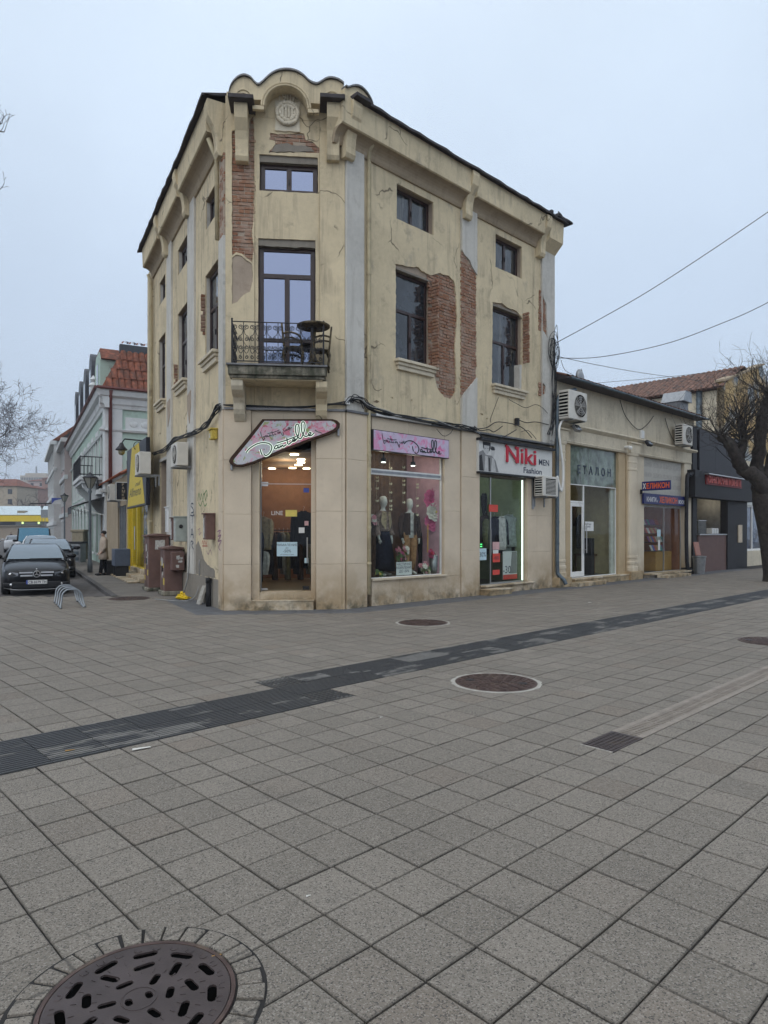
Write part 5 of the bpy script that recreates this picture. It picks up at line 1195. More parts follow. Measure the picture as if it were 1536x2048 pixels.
DANT = [[(310, 445), (330, 415), (370, 380), (430, 345), (490, 328), (550, 330), (590, 345), (612, 375), (605, 415), (585, 450), (560, 472), (535, 478), (525, 462)], [(475, 405), (485, 440), (498, 470)],
        [(690, 365), (665, 360), (645, 380), (648, 400), (670, 395), (688, 375), (693, 390), (705, 386), (714, 364), (722, 380), (737, 355), (750, 372), (768, 360), (785, 350)], [(790, 270), (795, 310), (802, 340), (818, 343), (835, 326)], [(672, 330), (760, 305), (850, 272), (905, 252)],
        [(835, 326), (878, 297), (886, 280), (868, 282), (856, 300), (868, 312), (890, 302), (920, 260), (935, 190), (932, 130), (915, 108), (895, 125), (890, 170), (900, 220), (925, 265), (945, 280), (962, 270), (985, 220), (1003, 160), (1003, 105), (985, 80), (965, 95), (960, 140), (968, 200), (990, 240), (1015, 255), (1038, 244), (1070, 225), (1075, 208), (1055, 210), (1045, 230), (1057, 245), (1082, 240), (1110, 215)]]
BOUT = [[(478, 195), (485, 230), (500, 275), (512, 290), (525, 280), (522, 262), (510, 258), (528, 250), (545, 240), (540, 256), (552, 257), (561, 244), (550, 238)], [(561, 244), (568, 252), (582, 248), (588, 232), (594, 246), (608, 240)], [(612, 190), (618, 225), (626, 238), (640, 228)], [(560, 218), (640, 200), (700, 175)], [(646, 214), (652, 230), (664, 222)], [(659, 128), (661, 134)],
        [(700, 196), (684, 203), (682, 216), (697, 212), (712, 196), (728, 225), (742, 243), (750, 232), (742, 205)], [(752, 176), (758, 190), (775, 183), (783, 168), (789, 182), (800, 172), (819, 156), (818, 145), (805, 150), (802, 166), (822, 164), (846, 145)]]
MT['halo'] = emitter('sign_halo', (.82, 1, .86), 1.1)
bl_ = flat('letter_black', (.006, .02, .018), .4)
for name, W_, r1, r2 in (('script_letters', DANT, .0145, .028), ('script_letters', BOUT, .0065, 0)):
    bb = B(CHM); hb = B(CHM)
    for S_ in W_:
        P = smoothline(pl(CHM, SIGN(S_), dG+.02), 4); bb.tube([(p[0], dG+.022 if r2 else dG+.008, p[1]) for p in P], r1, 6)
        if r2: hb.tube([(p[0], dG+.0, p[1]) for p in P], r2, 6)
    bb.build(name, bl_, sg, smooth=True)
    if r2: hb.build('letter_glow', MT['halo'], sg, smooth=True)
# the straight sign above the window
dQ = .16
tl, tr_ = RT.at(746.4, 858, dQ), RT.at(898, 883.5, dQ); z0s = RT.z(746.4, 900, dQ); z1s = tl[1]
sg2 = thing('shop_sign', 'long lilac flower print boutique sign above the mannequin window', 'sign', RT.w((tl[0]+tr_[0])/2, dQ, z0s))
bb = B(RT); bb.box(tl[0], tr_[0], .02, dQ, z0s, z1s); bb.build('sign_case', MT['iron'], sg2)
bb = B(RT); bb.box(tl[0]+.015, tr_[0]-.015, dQ+.0005, dQ+.006, z0s+.015, z1s-.015); bb.build('sign_face', MT['floral_b'], sg2)
L_ = tr_[0]-tl[0]; H_ = z1s-z0s
def desk(S_, x0, y0, k, px, pz, slope=.38): return [(px+(x-x0)*k, pz-(y-y0+slope*(x-x0))*k) for x, y in S_]
bb = B(RT)
for S_ in DANT: bb.tube([(p[0], dQ+.012, p[1]) for p in smoothline(desk(S_, 500, 470, L_*.50/800, tl[0]+L_*.50, z0s+H_*.16), 4)], .011, 5)
for S_ in BOUT: bb.tube([(p[0], dQ+.010, p[1]) for p in smoothline(desk(S_, 500, 285, L_*.28/350, tl[0]+L_*.12, z0s+H_*.42, .30), 4)], .007, 5)
bb.build('script_letters', bl_, sg2, smooth=True)
bb = B(RT); s0_ = RT.s(752, .1); bb.box(s0_, RT.s(862, .1), .06, .12, RT.z(760, 833, .1)-.0, RT.z(760, 826, .1)); tag(bb.build('tube_light', MT['white'], bevel=.01), 'long white tube light casing above the lilac boutique sign', 'light')
# ---------------- men's fashion shop
n0, n1 = RT.s(957), RT.s(1053); zn0 = RT.z(1000, 1168); sN = RT.s(1101)
slabs(RT, n1+.02, sN, 0, ZB-.4, -.3, .02, (n1+.5,), (1.1, 2.15)); slabs(RT, sN, RLEN, 0, ZB, -.2, -.02, (), ())
slabs(RT, n0, n1+.02, 0, zn0-.045, -.2, .02, (n0+1.0,), ())
bb = B(RT); bb.box(n0+.0, n1+.32, -.25, .09, zn0-.043, zn0); bb.build('window_ledge', MT['stone2'], HB, bevel=.01)
bb = B(RT); bb.box(n0, RLEN-.05, -.3, -.03, RT.z(1000, 955), ZB); bb.build('shop_header', MT['render_grey'], HB)
bb = B(RT); bb.box(n0+.02, RT.s(1020, .3), .021, .36, .0, .13); bb.build('step_tile', MT['ochre_stone'], HB); bb = B(RT); bb.box(n0, RT.s(1021, .3)+.02, .02, .39, .131, .165); bb.build('step_tread', MT['stone2'], HB, bevel=.006)
zn1 = RT.z(960, 946)
nm = n0+(n1-n0)*.30
shopframe(RT, n0+.01, n1, zn0+.001, zn1+.25, -.10, [(n0+.01, nm, zn0, zn1+.2), (nm, n1, zn0, zn1+.2)], .03, 'steel')
room(RT, n0+.0, n1+.02, -.16, -2.3, zn0, zn1+.35, 'mint_wall', 'mint_wall', 'dark_floor', 'yellow_wall')
bb = B(RT); bb.box(n1-.045, n1-.015, -.14, -.12, zn0+.04, zn1+.15); tag(bb.build('led_strip', emitter('led_strip', (.8, 1, .85), 2.5)), 'upright white LED strip at the right edge of the menswear window', 'light')
bb = B(RT); bb.box(n0+.7, n1-.05, -.15, -.13, zn0+.02, zn0+.045); tag(bb.build('led_strip', MT['steel']), 'metal strip lying along the menswear window floor', 'strip')
lamp_light('menswear_light', RT.w((n0+n1)/2, -1.3, zn1+.1), 9, (.93, 1, .8), .15); lamp_light('menswear_light', RT.w(n1-.15, -.4, 1.9), 2.5, (.8, 1, .85), .1)
sn = thing('shop_sign', 'white menswear sign with red lettering and grey portrait above the narrow shop', 'sign', RT.w(n0+1.5, .15, 3.3))
dN = .14; tl2, tr2 = RT.at(957.5, 880, dN), RT.at(1104, 899, dN); zs0, zs1_ = RT.z(957.5, 942, dN), tl2[1]
bb = B(RT); bb.box(tl2[0], tr2[0], .02, dN, zs0, zs1_); bb.build('sign_board', flat('sign_white', (.62, .62, .60), .5, var=.04), sn)
bb = B(RT); bb.box(tl2[0]-.01, tr2[0]+.03, .0, dN+.10, zs1_, zs1_+.07); bb.build('sign_hood', MT['iron'], sn); bb = B(RT); bb.box(tl2[0], tr2[0], .02, dN+.03, zs0-.05, zs0-.001); bb.build('sign_rail', MT['black'], sn)
LN = tr2[0]-tl2[0]; HN = zs1_-zs0
flat('niki_red', (.50, .012, .035), .4)
text('red_letters_back', 'Niki', MT['white'], TM(RT, tl2[0]+LN*.325, dN+.012, zs0+HN*.40), HN*.80, sn, .01, fit=LN*.425, off=.012); text('red_letters', 'Niki', MT['niki_red'], TM(RT, tl2[0]+LN*.33, dN+.035, zs0+HN*.41), HN*.78, sn, .012, fit=LN*.415, off=.006)
bb = B(RT)                                                # blackletter spurs on the red word
for fx, fz in ((.335, .93), (.345, .44), (.465, .92), (.47, .44)): bb = B(RT); bb.prism([(tl2[0]+LN*fx-.07, zs0+HN*fz), (tl2[0]+LN*fx, zs0+HN*fz+.05), (tl2[0]+LN*fx+.05, zs0+HN*fz), (tl2[0]+LN*fx, zs0+HN*fz-.05)], dN+.024, dN+.048); bb.build('letter_spur', MT['niki_red'], sn)
text('letters_men', 'MEN', MT['ink'], TM(RT, tl2[0]+LN*.80, dN+.002, zs0+HN*.44), HN*.30, sn, .001, fit=LN*.155, off=.004); text('letters_fashion', 'Fashion', MT['ink'], TM(RT, tl2[0]+LN*.58, dN+.002, zs0+HN*.10), HN*.28, sn, .001, fit=LN*.265, off=.004); text('registered_mark', '®', MT['niki_red'], TM(RT, tl2[0]+LN*.735, dN+.002, zs0+HN*.80), HN*.12, sn, .001)
flat('print_black', (.02, .02, .022), .5); flat('print_grey', (.22, .22, .22), .5); flat('print_light', (.48, .48, .47), .5)
def pp(P): return [(tl2[0]+LN*x*.26, zs0+HN*y) for x, y in P]
for P, m, dd in (([(.02, .02), (.02, .62), (.2, .70), (.34, .55), (.62, .55), (.80, .40), (.95, .02)], 'print_grey', .001), ([(.18, .98), (.2, .78), (.28, .68), (.5, .68), (.56, .82), (.55, .98)], 'print_black', .002), ([(.24, .86), (.26, .66), (.36, .54), (.46, .64), (.50, .86)], 'print_light', .003), ([(.56, .72), (.60, .56), (.70, .50), (.76, .62), (.74, .74)], 'print_light', .003), ([(.54, .76), (.6, .86), (.74, .84), (.77, .74), (.62, .72)], 'print_black', .0035),
                 ([(.30, .52), (.42, .50), (.44, .02), (.26, .02)], 'print_light', .004), ([(.62, .48), (.72, .46), (.82, .02), (.58, .02)], 'print_light', .004), ([(.02, .02), (.02, .5), (.14, .55), (.22, .02)], 'print_black', .005), ([(.46, .48), (.52, .46), (.54, .02), (.49, .02)], 'print_black', .005), ([(.29, .77), (.34, .77), (.34, .755), (.29, .755)], 'print_black', .0045), ([(.40, .77), (.45, .77), (.45, .755), (.40, .755)], 'print_black', .0045)):
    bb = B(RT); bb.prism(pp(P), dN+dd*.7, dN+dd*.7+.0006); bb.build('portrait_print', MT[m], sn)
# garments of the menswear shop
def g2(u, v, d, w, h, m, lab, **k): return garment(RT, RT.s(u, d), d, RT.z(u, v, d), w, h, m, 'hanging_jacket', lab, 'jacket', **k)
g2(1016, 1030, -.42, .80, .92, 'cloth_grey', 'grey green parka hanging in the middle of the menswear window'); g2(1003, 1033, -.36, .42, .95, 'cloth_white', 'white printed shirt under the grey parka', sl='cloth_navy'); g2(988, 1034, -.46, .78, 1.05, 'cloth_navy', 'dark jacket at the left of the menswear window', sl='cloth_olive'); g2(1037, 1036, -.50, .66, 1.15, 'cloth_black', 'black jacket near the LED strip'); g2(1002, 975, -1.6, .9, .7, 'cloth_black', 'black sweater high on the menswear wall'); g2(1014, 1092, -.48, .46, .60, 'cloth_grey', 'grey trousers below the parka', sleeves=False)
for i, (u, m, l) in enumerate(((978, 'cloth_black', 'black hooded jacket'), (993, 'cloth_brown', 'dark brown fleece'), (1022, 'cloth_navy', 'navy padded jacket'), (1044, 'cloth_black', 'black padded jacket'))): g2(u, 985+12*(i % 2), -1.5, .6, .75, m, l+' on the upper row of the menswear shop')
g2(970, 1030, -1.2, .5, .8, 'cloth_brown', 'brown jacket deep in the menswear shop')
for k in range(6): garment(RT, n0+.35+k*.3, -2.1, 1.9, .42, 1.2, ['cloth_black', 'cloth_brown', 'cloth_navy'][k % 3], 'rail_garment', ORD[k]+' dark garment from the left along the menswear back wall', 'garment', rot=1.2, sleeves=False, group='garments in the menswear shop')
for (u0, u1, v0, v1, bg, tx, lab) in ((957.5, 973, 1097, 1120, 'notice_blue', '30%', 'pale blue thirty percent card on the menswear door'), (985.5, 999, 1084, 1099, 'pink_paper', '', 'pink sale tag on the menswear door'), (986, 997, 1100, 1107, 'white_paper', '', 'small white tag between the red ones'), (985.5, 1000, 1107, 1124, 'red_paper', '-40%', 'red forty percent tag on the menswear door'), (985.5, 999.5, 1140, 1149, 'red_paper', '', 'lowest red tag on the menswear door'), (978, 996, 1009, 1024, 'red_paper', '', 'torn red poster high in the menswear door')):
    a0, zb1 = RT.at(u0, v0, -.09); a1, zb0 = RT.at(u1, v1, -.09); notice(RT, max(a0, n0+.03), a1, zb0, zb1, -.095, [(tx, .3, (zb1-zb0)*.55, .5)] if tx else [], lab, bg)
a0, zb1 = RT.at(1005, 1103, -.3); a1, zb0 = RT.at(1033, 1157, -.3)
po = notice(RT, a0, a1, zb0, zb1, -.3, [('-30%', .22, .30, .42)], 'tall white poster reading thirty percent with red foot in the menswear window', 'white_paper', name='poster', cat='poster', th=.02)
bb = B(RT); bb.box(a0, a1, -.278, -.276, zb0, zb0+(zb1-zb0)*.17); bb.build('red_foot', MT['red_paper'], po); bb = B(RT); bb.prism([(a0+(a1-a0)*.5, zb0+(zb1-zb0)*.2), (a1-.01, zb0+(zb1-zb0)*.2), (a1-.01, zb1-.01), (a0+(a1-a0)*.62, zb1-.01)], -.278, -.2765); bb.build('photo_print', MT['print_grey'], po)
s_, z_ = RT.at(1040, 1118, -.35); t = thing('cap_stand', 'white cap on a gilded stand at the foot of the menswear window', 'cap', RT.w(s_, -.35, zn0)); bb = B(RT); bb.lathe([(.08, zn0), (.03, zn0+.05), (.05, zn0+.2), (.02, zn0+.3), (.04, z_-.02)], (s_, -.35, 0), 12); bb.build('stand', flat('brass', (.4, .27, .08), .4, metal=.6), t, smooth=True); bb = B(RT); bb.ball((s_, -.35, z_), (.14, .13, .11), 14, 8); bb.build('cap', MT['cloth_white'], t, smooth=True); bb = B(RT); bb.ball((s_-.04, -.24, z_-.05), (.10, .10, .015), 12, 5); bb.build('brim', MT['cloth_white'], t, smooth=True)
bb = B(RT); bb.tube([(nm-.06, -.05, 1.05), (nm-.06, -.05, 1.75)], .012, 8); bb.tube([(nm-.06, -.05, 1.15), (nm-.06, -.09, 1.15)], .008, 6); bb.tube([(nm-.06, -.05, 1.65), (nm-.06, -.09, 1.65)], .008, 6); bb.build('door_handle', MT['steel'], HB)
s_, z_ = RT.at(962.5, 1091, -.12); t = thing('led_cross', 'small green LED lights glowing behind the menswear door', 'light', RT.w(s_, -.12, z_))
for i in range(2):
    for k in range(2): bb = B(RT); bb.box(s_-.03+i*.045, s_-.012+i*.045, -.128, -.12, z_-.04+k*.06, z_-.015+k*.06); bb.build('led', emitter('green_led', (.1, 1, .25), 3), t)
bb = B(RT); s_ = RT.s(1066, .05); bb.box(s_-.03, s_+.05, .02, .05, RT.z(1066, 1018, .05), RT.z(1066, 958, .05)); bb.build('shutter_rail', MT['grey_metal'], HB)
# blue-grey downpipe between the house and the low shops
sp_ = RT.s(1107); dd = .13
bb = B(RT); bb.tube(smoothline([(sp_+.75, .30, RT.z(1137, 775, .3)), (sp_+.30, .22, RT.z(1120, 783, .2)), (sp_+.03, dd, RT.z(1108, 800, .13)), (sp_, dd, 4.2), (sp_, dd, 2.2), (sp_, dd, .62), (sp_+.03, dd+.04, .38), (sp_+.10, dd+.16, .24), (sp_+.12, dd+.22, .10)], 4), .058, 12)
t = thing('drainpipe', 'blue grey drainpipe with elbow outlet at the right end of the corner house', 'pipe', RT.w(sp_, dd, 0)); bb.build('pipe', MT['pipe_blue'], t, smooth=True)
for z in (1.3, 1.95, 2.9, 4.6): bb = B(RT); bb.tube([(sp_, dd, z), (sp_, dd, z+.05)], .066, 12); bb.build('clamp', MT['pipe_blue'], t)
# ---------------- air conditioners
def ac(fr, s, z, w, h, dep, label, wall=0.0, gap=.12, fan='r', mat='ac_white', grille=False):
    t = thing('air_conditioner', label, 'air conditioner', fr.w(s+w/2, wall, z), 'air conditioner units'); d0, d1 = wall+gap, wall+gap+dep
    bb = B(fr); bb.box(s, s+w, d0, d1, z, z+h); bb.build('casing', MT[mat], t, bevel=.015)
    fc = s+w*(.62 if fan == 'r' else .38); fr_ = min(h*.40, w*.34)
    if grille:
        bb = B(fr); bb.box(s+w*.18, s+w*.82, d1+.002, d1+.006, z+h*.1, z+h*.88); bb.build('grille_shade', MT['shade_black'], t)
        for k in range(11): bb = B(fr); x = z+h*.13+k*h*.066; bb.box(s+w*.18, s+w*.82, d1+.006, d1+.018, x, x+h*.026); bb.build('slat', MT[mat], t)
    else:
        bb = B(fr); bb.lathe([(fr_, d1+.001), (fr_, d1+.006)], (fc, 0, z+h*.5), 28, 'y'); bb.build('fan_opening_shade', MT['shade_black'], t)
        bb = B(fr)
        for k in range(5):
            a = 2*math.pi*k/5; bb.add([(fc+math.cos(a)*fr_*.2, d1+.007, z+h*.5+math.sin(a)*fr_*.2), (fc+math.cos(a)*fr_*.9, d1+.008, z+h*.5+math.sin(a)*fr_*.9), (fc+math.cos(a+.7)*fr_*.9, d1+.012, z+h*.5+math.sin(a+.7)*fr_*.9), (fc+math.cos(a+.9)*fr_*.2, d1+.010, z+h*.5+math.sin(a+.9)*fr_*.2)], [(0, 1, 2, 3)])
        bb.lathe([(fr_*.2, d1+.005), (fr_*.2, d1+.016)], (fc, 0, z+h*.5), 12, 'y'); bb.build('fan', flat('fan_grey', (.12, .12, .125), .6), t)
        bb = B(fr)
        for k in range(1, 6): bb.tube([(fc+math.cos(2*math.pi*j/24)*fr_*k/5, d1+.022, z+h*.5+math.sin(2*math.pi*j/24)*fr_*k/5) for j in range(24)], .0035, 4, closed=True)
        for k in range(8): bb.tube([(fc, d1+.024, z+h*.5), (fc+math.cos(math.pi*k/4)*fr_, d1+.022, z+h*.5+math.sin(math.pi*k/4)*fr_)], .003, 4)
        bb.build('fan_guard', MT[mat], t)
    bb = B(fr); bb.box(s-.004, s-.001, d0+.03, d1-.04, z+h*.08, z+h*.92); bb.build('side_vent_shade', MT['shade_black'], t)
    for k in range(7): bb = B(fr); x = z+h*(.1+k*.12); bb.box(s-.012, s-.003, d0+.02, d1-.03, x, x+h*.045); bb.build('slat', MT[mat], t)
    for k in (.18, .82): bb = B(fr); bb.box(s+w*k-.02, s+w*k+.02, wall, d1+.03, z-.045, z-.001); bb.box(s+w*k-.02, s+w*k+.02, wall, wall+.03, z-.30, z-.045); bb.build('bracket', MT['grey_metal'], t)
    return t
s_, z_ = RT.at(1094, 992, .42); ac(RT, s_-.2, z_, .80, RT.z(1094, 952, .42)-z_, .30, 'small louvred air conditioner on the wall between menswear shop and low shops', .02, .10, grille=True)
z_ = LF.z(357, 934, .3); sA_ = LF.s(346, .45); ac(LF, LF.s(372, .1)-.2, z_, .75, .58, .28, 'white air conditioner on brackets above the brown utility boxes', .0, .16)
# ================================================================== low cream shops right of the corner house
s0L, s1L = RT.s(1107)+.02, RT.s(1388)
LB = thing('low_shop_building', 'low cream two bay shop building with stone columns and tiled eaves', 'building', RT.w(s0L, 0, 0))
zEv = RT.z(1123, 751, .35); zEn = RT.z(1261, 900, .12); zAr = RT.z(1200, 897, .05); zLd = RT.z(1285, 880, .15)
cA, cB_, cP = (RT.s(1115, .10), RT.s(1132, .10)), (RT.s(1259, .10), RT.s(1275.5, .10)), (RT.s(1367), RT.s(1385))
bb = B(RT); bb.box(s0L, s1L, -.3, .0, zLd, zEv); up_ = bb.build('upper_wall', MT['cream'], LB)
bb = B(RT); bb.prism([(-.3, zAr), (.05, zAr), (.07, zAr+.06), (.05, zAr+.08), (.05, zLd-.10), (.10, zLd-.06), (.16, zLd), (.14, zLd+.05), (-.3, zLd+.05)], s0L, s1L, 'yz'); bb.build('entablature', MT['cream'], LB)
def column(s0, s1, z1):
    c = (s0+s1)/2; w = (s1-s0); zb_ = .30
    bb = B(RT); bb.box(s0-.10, s1+.14, -.25, .22, 0, zb_); bb.build('plinth', MT['ochre_stone'], LB, bevel=.01)
    bb = B(RT); bb.loft([[(c+math.copysign(abs(math.cos(t))**.6, math.cos(t))*w/2*r, .02+math.copysign(abs(math.sin(t))**.6, math.sin(t))*.12*r, z) for t in [2*math.pi*k/20 for k in range(20)]] for z, r in ((zb_, 1.12), (zb_+.14, 1.12), (zb_+.16, .98), (zb_+.24, .98), (zb_+.26, 1.08), (zb_+.34, 1.08), (zb_+.36, .96), (zb_+.44, .96), (zb_+.46, 1.04), (zb_+.52, 1.04), (zb_+.54, .95), (z1-.62, .92), (z1-.60, 1.02), (z1-.54, 1.02), (z1-.52, .94), (z1-.36, .94), (z1-.34, 1.0), (z1-.30, 1.0), (z1-.28, .94), (z1-.12, .94), (z1-.08, 1.15), (z1-.02, 1.22), (z1, 1.22))]); bb.build('column', MT['stone2'], LB)
    bb = B(RT); bb.box(s0-.06, s1+.12, -.26, .02, zb_, z1); bb.build('pier', MT['ochre_stone'], LB)
    bb = B(RT); bb.box(s0-.04, s1+.06, -.05, .17, z1, z1+.32); bb.box(s0-.07, s1+.09, -.05, .21, z1+.32, z1+.38); bb.build('capital_block', MT['cream'], LB, bevel=.01)
column(cA[0], cA[1], zAr+.02); column(cB_[0], cB_[1], zAr+.02)
bb = B(RT); bb.box(s0L, cA[0]-.06, -.3, -.02, 0, zAr); bb.build('pier', MT['ochre_stone'], LB)
bb = B(RT); bb.box(cP[0]+.02, s1L-.02, -.25, .03, .25, zAr); bb.build('pier', MT['stone2'], LB, bevel=.01)
# bay 1: draper with green glass fascia
e0, e1 = RT.s(1142), RT.s(1237); zp = RT.z(1190, 1153, .0)
bb = B(RT); bb.box(cA[1]+.20, e0-.0, -.25, -.02, 0, zAr); bb.build('pier', MT['ochre_stone'], LB)
bb = B(RT); bb.box(e1+.02, cB_[0]-.10, -.25, -.01, 0, zAr); bb.build('pier', MT['ochre_stone'], LB)
bb = B(RT); bb.box(e0, e1+.5, -.25, .14, 0, zp-.04); bb.build('threshold', MT['ochre_stone'], LB); bb = B(RT); bb.box(e0-.02, e1+.52, -.25, .17, zp-.04, zp); bb.build('threshold_slab', MT['stone2'], LB, bevel=.008)
bb = B(RT); bb.box(RT.s(1152, .4), RT.s(1208, .4), .171, .48, 0, .12); bb.build('step', MT['stone2'], LB, bevel=.01)
zt1, zt0 = RT.z(1142, 889, -.1), RT.z(1142, 970, -.1)
MT['green_glass'] = dark_glass('green_fascia', (.16, .20, .165), .4)
bb = B(RT); bb.box(e0, e1, -.14, -.10, zt0+.04, zAr-.005); fg = bb.build('fascia_glass', MT['green_glass'], LB)
text('fascia_letters', 'ЕТАЛОН', MT['ink'], TM(RT, RT.s(1155, -.1), -.095, RT.z(1155, 946, -.1)), .36, fg, .006, space=1.9, fit=RT.s(1221, -.1)-RT.s(1155, -.1), off=.004)
sd_ = RT.s(1167, -.1)
def frame_set(rects, d, parent, mat='white', fw=.05, name='shop_window', glass='glass'):
    S0 = min(r[0] for r in rects); S1 = max(r[1] for r in rects); Z0 = min(r[2] for r in rects); Z1 = max(r[3] for r in rects)
    bb = B(RT); bb.panel(rect(S0, S1, Z0, Z1), [rect(a+fw/2, b_-fw/2, c+fw/2, d_-fw/2) for a, b_, c, d_ in rects], d-.05, d); w = bb.build(name, MT[mat], parent, bevel=.004)
    for a, b_, c, d_ in rects: pb = B(RT); pb.box(a, b_, d-.03, d-.02, c, d_); pb.build('pane', MT[glass], w)
    return w
zdt = RT.z(1142, 1003, -.1)
frame_set([(e0, sd_, zp, zdt), (e0, sd_, zdt, zt0+.04), (sd_, e1, zp, zt0+.04)], -.09, LB, fw=.06)
bb = B(RT); bb.panel(rect(e0+.05, sd_-.05, zp+.04, zdt-.04), [rect(e0+.16, sd_-.16, zp+.20, zdt-.15)], -.09, -.06); dr_ = bb.build('door', MT['white'], LB, bevel=.004)
for sx_ in (sd_-.11, sd_+.06): bb = B(RT); bb.tube([(sx_, -.02, 1.0), (sx_, -.02, 1.9)], .014, 8); bb.tube([(sx_, -.02, 1.1), (sx_, -.07, 1.1)], .009, 6); bb.tube([(sx_, -.02, 1.8), (sx_, -.07, 1.8)], .009, 6); bb.build('door_handle', MT['steel'], dr_)
room(RT, e0-.1, e1+.02, -.15, -4.0, zp, zt0+.3, 'yellow_wall', 'yellow_wall', 'dark_floor', 'white_wall', LB)
lamp_light('draper_light', RT.w(e0+1.4, -1.8, zt0-.3), 4, (1, .87, .6), .15)
def g3(u, v, d, w, h, m, lab, nm='hanging_dress', cat='dress', **k): return garment(RT, RT.s(u, d), d, RT.z(u, v, d), w, h, m, nm, lab, cat, **k)
g3(1180, 1028, -2.2, .5, 1.6, 'cloth_black', 'long black dress hanging in the draper shop'); g3(1200, 1020, -2.6, .6, 2.0, 'cloth_brown', 'long brown coat hanging in the draper shop', 'hanging_coat', 'coat'); g3(1160, 1030, -1.4, .45, 1.2, 'cloth_black', 'black jacket behind the white draper door', 'hanging_jacket', 'jacket'); g3(1188, 1003, -2.9, .32, .4, 'cloth_tan', 'orange top hung high in the draper shop', 'hanging_blouse', 'blouse', sleeves=False)
g3(1175, 1003, -2.9, .3, .4, 'cloth_grey', 'grey top hung high in the draper shop', 'hanging_blouse', 'blouse', sleeves=False)
t = thing('fabric_table', 'low table heaped with dark cloth inside the draper shop', 'table', RT.w(RT.s(1185, -1.2), -1.2, zp)); s_ = RT.s(1185, -1.2)
bb = B(RT); bb.box(s_-.6, s_+.5, -1.6, -.8, zp+.62, zp+.68); bb.build('table_top', MT['wood'], t)
for x in (-.55, .45):
    for y in (-1.55, -.85): bb = B(RT); bb.box(s_+x-.03, s_+x+.03, y-.03, y+.03, zp, zp+.62); bb.build('leg', MT['wood'], t)
bb = B(RT); bb.ball((s_-.1, -1.2, zp+.75), (.42, .3, .14), 16, 8, .3, 2); bb.build('cloth_heap', MT['cloth_navy'], t, smooth=True)
a0, zb1 = RT.at(1171, 1043, -.07); a1, zb0 = RT.at(1188, 1062, -.07); notice(RT, a0, a1, zb0, zb1, -.088, [('Работно', .62, .10, .35), ('време', .36, .10, .35)], 'white notice sheet on the draper shop window', 'white_paper')
a0, zb1 = RT.at(1216, 1029, -1.9); a1, zb0 = RT.at(1222, 1050, -1.9); bb = B(RT); bb.box(e1-.04, e1-.01, -2.6, -1.6, 1.9, 2.7); tag(bb.build('picture_frame', MT['wood'], bevel=.01), 'dark picture on the right wall inside the draper shop', 'picture')
bb = B(RT); bb.box(e1-.26, e1-.02, -.22, -.155, zp, zt0); bb.build('interior_pier', MT['white_wall'], LB)
bb = B(RT); bb.box(e1-.75, e1-.55, -1.0, -.6, zp, zp+1.25); tag(bb.build('black_cabinet', MT['black'], bevel=.02), 'narrow black cabinet by the draper shop window', 'cabinet')
bb = B(RT); bb.box(e0+1.55, e0+2.5, -2.0, -1.4, zp, zp+2.3); tag(bb.build('dark_wardrobe', MT['door_brown'], bevel=.02), 'tall dark wardrobe in the middle of the draper shop', 'wardrobe')
g3(1194, 1075, -1.0, .5, .9, 'cloth_navy', 'navy blouse on a stand behind the draper window', 'hanging_blouse', 'blouse'); g3(1212, 1062, -1.3, .45, 1.1, 'cloth_black', 'black coat at the right of the draper window', 'hanging_coat', 'coat')
# bay 2: bookshop
h0, h1 = RT.s(1289), RT.s(1366); zq = RT.z(1330, 1143, 0)
bb = B(RT); bb.box(cB_[1]+.18, h0, -.25, -.02, 0, zAr); bb.build('pier', MT['stone2'], LB)
bb = B(RT); bb.box(h0-.05, s1L, -.25, .22, 0, zq-.06); bb.build('threshold', MT['render_grey'], LB); bb = B(RT); bb.box(h0-.08, s1L+.1, -.25, .30, zq-.06, zq); bb.build('threshold_slab', MT['stone2'], LB, bevel=.01)
bb = B(RT); bb.box(RT.s(1325, .5), RT.s(1372, .5), .301, .70, 0, .11); bb.build('step', MT['stone2'], LB, bevel=.01)
zb1_ = RT.z(1289, 985, -.05); zbt = RT.z(1289, 1012, -.05)
MT['helikon_panel'] = simple('beige_panel', (.47, .455, .41), .6, var=.06)
bb = B(RT); bb.box(h0, h1, -.12, -.08, zbt, zAr-.01); hp = bb.build('printed_panel', MT['helikon_panel'], LB)
flat('faint_print', (.33, .30, .28), .6)
for r in range(5): text('panel_print', 'ХЕЛИКОН  '*3+'ХЕЛИКОН', MT['faint_print'], TM(RT, h0+.02, -.0795, zAr-.33-r*.38), .23, hp, .0005, fit=h1-h0-.04)
frame_set([(h0, h0+(h1-h0)*.54, zq, zbt), (h0+(h1-h0)*.54, h1, zq, zbt)], -.08, LB, 'steel', .03)
flat('book_wall', (.35, .15, .09), .8)
room(RT, h0-.02, h1, -.14, -3.5, zq, zbt+.1, 'dark_floor', 'book_wall', 'dark_floor', 'curtain_brown', LB)
lamp_light('bookshop_light', RT.w(h0+1.3, -1.6, zbt-.2), 10, (1, .85, .65), .15)
flat('shelf_wood', (.42, .22, .05), .5)
rb = random.Random(12); bcols = [flat('book_%d' % k, c, .5) for k, c in enumerate(((.55, .12, .08), (.60, .52, .40), (.12, .14, .38), (.5, .3, .12), (.3, .1, .25), (.65, .6, .55), (.1, .3, .28)))]
bs0 = h0+(h1-h0)*.50; BC = ('red', 'cream', 'dark blue', 'tan', 'purple', 'white', 'teal')
t = thing('book_stand', 'tiered book stand with orange wooden base in the bookshop window', 'shelf', RT.w(bs0+.8, -.7, zq))
bb = B(RT); bb.box(bs0, h1-.25, -.95, -.35, zq, zq+.75); bb.build('base_cabinet', MT['shelf_wood'], t, bevel=.01)
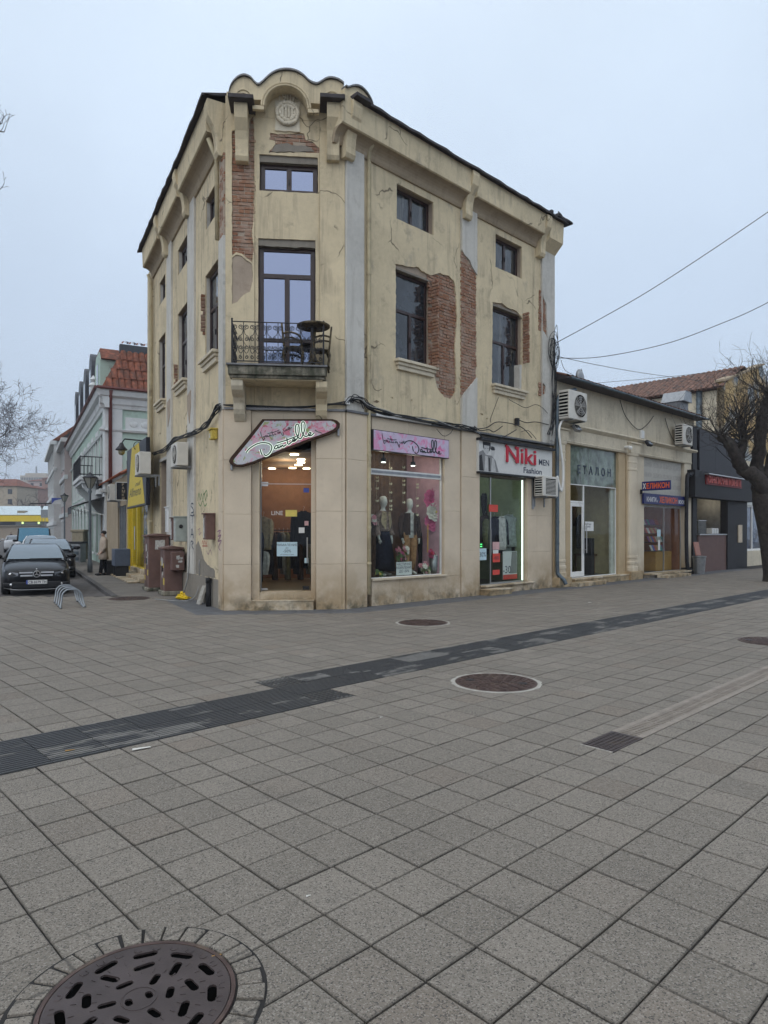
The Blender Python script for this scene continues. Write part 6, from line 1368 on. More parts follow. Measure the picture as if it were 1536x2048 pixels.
for k in range(4): bb = B(RT); z = zq+.78+k*.34; bb.box(bs0+.02, h1-.27, -.95-k*.05, -.45-k*.10, z-.02, z); bb.build('shelf_board', MT['black'], t)
for k in range(4):
    x = bs0+.06; nb = 0
    while x < h1-.42:
        w = rb.uniform(.12, .17); z = zq+.78+k*.34; y = -.52-k*.10
        bk = B(RT); bk.hexa([(x, y, z), (x+w, y, z), (x+w, y-.03, z), (x, y-.03, z), (x, y-.10, z+.22), (x+w, y-.10, z+.22), (x+w, y-.13, z+.22), (x, y-.13, z+.22)]); ci = rb.randrange(7); nb += 1
        tag(bk.build('book', bcols[ci]), '%s book, %s from the left on the %s shelf of the tiered stand' % (BC[ci], ORD[nb-1], ('lowest', 'second', 'third', 'top')[k]), 'book', 'books on the tiered stand'); x += w+.03
bb = B(RT); bb.box(h0+.02, h0+.55, -.9, -.3, zq, zq+.75); tag(bb.build('wooden_counter', MT['shelf_wood'], bevel=.01), 'orange wooden counter at the left edge of the bookshop window', 'counter')
t = thing('book_rack', 'dark tall shelf rack full of goods deep in the bookshop', 'shelf', RT.w(h0+.9, -1.5, zq)); bb = B(RT); bb.box(h0+.35, h0+1.35, -1.9, -1.5, zq, zq+1.9); bb.build('rack_body', MT['black'], t)
for k in range(14): bk = B(RT); x = h0+.4+(k % 5)*.19; z = zq+.9+(k//5)*.42; bk.box(x, x+.15, -1.5, -1.44, z, z+.24); tag(bk.build('book', bcols[k % 7]), '%s book, %s on the %s row of the tall rack deep in the bookshop' % (BC[k % 7], ORD[k % 5], ('lowest', 'middle', 'top')[k//5]), 'book', 'books on the tall rack')
for (u0, u1, v0, v1, bg, lab) in ((1314, 1321, 1059, 1073, 'notice_blue', 'pale green note hanging in the bookshop window'), (1316, 1320, 1080, 1100, 'white_paper', 'narrow white tag below the note in the bookshop window')):
    a0, zz1 = RT.at(u0, v0, -.08); a1, zz0 = RT.at(u1, v1, -.08); notice(RT, a0, a1, zz0, zz1, -.079, [], lab, bg)
flat('helikon_blue', (.012, .018, .12), .4); flat('helikon_orange', (.75, .13, .02), .5)
a0, zz1 = RT.at(1288, 986, .10); a1, zz0 = RT.at(1372, 1010, .10); 
t = thing('book_banner', 'dark blue bookshop banner with white and orange words over the glass', 'sign', RT.w(a0, .1, RT.z(1288, 1004, .1))); zz0 = RT.z(1288, 1007, .1)
bb = B(RT); bb.box(a0, a1, .03, .10, zz0, zz1); bb.build('board', MT['helikon_blue'], t)
Lb, Hb = a1-a0, zz1-zz0
text('white_letters', 'КНИГИ', MT['white'], TM(RT, a0+Lb*.06, .1005, zz0+Hb*.22), Hb*.62, t, .0008, fit=Lb*.21, off=.004); text('white_letters', 'и', MT['white'], TM(RT, a0+Lb*.285, .1005, zz0+Hb*.2), Hb*.4, t, .0008, sx=.9)
text('orange_letters', 'ХЕЛИКОН', MT['helikon_orange'], TM(RT, a0+Lb*.345, .1005, zz0+Hb*.2), Hb*.80, t, .0008, fit=Lb*.43, off=.008); text('white_letters', 'BOOKS', MT['white'], TM(RT, a0+Lb*.81, .1005, zz0+Hb*.22), Hb*.55, t, .0008, fit=Lb*.18, off=.004)
pw = RT.w(RT.s(1283, .05), .05, 0); PF = Fr(pw.x, pw.y, 136.2)
a0, a1 = 0.03, PF.s(1341.5); zz1, zz0 = PF.z(1312, 962), PF.z(1312, 980.5)
t = thing('blade_sign', 'dark blue projecting sign reading the bookshop name in white and orange letters', 'sign', PF.w(a0, 0, zz0))
bb = B(PF); bb.box(a0, a1, -.04, .03, zz0, zz1); bb.build('board', MT['helikon_blue'], t, bevel=.004); Hs, Ls = zz1-zz0, a1-a0
bb = B(PF); bb.box(-.05, a0, -.02, .01, zz0-.12, zz0+.05); bb.build('mount', MT['iron'], t)
text('white_letter', 'Х', MT['white'], TM(PF, a0+Ls*.03, .0305, zz0+Hs*.22), Hs*.78, t, .001, fit=Ls*.115, off=.008); text('orange_letters', 'ЕЛИКОН', MT['helikon_orange'], TM(PF, a0+Ls*.165, .0305, zz0+Hs*.22), Hs*.78, t, .001, fit=Ls*.80, off=.008)
# eaves: tile ends, gutter
for k in range(int((s1L+.3-s0L)/.24)):
    s = s0L+k*.24; bb = B(RT); bb.loft([[(s+.02+math.cos(math.pi*j/6)*-.10+.10, d, z+math.sin(math.pi*j/6)*.06) for j in range(7)] for d, z in ((.42+.01*math.sin(k*1.7), zEv+.02), (-.6, zEv+.38))], closed_sec=False); bb.build('roof_tile', flat('aged_tile', (.13, .065, .045), .85, var=.35, scale=5), LB)
bb = B(RT); bb.prism([(-.7, zEv+.38), (.44, zEv-.0), (.44, zEv-.05), (.0, zEv-.06), (-.7, zEv+.2)], s0L, s1L+.25, 'yz'); bb.build('roof_boarding', MT['roof_edge'], LB)
bb = B(RT); bb.add([(s0L, -.6, zEv+.37), (s1L+.2, -.6, zEv+.37), (s1L+.2, -4.2, zEv+.5), (s0L, -4.2, zEv+.5)], [(0, 1, 2, 3)]); bb.build('roof', MT['roof_edge'], LB)
bb = B(RT); bb.tube([(s0L+.2, .48, zEv-.02), (s1L+.3, .48, zEv-.04)], .04, 8); bb.build('gutter', MT['pipe_blue'], LB, smooth=True)
bb = B(RT); bb.box(s0L, s1L, -4.3, -4.1, 0, zEv+.3); bb.box(s0L, s0L+.1, -4.2, -.3, 0, zEv); bb.build('rear_wall', MT['cream'], LB)
# equipment on the low building
z_ = RT.z(1152, 838, .55); ac(RT, RT.s(1137, .5)+.0, z_, 1.05, .86, .36, 'large old air conditioner under the eaves of the cream shop', .0, .16)
z_ = RT.z(1375, 890, .45); ac(RT, RT.s(1364, .45)+.02, z_, .92, .78, .32, 'round fan air conditioner at the right end of the cream shop', .0, .16)
for i, (u, v, lab) in enumerate(((1152, 857, 'small floodlight below the large air conditioner'), (1296, 887, 'black tilted floodlight above the stone column'))):
    s, z = RT.at(u, v, .3); t = thing('floodlight', lab, 'floodlight', RT.w(s, .3, z)); M_ = RT.M @ Matrix.Translation((s, .32, z)) @ Matrix.Rotation(.6, 4, 'X')
    bb = B(M_); bb.box(-.16, .16, -.05, .06, -.11, .11); bb.build('lamp_head', MT['iron'] if i else MT['grey_metal'], t, bevel=.012); bb = B(M_); bb.box(-.13, .13, .061, .066, -.085, .085); bb.build('lens', MT['dark_glass'], t)
    bb = B(RT); bb.tube([(s, .0, z+.1), (s, .28, z+.06)], .02, 6); bb.build('arm', MT['grey_metal'], t)
s, z = RT.at(1259, 896, .22); t = thing('security_camera', 'white dome security camera on the column capital', 'camera', RT.w(s, .22, z)); bb = B(RT); bb.ball((s, .25, z), .07, 12, 8); bb.build('dome', MT['white'], t, smooth=True); bb = B(RT); bb.lathe([(.05, .0), (.05, .2)], (s, .02, z+.04), 10, 'y'); bb.build('mount', MT['white'], t)
s, z = RT.at(1281.5, 870, .0); bb = B(RT); bb.box(s-.12, s+.12, .001, .09, z-.13, z+.16); tag(bb.build('junction_box', MT['white'], bevel=.01), 'small white junction box on the cream upper wall', 'box')
t = thing('satellite_dish', 'small grey satellite dish peeking over the cream shop roof', 'dish', RT.w(RT.s(1160, -.6), -.6, zEv+.35)); s, z = RT.at(1160, 755, -.6)
bb = B(RT); bb.lathe([(.01, .10), (.16, .07), (.28, .0)], (s, -.6, z), 20, 'y'); bb.build('dish', MT['grey_metal'], t, smooth=True); bb = B(RT); bb.tube([(s+.1, -.6, zEv+.3), (s+.1, -.6, z+.3)], .012, 6); bb.build('mast', MT['iron'], t)
s, z = RT.at(1355, 826, -1.4); z1_ = RT.z(1355, 786, -1.4)
t = thing('vent_duct', 'boxy sheet metal vent cowl on the low roof', 'vent', RT.w(s, -1.4, z)); bb = B(RT); bb.box(s-.42, s+.42, -1.8, -1.1, z-.5, z1_-.45); bb.build('shaft', MT['sheet'], t, bevel=.01)
bb = B(RT); bb.prism([(s-.48, z1_-.45), (s+.48, z1_-.45), (s+.40, z1_+.02), (s-.20, z1_+.02)], -1.95, -.95); bb.build('cowl', MT['grey_metal'], t, bevel=.01)
# ================================================================== black kiosk front beyond
k0, k1 = s1L+.05, RT.s(1489)
KB = thing('black_kiosk_building', 'dark grey panelled snack shop with red sign behind the tree', 'building', RT.w(k0, 0, 0))
flat('anthracite', (.014, .013, .016), .6, var=.15); flat('anthracite2', (.026, .025, .031), .55, var=.1)
zK = RT.z(1400, 857); km = RT.s(1450)
bb = B(RT); bb.box(k0, k1, -4, -.12, 3.4, zK); bb.box(k0, k1, -4, -3.9, 0, zK); bb.build('body', MT['anthracite'], KB)
ka = RT.s(1400)
for i in range(3):
    w = (k1-ka)/3; bb = B(RT); bb.box(ka+i*w+.004, ka+(i+1)*w-.004, -.12, -.02, RT.z(1400, 945), zK-.02); bb.build('cladding_panel', MT['anthracite2'], KB, bevel=.004)
bb = B(RT); bb.box(k0, RT.s(1391, .2), -.2, .10, 0, zK); bb.build('pier', MT['anthracite'], KB, bevel=.01)
bb = B(RT); bb.box(RT.s(1388, .3), k1, -.1, .35, RT.z(1400, 995, .35), RT.z(1400, 940, .35)); bb.build('canopy_box', MT['anthracite'], KB, bevel=.02)
bb = B(RT); bb.box(km, k1, -.2, .12, 0, 3.5); bb.build('pier', MT['anthracite'], KB, bevel=.01)
bb = B(RT); bb.box(k0+.3, km, -.1, .05, 0, 1.55); bb.build('counter_front', flat('counter_brown', (.13, .075, .065), .6), KB); bb = B(RT); bb.box(k0+.3, km, -.5, .10, 1.55, 1.60); bb.build('counter_top', MT['steel'], KB)
room(RT, k0+.3, km+.1, -.2, -2.8, .2, 3.4, 'wood', 'grey_metal', 'dark_floor', 'anthracite', KB)
lamp_light('kiosk_light', RT.w(k0+1.2, -1.4, 3.1), 14, (1, .85, .6), .12)
for i in range(3): bb = B(RT); bb.box(km-.95+i*.27, km-.72+i*.27, -.45, -.2, 1.605, 1.85); tag(bb.build('cup_stack', MT['white_paper'], bevel=.015), ('left', 'middle', 'right')[i]+' white stack of cups on the snack counter', 'cups', 'cup stacks on the counter')
t = thing('glass_case', 'glass display case on the snack counter', 'case', RT.w(k0+.5, -.3, 1.6)); bb = B(RT); bb.box(k0+.45, k0+1.25, -.45, -.02, 1.605, 2.15); bb.build('case_glass', MT['glass'], t); bb = B(RT); bb.box(k0+.43, k0+1.27, -.47, 0, 2.15, 2.18); bb.build('case_lid', MT['steel'], t)
a0, a1 = RT.s(1411, .36), RT.s(1482, .36); z1_, z0_ = RT.z(1411, 949, .36), RT.z(1411, 966, .36)
t = thing('shop_sign', 'red lettering strip sign on the black snack shop', 'sign', RT.w(a0, .36, z0_)); flat('sign_red_dark', (.16, .012, .012), .5); flat('sign_pink', (.50, .13, .12), .5)
bb = B(RT); bb.box(a0, a1, .35, .40, z0_-.05, z1_); bb.build('board', MT['sign_red_dark'], t); bb = B(RT); bb.box(a0-.1, a1, .33, .55, z1_, z1_+.04); bb.build('sign_hood', MT['steel'], t)
hl_ = z1_-z0_; gw_ = (a1-a0-.3)/9
for k in range(9):                                        # worn, unreadable red letters
    gx = a0+.15+k*gw_; bb = B(RT); P = [[(0, 0), (0, 1)], [(.62, 0), (.62, 1)], [(0, .5), (.62, .5)]] if k % 3 == 1 else [[(.3+.32*math.cos(j*.7), .5+.48*math.sin(j*.7)) for j in range(8 if k % 2 else 10)]] if k % 3 == 0 else [[(0, 0), (0, 1), (.6, 1), (.6, 0)]]
    for S_ in P: bb.tube([(gx+x*gw_, .402, z0_+hl_*(.08+.8*z)) for x, z in S_], .045, 5)
    bb.build('red_letter', MT['sign_pink'], t)
s, z = RT.at(1482, 1068, .2); t = thing('menu_board', 'narrow pale menu board on the black pier', 'board', RT.w(s, .2, z)); bb = B(RT); bb.box(s-.22, s+.28, .13, .17, RT.z(1482, 1085, .15), RT.z(1482, 1050, .15)); bb.build('board', flat('menu_paper', (.50, .42, .32), .6), t, bevel=.01)
s = RT.s(1401, .5); t = thing('waste_bin', 'grey waste bin with poster before the snack counter', 'bin', RT.w(s, .45, 0)); bb = B(RT); bb.loft([[(s+math.cos(2*math.pi*k/14)*r, .45+math.sin(2*math.pi*k/14)*r, z) for k in range(14)] for z, r in ((0, .20), (.65, .25), (.68, .27), (.72, .27))]); bb.build('body', MT['grey_metal'], t); bb = B(RT); bb.hexa([(s-.24, .40, .75), (s+.24, .40, .75), (s+.24, .43, .75), (s-.24, .43, .75), (s-.24, .30, 1.28), (s+.24, .30, 1.28), (s+.24, .33, 1.28), (s-.24, .33, 1.28)]); bb.build('poster', flat('poster_rose', (.35, .16, .12), .6), t)
bb = B(RT); bb.tube(smoothline([(RT.s(1393, .3), .25, RT.z(1393, 945, .3)), (RT.s(1384, .3), .22, RT.z(1384, 950, .3)), (RT.s(1380, .3), .18, RT.z(1380, 965, .3)), (RT.s(1380, .3), .18, .5), (RT.s(1386, .3), .26, .15)], 4), .075, 10); tag(bb.build('drainpipe', MT['iron'], smooth=True), 'black drainpipe between bookshop and snack shop', 'pipe')
# ================================================================== ochre house behind the tree
OB = thing('ochre_house', 'ochre and blue blotched house with tiled roof behind the snack shop', 'building', RT.w(k1, -2.5, 0))
dO = -2.5; so, zo = RT.at(1449, 776, dO); zr = RT.z(1524, 731, dO); sr_ = RT.s(1524, dO)
def ochre():
    t = NT('blotched_ochre'); c = t.mix(t.ramp(t.noise(1.2, 4), .35, .65), (.40, .27, .12), (.50, .37, .19)); c = t.mix(t.ramp(t.noise(.55, 4, v=t.map(loc=(3, 2, 5))), .48, .56, 0, .9), c, (.26, .31, .35)); c = t.mix(t.ramp(t.noise(2.5, 5), .6, .7, 0, .7), c, (.20, .13, .08)); return t.done(c, .9, 0, t.bump(t.noise(40, 4), .4, .01), .2)
MT['ochre_blotch'] = ochre()
bb = B(RT); bb.prism([(so, 0), (so+16, 0), (so+16, zr-1.2), (sr_+1.6, zr-1.2), (sr_, zr), (so, zo+.35)], dO-.4, dO); bb.build('street_wall', MT['ochre_blotch'], OB)
bb = B(RT); bb.prism([(dO-.01, 0), (dO-11, 0), (dO-11, zo-.05), (dO-.01, zo-.05)], so, so+.3, 'yz'); bb.build('side_wall', MT['cream'], OB)
bb = B(RT); bb.prism([(so-.1, zo+.36), (sr_+.1, zr+.02), (sr_+.1, zr+.14), (so-.1, zo+.48)], dO-.5, dO+.12); bb.build('coping', MT['soffit'], OB)
rl_ = 11.0; nt = int(rl_/.30)
flat('red_tile', (.17, .095, .07), .9, var=.55, scale=6, dirt=(.07, .055, .05), dscale=2.5, dlo=.5, dhi=.62)
zrg = RT.z(1448, 752, dO)+1.4
bb = B(RT); bb.add([(so-.35, dO, zo), (so-.35, dO-rl_, zo), (so+3.2, dO-rl_, zo+1.75), (so+3.2, dO, zo+1.75)], [(0, 1, 2, 3)]); bb.add([(so+3.2, dO-rl_, zo+1.75), (so+3.2, dO, zo+1.75), (so+7, dO, zo), (so+7, dO-rl_, zo)], [(0, 1, 2, 3)]); rf = bb.build('roof', MT['red_tile'], OB)
tme = B(); tme.loft([[(math.cos(math.pi*j/5)*-.13, y, z+math.sin(math.pi*j/5)*.07) for j in range(6)] for y, z in ((0, .0), (.50, .02))], closed_sec=False); tm_ = bpy.data.meshes.new('roof_tile'); tm_.from_pydata([tuple(v) for v in tme.V], [], tme.Fc); tm_.materials.append(MT['red_tile'])
sl = math.atan2(1.75, 3.55)
for r in range(8):
    for k in range(nt):
        M_ = RT.M @ Matrix.Translation((so-.38+r*.45*math.cos(sl), dO-.1-k*.30, zo+.03+r*.45*math.sin(sl)+.01*math.sin(k*2.3+r))) @ Matrix.Rotation(-math.pi/2, 4, 'Z') @ Matrix.Rotation(sl, 4, 'X')
        link('roof_tile', tm_, rf, mw=M_)
s, z = RT.at(1424, 787, dO-1.2); bb = B(RT); bb.tube([(so-.12, dO-1.3, zo), (so-.12, dO-1.3, 5)], .16, 10); bb.build('downpipe', MT['pipe_blue'], OB, smooth=True)
# white fronted shop right of the kiosk
w0_, w1_ = k1+.02, k1+9
WB = thing('glass_front_shop', 'pale shop with bluish display glass behind the tree trunk', 'building', RT.w(w0_, -.4, 0))
bb = B(RT); bb.box(w0_, w1_, -4, -.4, 3.4, 5.2); bb.box(w0_, w1_, -2.4, -.3, 0, .75); bb.build('wall', MT['cream'], WB)
bb = B(RT); bb.box(w0_+.05, w1_, -.38, -.32, 3.0, 4.2); bb.build('fascia', flat('pale_fascia', (.50, .52, .50), .5), WB)
bb = B(RT); bb.panel(rect(w0_, w1_, .75, 3.0), [rect(w0_+.1+i*2.2, w0_+2.2+i*2.2, .85, 2.92) for i in range(4)], -.45, -.38); sw = bb.build('shop_window', MT['white'], WB)
MT['blue_glass'] = dark_glass('blue_shop_pane', (.05, .08, .14), .6)
for i in range(4): bb = B(RT); bb.box(w0_+.08+i*2.2, w0_+2.22+i*2.2, -.43, -.42, .83, 2.94); bb.build('pane', MT['blue_glass'], sw)
# ================================================================== trees
MT['bark'] = simple('dark_bark', (.036, .030, .027), .95, var=.5, scale=9, bump=.05, bscale=12, dirt=(.07, .066, .055), dscale=5)
MT['bark_far'] = simple('grey_bark', (.07, .055, .055), .95, var=.3, scale=4)
def grow(bb, p, d, L, r, depth, rr, spread=.55, up=.12, kids=(2, 3), seg=3, rmin=.004, shrink=.72, nside=5):
    P = [Vector(p)]; R = [r]; dd = Vector(d).normalized(); r1 = max(r*.62, rmin)
    for k in range(seg):
        dd = (dd+Vector((rr.uniform(-1, 1), rr.uniform(-1, 1), rr.uniform(-1, 1)))*.16+Vector((0, 0, up*.35))).normalized()
        P.append(P[-1]+dd*(L/seg)); R.append(r+(r1-r)*(k+1)/seg)
    bb.tube(P, R, nside if r > .03 else (4 if r > .012 else 3), caps=False)
    if depth <= 0: return
    for k in range(rr.randint(*kids)):
        i = rr.randint(1, seg) if k else seg; a = rr.uniform(0, 6.283); o = dd.orthogonal().normalized(); side = (Matrix.Rotation(a, 3, dd) @ o)
        nd = (dd*(1-spread*.6)+side*spread*rr.uniform(.6, 1.3)+Vector((0, 0, up))).normalized()
        grow(bb, P[i], nd, L*shrink*rr.uniform(.75, 1.15), max(R[i]*rr.uniform(.5, .75), rmin), depth-1, rr, spread, up, kids, seg, rmin, shrink, nside)
def tree_right():
    Yt = 22.7; X = lambda u: (u-768)/F*Yt; Z = lambda v: CH+(HZ-v)/F*Yt
    t = thing('pollarded_tree', 'dark knobbly pollarded street tree cut by the right edge of the picture', 'tree', (X(1546), Yt, 0)); rr = random.Random(4)
    bb = B(); P = [(X(1552), Yt, -.05), (X(1550), Yt, .25), (X(1544), Yt, 1.0), (X(1537), Yt, 1.9), (X(1528), Yt, 2.9), (X(1524), Yt, 3.4)]; bb.tube([Vector(p) for p in smoothline(P, 4)], [.46, .44, .40, .38, .36, .35, .345, .34, .34, .335, .34, .345, .35, .36, .37, .38, .36, .34, .32, .30, .28][:21], 14); tr = bb.build('trunk', MT['bark'], t, smooth=True)
    limbs = [([(1526, 985), (1508, 955), (1484, 940), (1468, 915), (1452, 888), (1440, 876)], .27, .15), ([(1522, 985), (1516, 930), (1517, 880), (1524, 830), (1534, 790)], .24, .13), ([(1530, 960), (1548, 900), (1572, 850)], .2, .12), ([(1476, 925), (1486, 890), (1488, 860), (1478, 842)], .15, .10), ([(1468, 915), (1480, 895), (1487, 878)], .10, .08)]
    ends = []
    for L, r0, r1 in limbs:
        pts = smoothline([(X(u), Yt+rr.uniform(-.2, .2), Z(v)) for u, v in L], 4); n = len(pts); bb = B(); bb.tube([p+Vector((rr.uniform(-.03, .03), rr.uniform(-.03, .03), 0)) for p in pts], [(r0+(r1-r0)*k/(n-1))*rr.uniform(.82, 1.2) for k in range(n-1)]+[r1*1.15], 10); bb.build('limb', MT['bark'], t, smooth=True); ends += [pts[-1], pts[-1], pts[n*2//3], pts[n//2], pts[-2]]
    bb = B()
    for e in ends:
        for k in range(6): grow(bb, e+Vector((rr.uniform(-.1, .1), rr.uniform(-.1, .1), rr.uniform(-.05, .1))), (rr.uniform(-.9, .9), rr.uniform(-.7, .7), rr.uniform(.1, 1.0)), rr.uniform(.6, 1.15), rr.uniform(.014, .028), 3, rr, .75, .14, (1, 3), 3, .0045, .72)
    bb.build('crown', MT['bark'], t, kind='stuff', recalc=False)
tree_right()
# ================================================================== side street on the left
LX = Fr(*lpt(0), LA)                       # same facade line, s measured from the corner: -t along the street
def at_t(u, d=0.0): return -LX.s(u, d)
# ---- yellow and black beauty shop next to the house
b0, b1 = LX.s(250, .1), -LLEN-.02
YB = thing('yellow_shop', 'narrow shop with yellow frame and tall black and yellow sign beside the corner house', 'building', LX.w((b0+b1)/2, 0, 0))
zy0, zy1 = LX.z(253.5, 1018, .45), LX.z(253.5, 903, .45)
flat('yellow_paint', (.62, .46, .03), .5, var=.08); flat('sign_navy', (.012, .013, .022), .4)
bb = B(LX); bb.box(b0, b1, -4, -.15, 3.2, zy1+.2); bb.box(b0, b0+.1, -4, -.15, 0, 3.2); bb.build('wall', MT['anthracite'], YB)
bb = B(LX); bb.panel(rect(b0, b1, 0, 3.6), [rect(b0+.5, b0+1.5, .35, 3.2), rect(b0+1.7, b1-.35, .35, 3.2)], -.3, -.12); bb.build('front_frame', MT['yellow_paint'], YB, bevel=.02)
bb = B(LX); bb.box(b0+.45, b1-.3, -.25, -.24, .35, 3.25); bb.build('shop_pane', MT['dark_glass'], YB)
for x in (b0+.08, b0+.26): bb = B(LX); bb.box(x, x+.10, -.12, .02, 0, 3.5); bb.build('yellow_post', MT['yellow_paint'], YB)
bb = B(LX); bb.tube([(b0+1.55, -.05, 1.0), (b0+1.55, -.05, 1.9)], .02, 6); bb.build('door_handle', MT['steel'], YB)
bb = B(LX); bb.box(b0+.3, b1-.1, -.2, .40, -.002, .16); bb.box(b0+.7, b1-.1, -.2, .0, .16, .32); bb.build('step', MT['stone2'], YB, bevel=.01)
bb = B(LX); bb.box(b0+.5, b1-.2, -.2, .75, -.002, .05); bb.build('step_slab', MT['stone2'], YB, bevel=.01)
sy0, sy1 = LX.s(254, .45), LX.s(292, .45)
ys = thing('shop_sign', 'tall black sign with yellow tapering field on the beauty shop', 'sign', LX.w((sy0+sy1)/2, .45, zy0)); Wy, Hy = sy1-sy0, zy1-zy0
bb = B(LX); bb.box(sy0, sy1, .33, .45, zy0, zy1); bb.build('sign_box', MT['sign_navy'], ys, bevel=.01)
bb = B(LX); bb.prism([(sy0+Wy*.04, zy0+.06), (sy0+Wy*.94, zy0+.06), (sy0+Wy*.66, zy1-.02), (sy0+Wy*.30, zy1-.02)], .4505, .458); bb.build('yellow_field', MT['yellow_paint'], ys)
text('script_word', 'Allmeno', MT['ink'], TM(LX, sy0+Wy*.16, .4595, zy0+Hy*.18), .42, ys, .001, shear=.35, fit=Wy*.62); text('small_word', 'nail', MT['ink'], TM(LX, sy0+Wy*.50, .4595, zy0+Hy*.33), .2, ys, .001, shear=.3, fit=Wy*.26)
z_ = LX.z(280, 951, .9); ac(LX, LX.s(284, .9)-.5, z_, .8, .6, .3, 'beige air conditioner hanging before the yellow and black sign', .46, .25)
# ---- small dark shop with vertical sign
c0, c1 = LX.s(200, 0), b0-.03
SB_ = thing('small_shop', 'low worn shop with tiled roof, small awning and black vertical sign', 'building', LX.w((c0+c1)/2, 0, 0))
zs_ = LX.z(225, 965, 0)
bb = B(LX); bb.panel(rect(c0, c1, 0, zs_), [rect(c0+.8, c0+2.2, .1, 2.7), rect(c1-3.0, c1-.4, .5, 2.8)], -.3, 0); bb.build('wall', MT['soffit'], SB_)
bb = B(LX); bb.box(c0, c1, -4, -.32, 0, zs_); bb.build('body', MT['render_grey'], SB_)
bb = B(LX); bb.box(c1-3.0, c1-.4, -.2, -.18, .5, 2.8); bb.build('shop_pane', MT['dark_glass'], SB_)
for k in range(5): bb = B(LX); x = c1-2.9+k*.55; bb.box(x, x+.12, -.19, -.05, .5, 2.8); bb.build('window_bar', MT['grey_metal'], SB_)
for k in range(int((c1-c0)/.3)):
    for r in range(4):
        s = c0+k*.3; bb = B(LX); bb.loft([[(s+.13-math.cos(math.pi*j/5)*.13, d, z+math.sin(math.pi*j/5)*.07) for j in range(6)] for d, z in ((.25-r*.45, zs_+.05+r*.24), (-.25-r*.45, zs_+.33+r*.24))], closed_sec=False); bb.build('roof_tile', flat('orange_tile', (.30, .10, .055), .85, var=.35, scale=5), SB_)
bb = B(LX); bb.hexa([(c0+.3, 1.6, 2.95), (c0+3.2, 1.6, 2.95), (c0+3.2, 1.64, 2.95), (c0+.3, 1.64, 2.95), (c0+.3, 0, 3.45), (c0+3.2, 0, 3.45), (c0+3.2, 0, 3.52), (c0+.3, 0, 3.52)]); bb.add([(c0+.3, 1.62, 2.93), (c0+3.2, 1.62, 2.93), (c0+3.2, 1.62, 2.60), (c0+.3, 1.62, 2.60)], [(0, 1, 2, 3)]); aw = bb.build('awning', MT['anthracite'], SB_)
for x in (c0+.4, c0+3.1): bb = B(LX); bb.tube([(x, .0, 2.5), (x, 1.5, 2.95)], .02, 6); bb.build('awning_arm', MT['white'], aw)
sv = LX.s(234, .4); zv0, zv1 = LX.z(243, 1001, .4), LX.z(243, 963, .4)
t = thing('vertical_sign', 'black vertical letter sign on the small worn shop', 'sign', LX.w(sv, .4, zv0)); PV = Fr(LX.w(sv, 0, 0).x, LX.w(sv, 0, 0).y, LA-90); 
pv0, pv1 = PV.s(231), PV.s(254); zv0, zv1 = PV.z(243, 1001), PV.z(243, 964)
bb = B(PV); bb.box(pv0, pv1, -.12, .05, zv0, zv1); bb.build('sign_box', MT['sign_navy'], t)
for (x0, x1, y0, y1) in ((pv0, pv1, zv0, zv0+.03), (pv0, pv1, zv1-.03, zv1), (pv0, pv0+.03, zv0, zv1)): bb = B(PV); bb.box(x0, x1, .0505, .06, y0, y1); bb.build('edge_trim', MT['white_paper'], t)
for k, ch in enumerate('РАМКИ'): text('sign_letter', ch, MT['menu_paper'], TM(PV, pv0+(pv1-pv0)*.52, .0515, zv1-(zv1-zv0)*(.04+.19*(k+1))+.02), (zv1-zv0)*.20, t, .004)
z_ = LX.z(228, 1000, .3); t = ac(LX, LX.s(222, .3), z_, .8, .7, .3, 'grey air conditioner beside the vertical sign', .0, .15)
sb0 = LX.s(238, .6); t = thing('blue_mailbox', 'blue grey metal box on legs at the small shop wall', 'box', LX.w(sb0, .5, 0)); zt_ = LX.z(240, 1097, .5)
bb = B(LX); bb.box(sb0-.5, sb0+.4, .25, .8, .42, zt_); bb.build('body', flat('box_blue', (.08, .10, .14), .6), t, bevel=.02)
for x in (-.4, .3): bb = B(LX); bb.box(sb0+x-.03, sb0+x+.03, .3, .75, 0, .42); bb.build('leg', MT['iron'], t)
t = thing('black_crate', 'black crate on the pavement below the awning', 'crate', LX.w(LX.s(222, .7), .6, 0)); s = LX.s(222, .7); bb = B(LX); bb.box(s-.5, s+.3, .3, .9, 0, .5); bb.build('body', MT['black'], t, bevel=.02); bb = B(LX); bb.box(s-.53, s+.33, .27, .93, .5, .56); bb.build('lid', MT['black'], t, bevel=.01)
# ---- green town house with mansard roof
gT = at_t(213); GC = LX.w(-gT, 0, 0); 
GB = thing('green_house', 'pale green town house with white mouldings, balcony and red mansard roof', 'building', GC)
flat('mint_plaster', (.42, .54, .47), .85, var=.06, scale=.8, dirt=(.28, .33, .29), dlo=.52, dhi=.72); flat('moulding_white', (.62, .64, .64), .8, var=.05, dirt=(.45, .45, .44)); flat('mansard_tile', (.20, .07, .042), .85, var=.5, scale=5, dirt=(.11, .055, .04), dscale=2, dlo=.48, dhi=.62); flat('dormer_dark', (.05, .055, .065), .5)
GL = Fr(GC.x, GC.y, LA); GS = Fr(GC.x, GC.y, LA-90)      # street front (s<0 away from us), side wall facing us (s>0 to the right)
zg = LX.z(213, 783); glen = 26.0
zgm = GL.z(150, 1010, 0)
bb = B(GL); hs = []
zwA, zwB = zg*.47, zg*.80
for k in range(9): hs.append(rect(-2.2-k*2.7, -1.1-k*2.7, zwA, zwB))
def archp(s0, s1, z0, z1, n=8): c = (s0+s1)/2; r = (s1-s0)/2; return [(s0, z0), (s1, z0)]+[(c+math.cos(math.pi*k/n)*r, z1-r+math.sin(math.pi*k/n)*r) for k in range(n+1)]
ha = [archp(-2.5-k*2.7, -.9-k*2.7, .5, zg*.39) for k in range(9)]
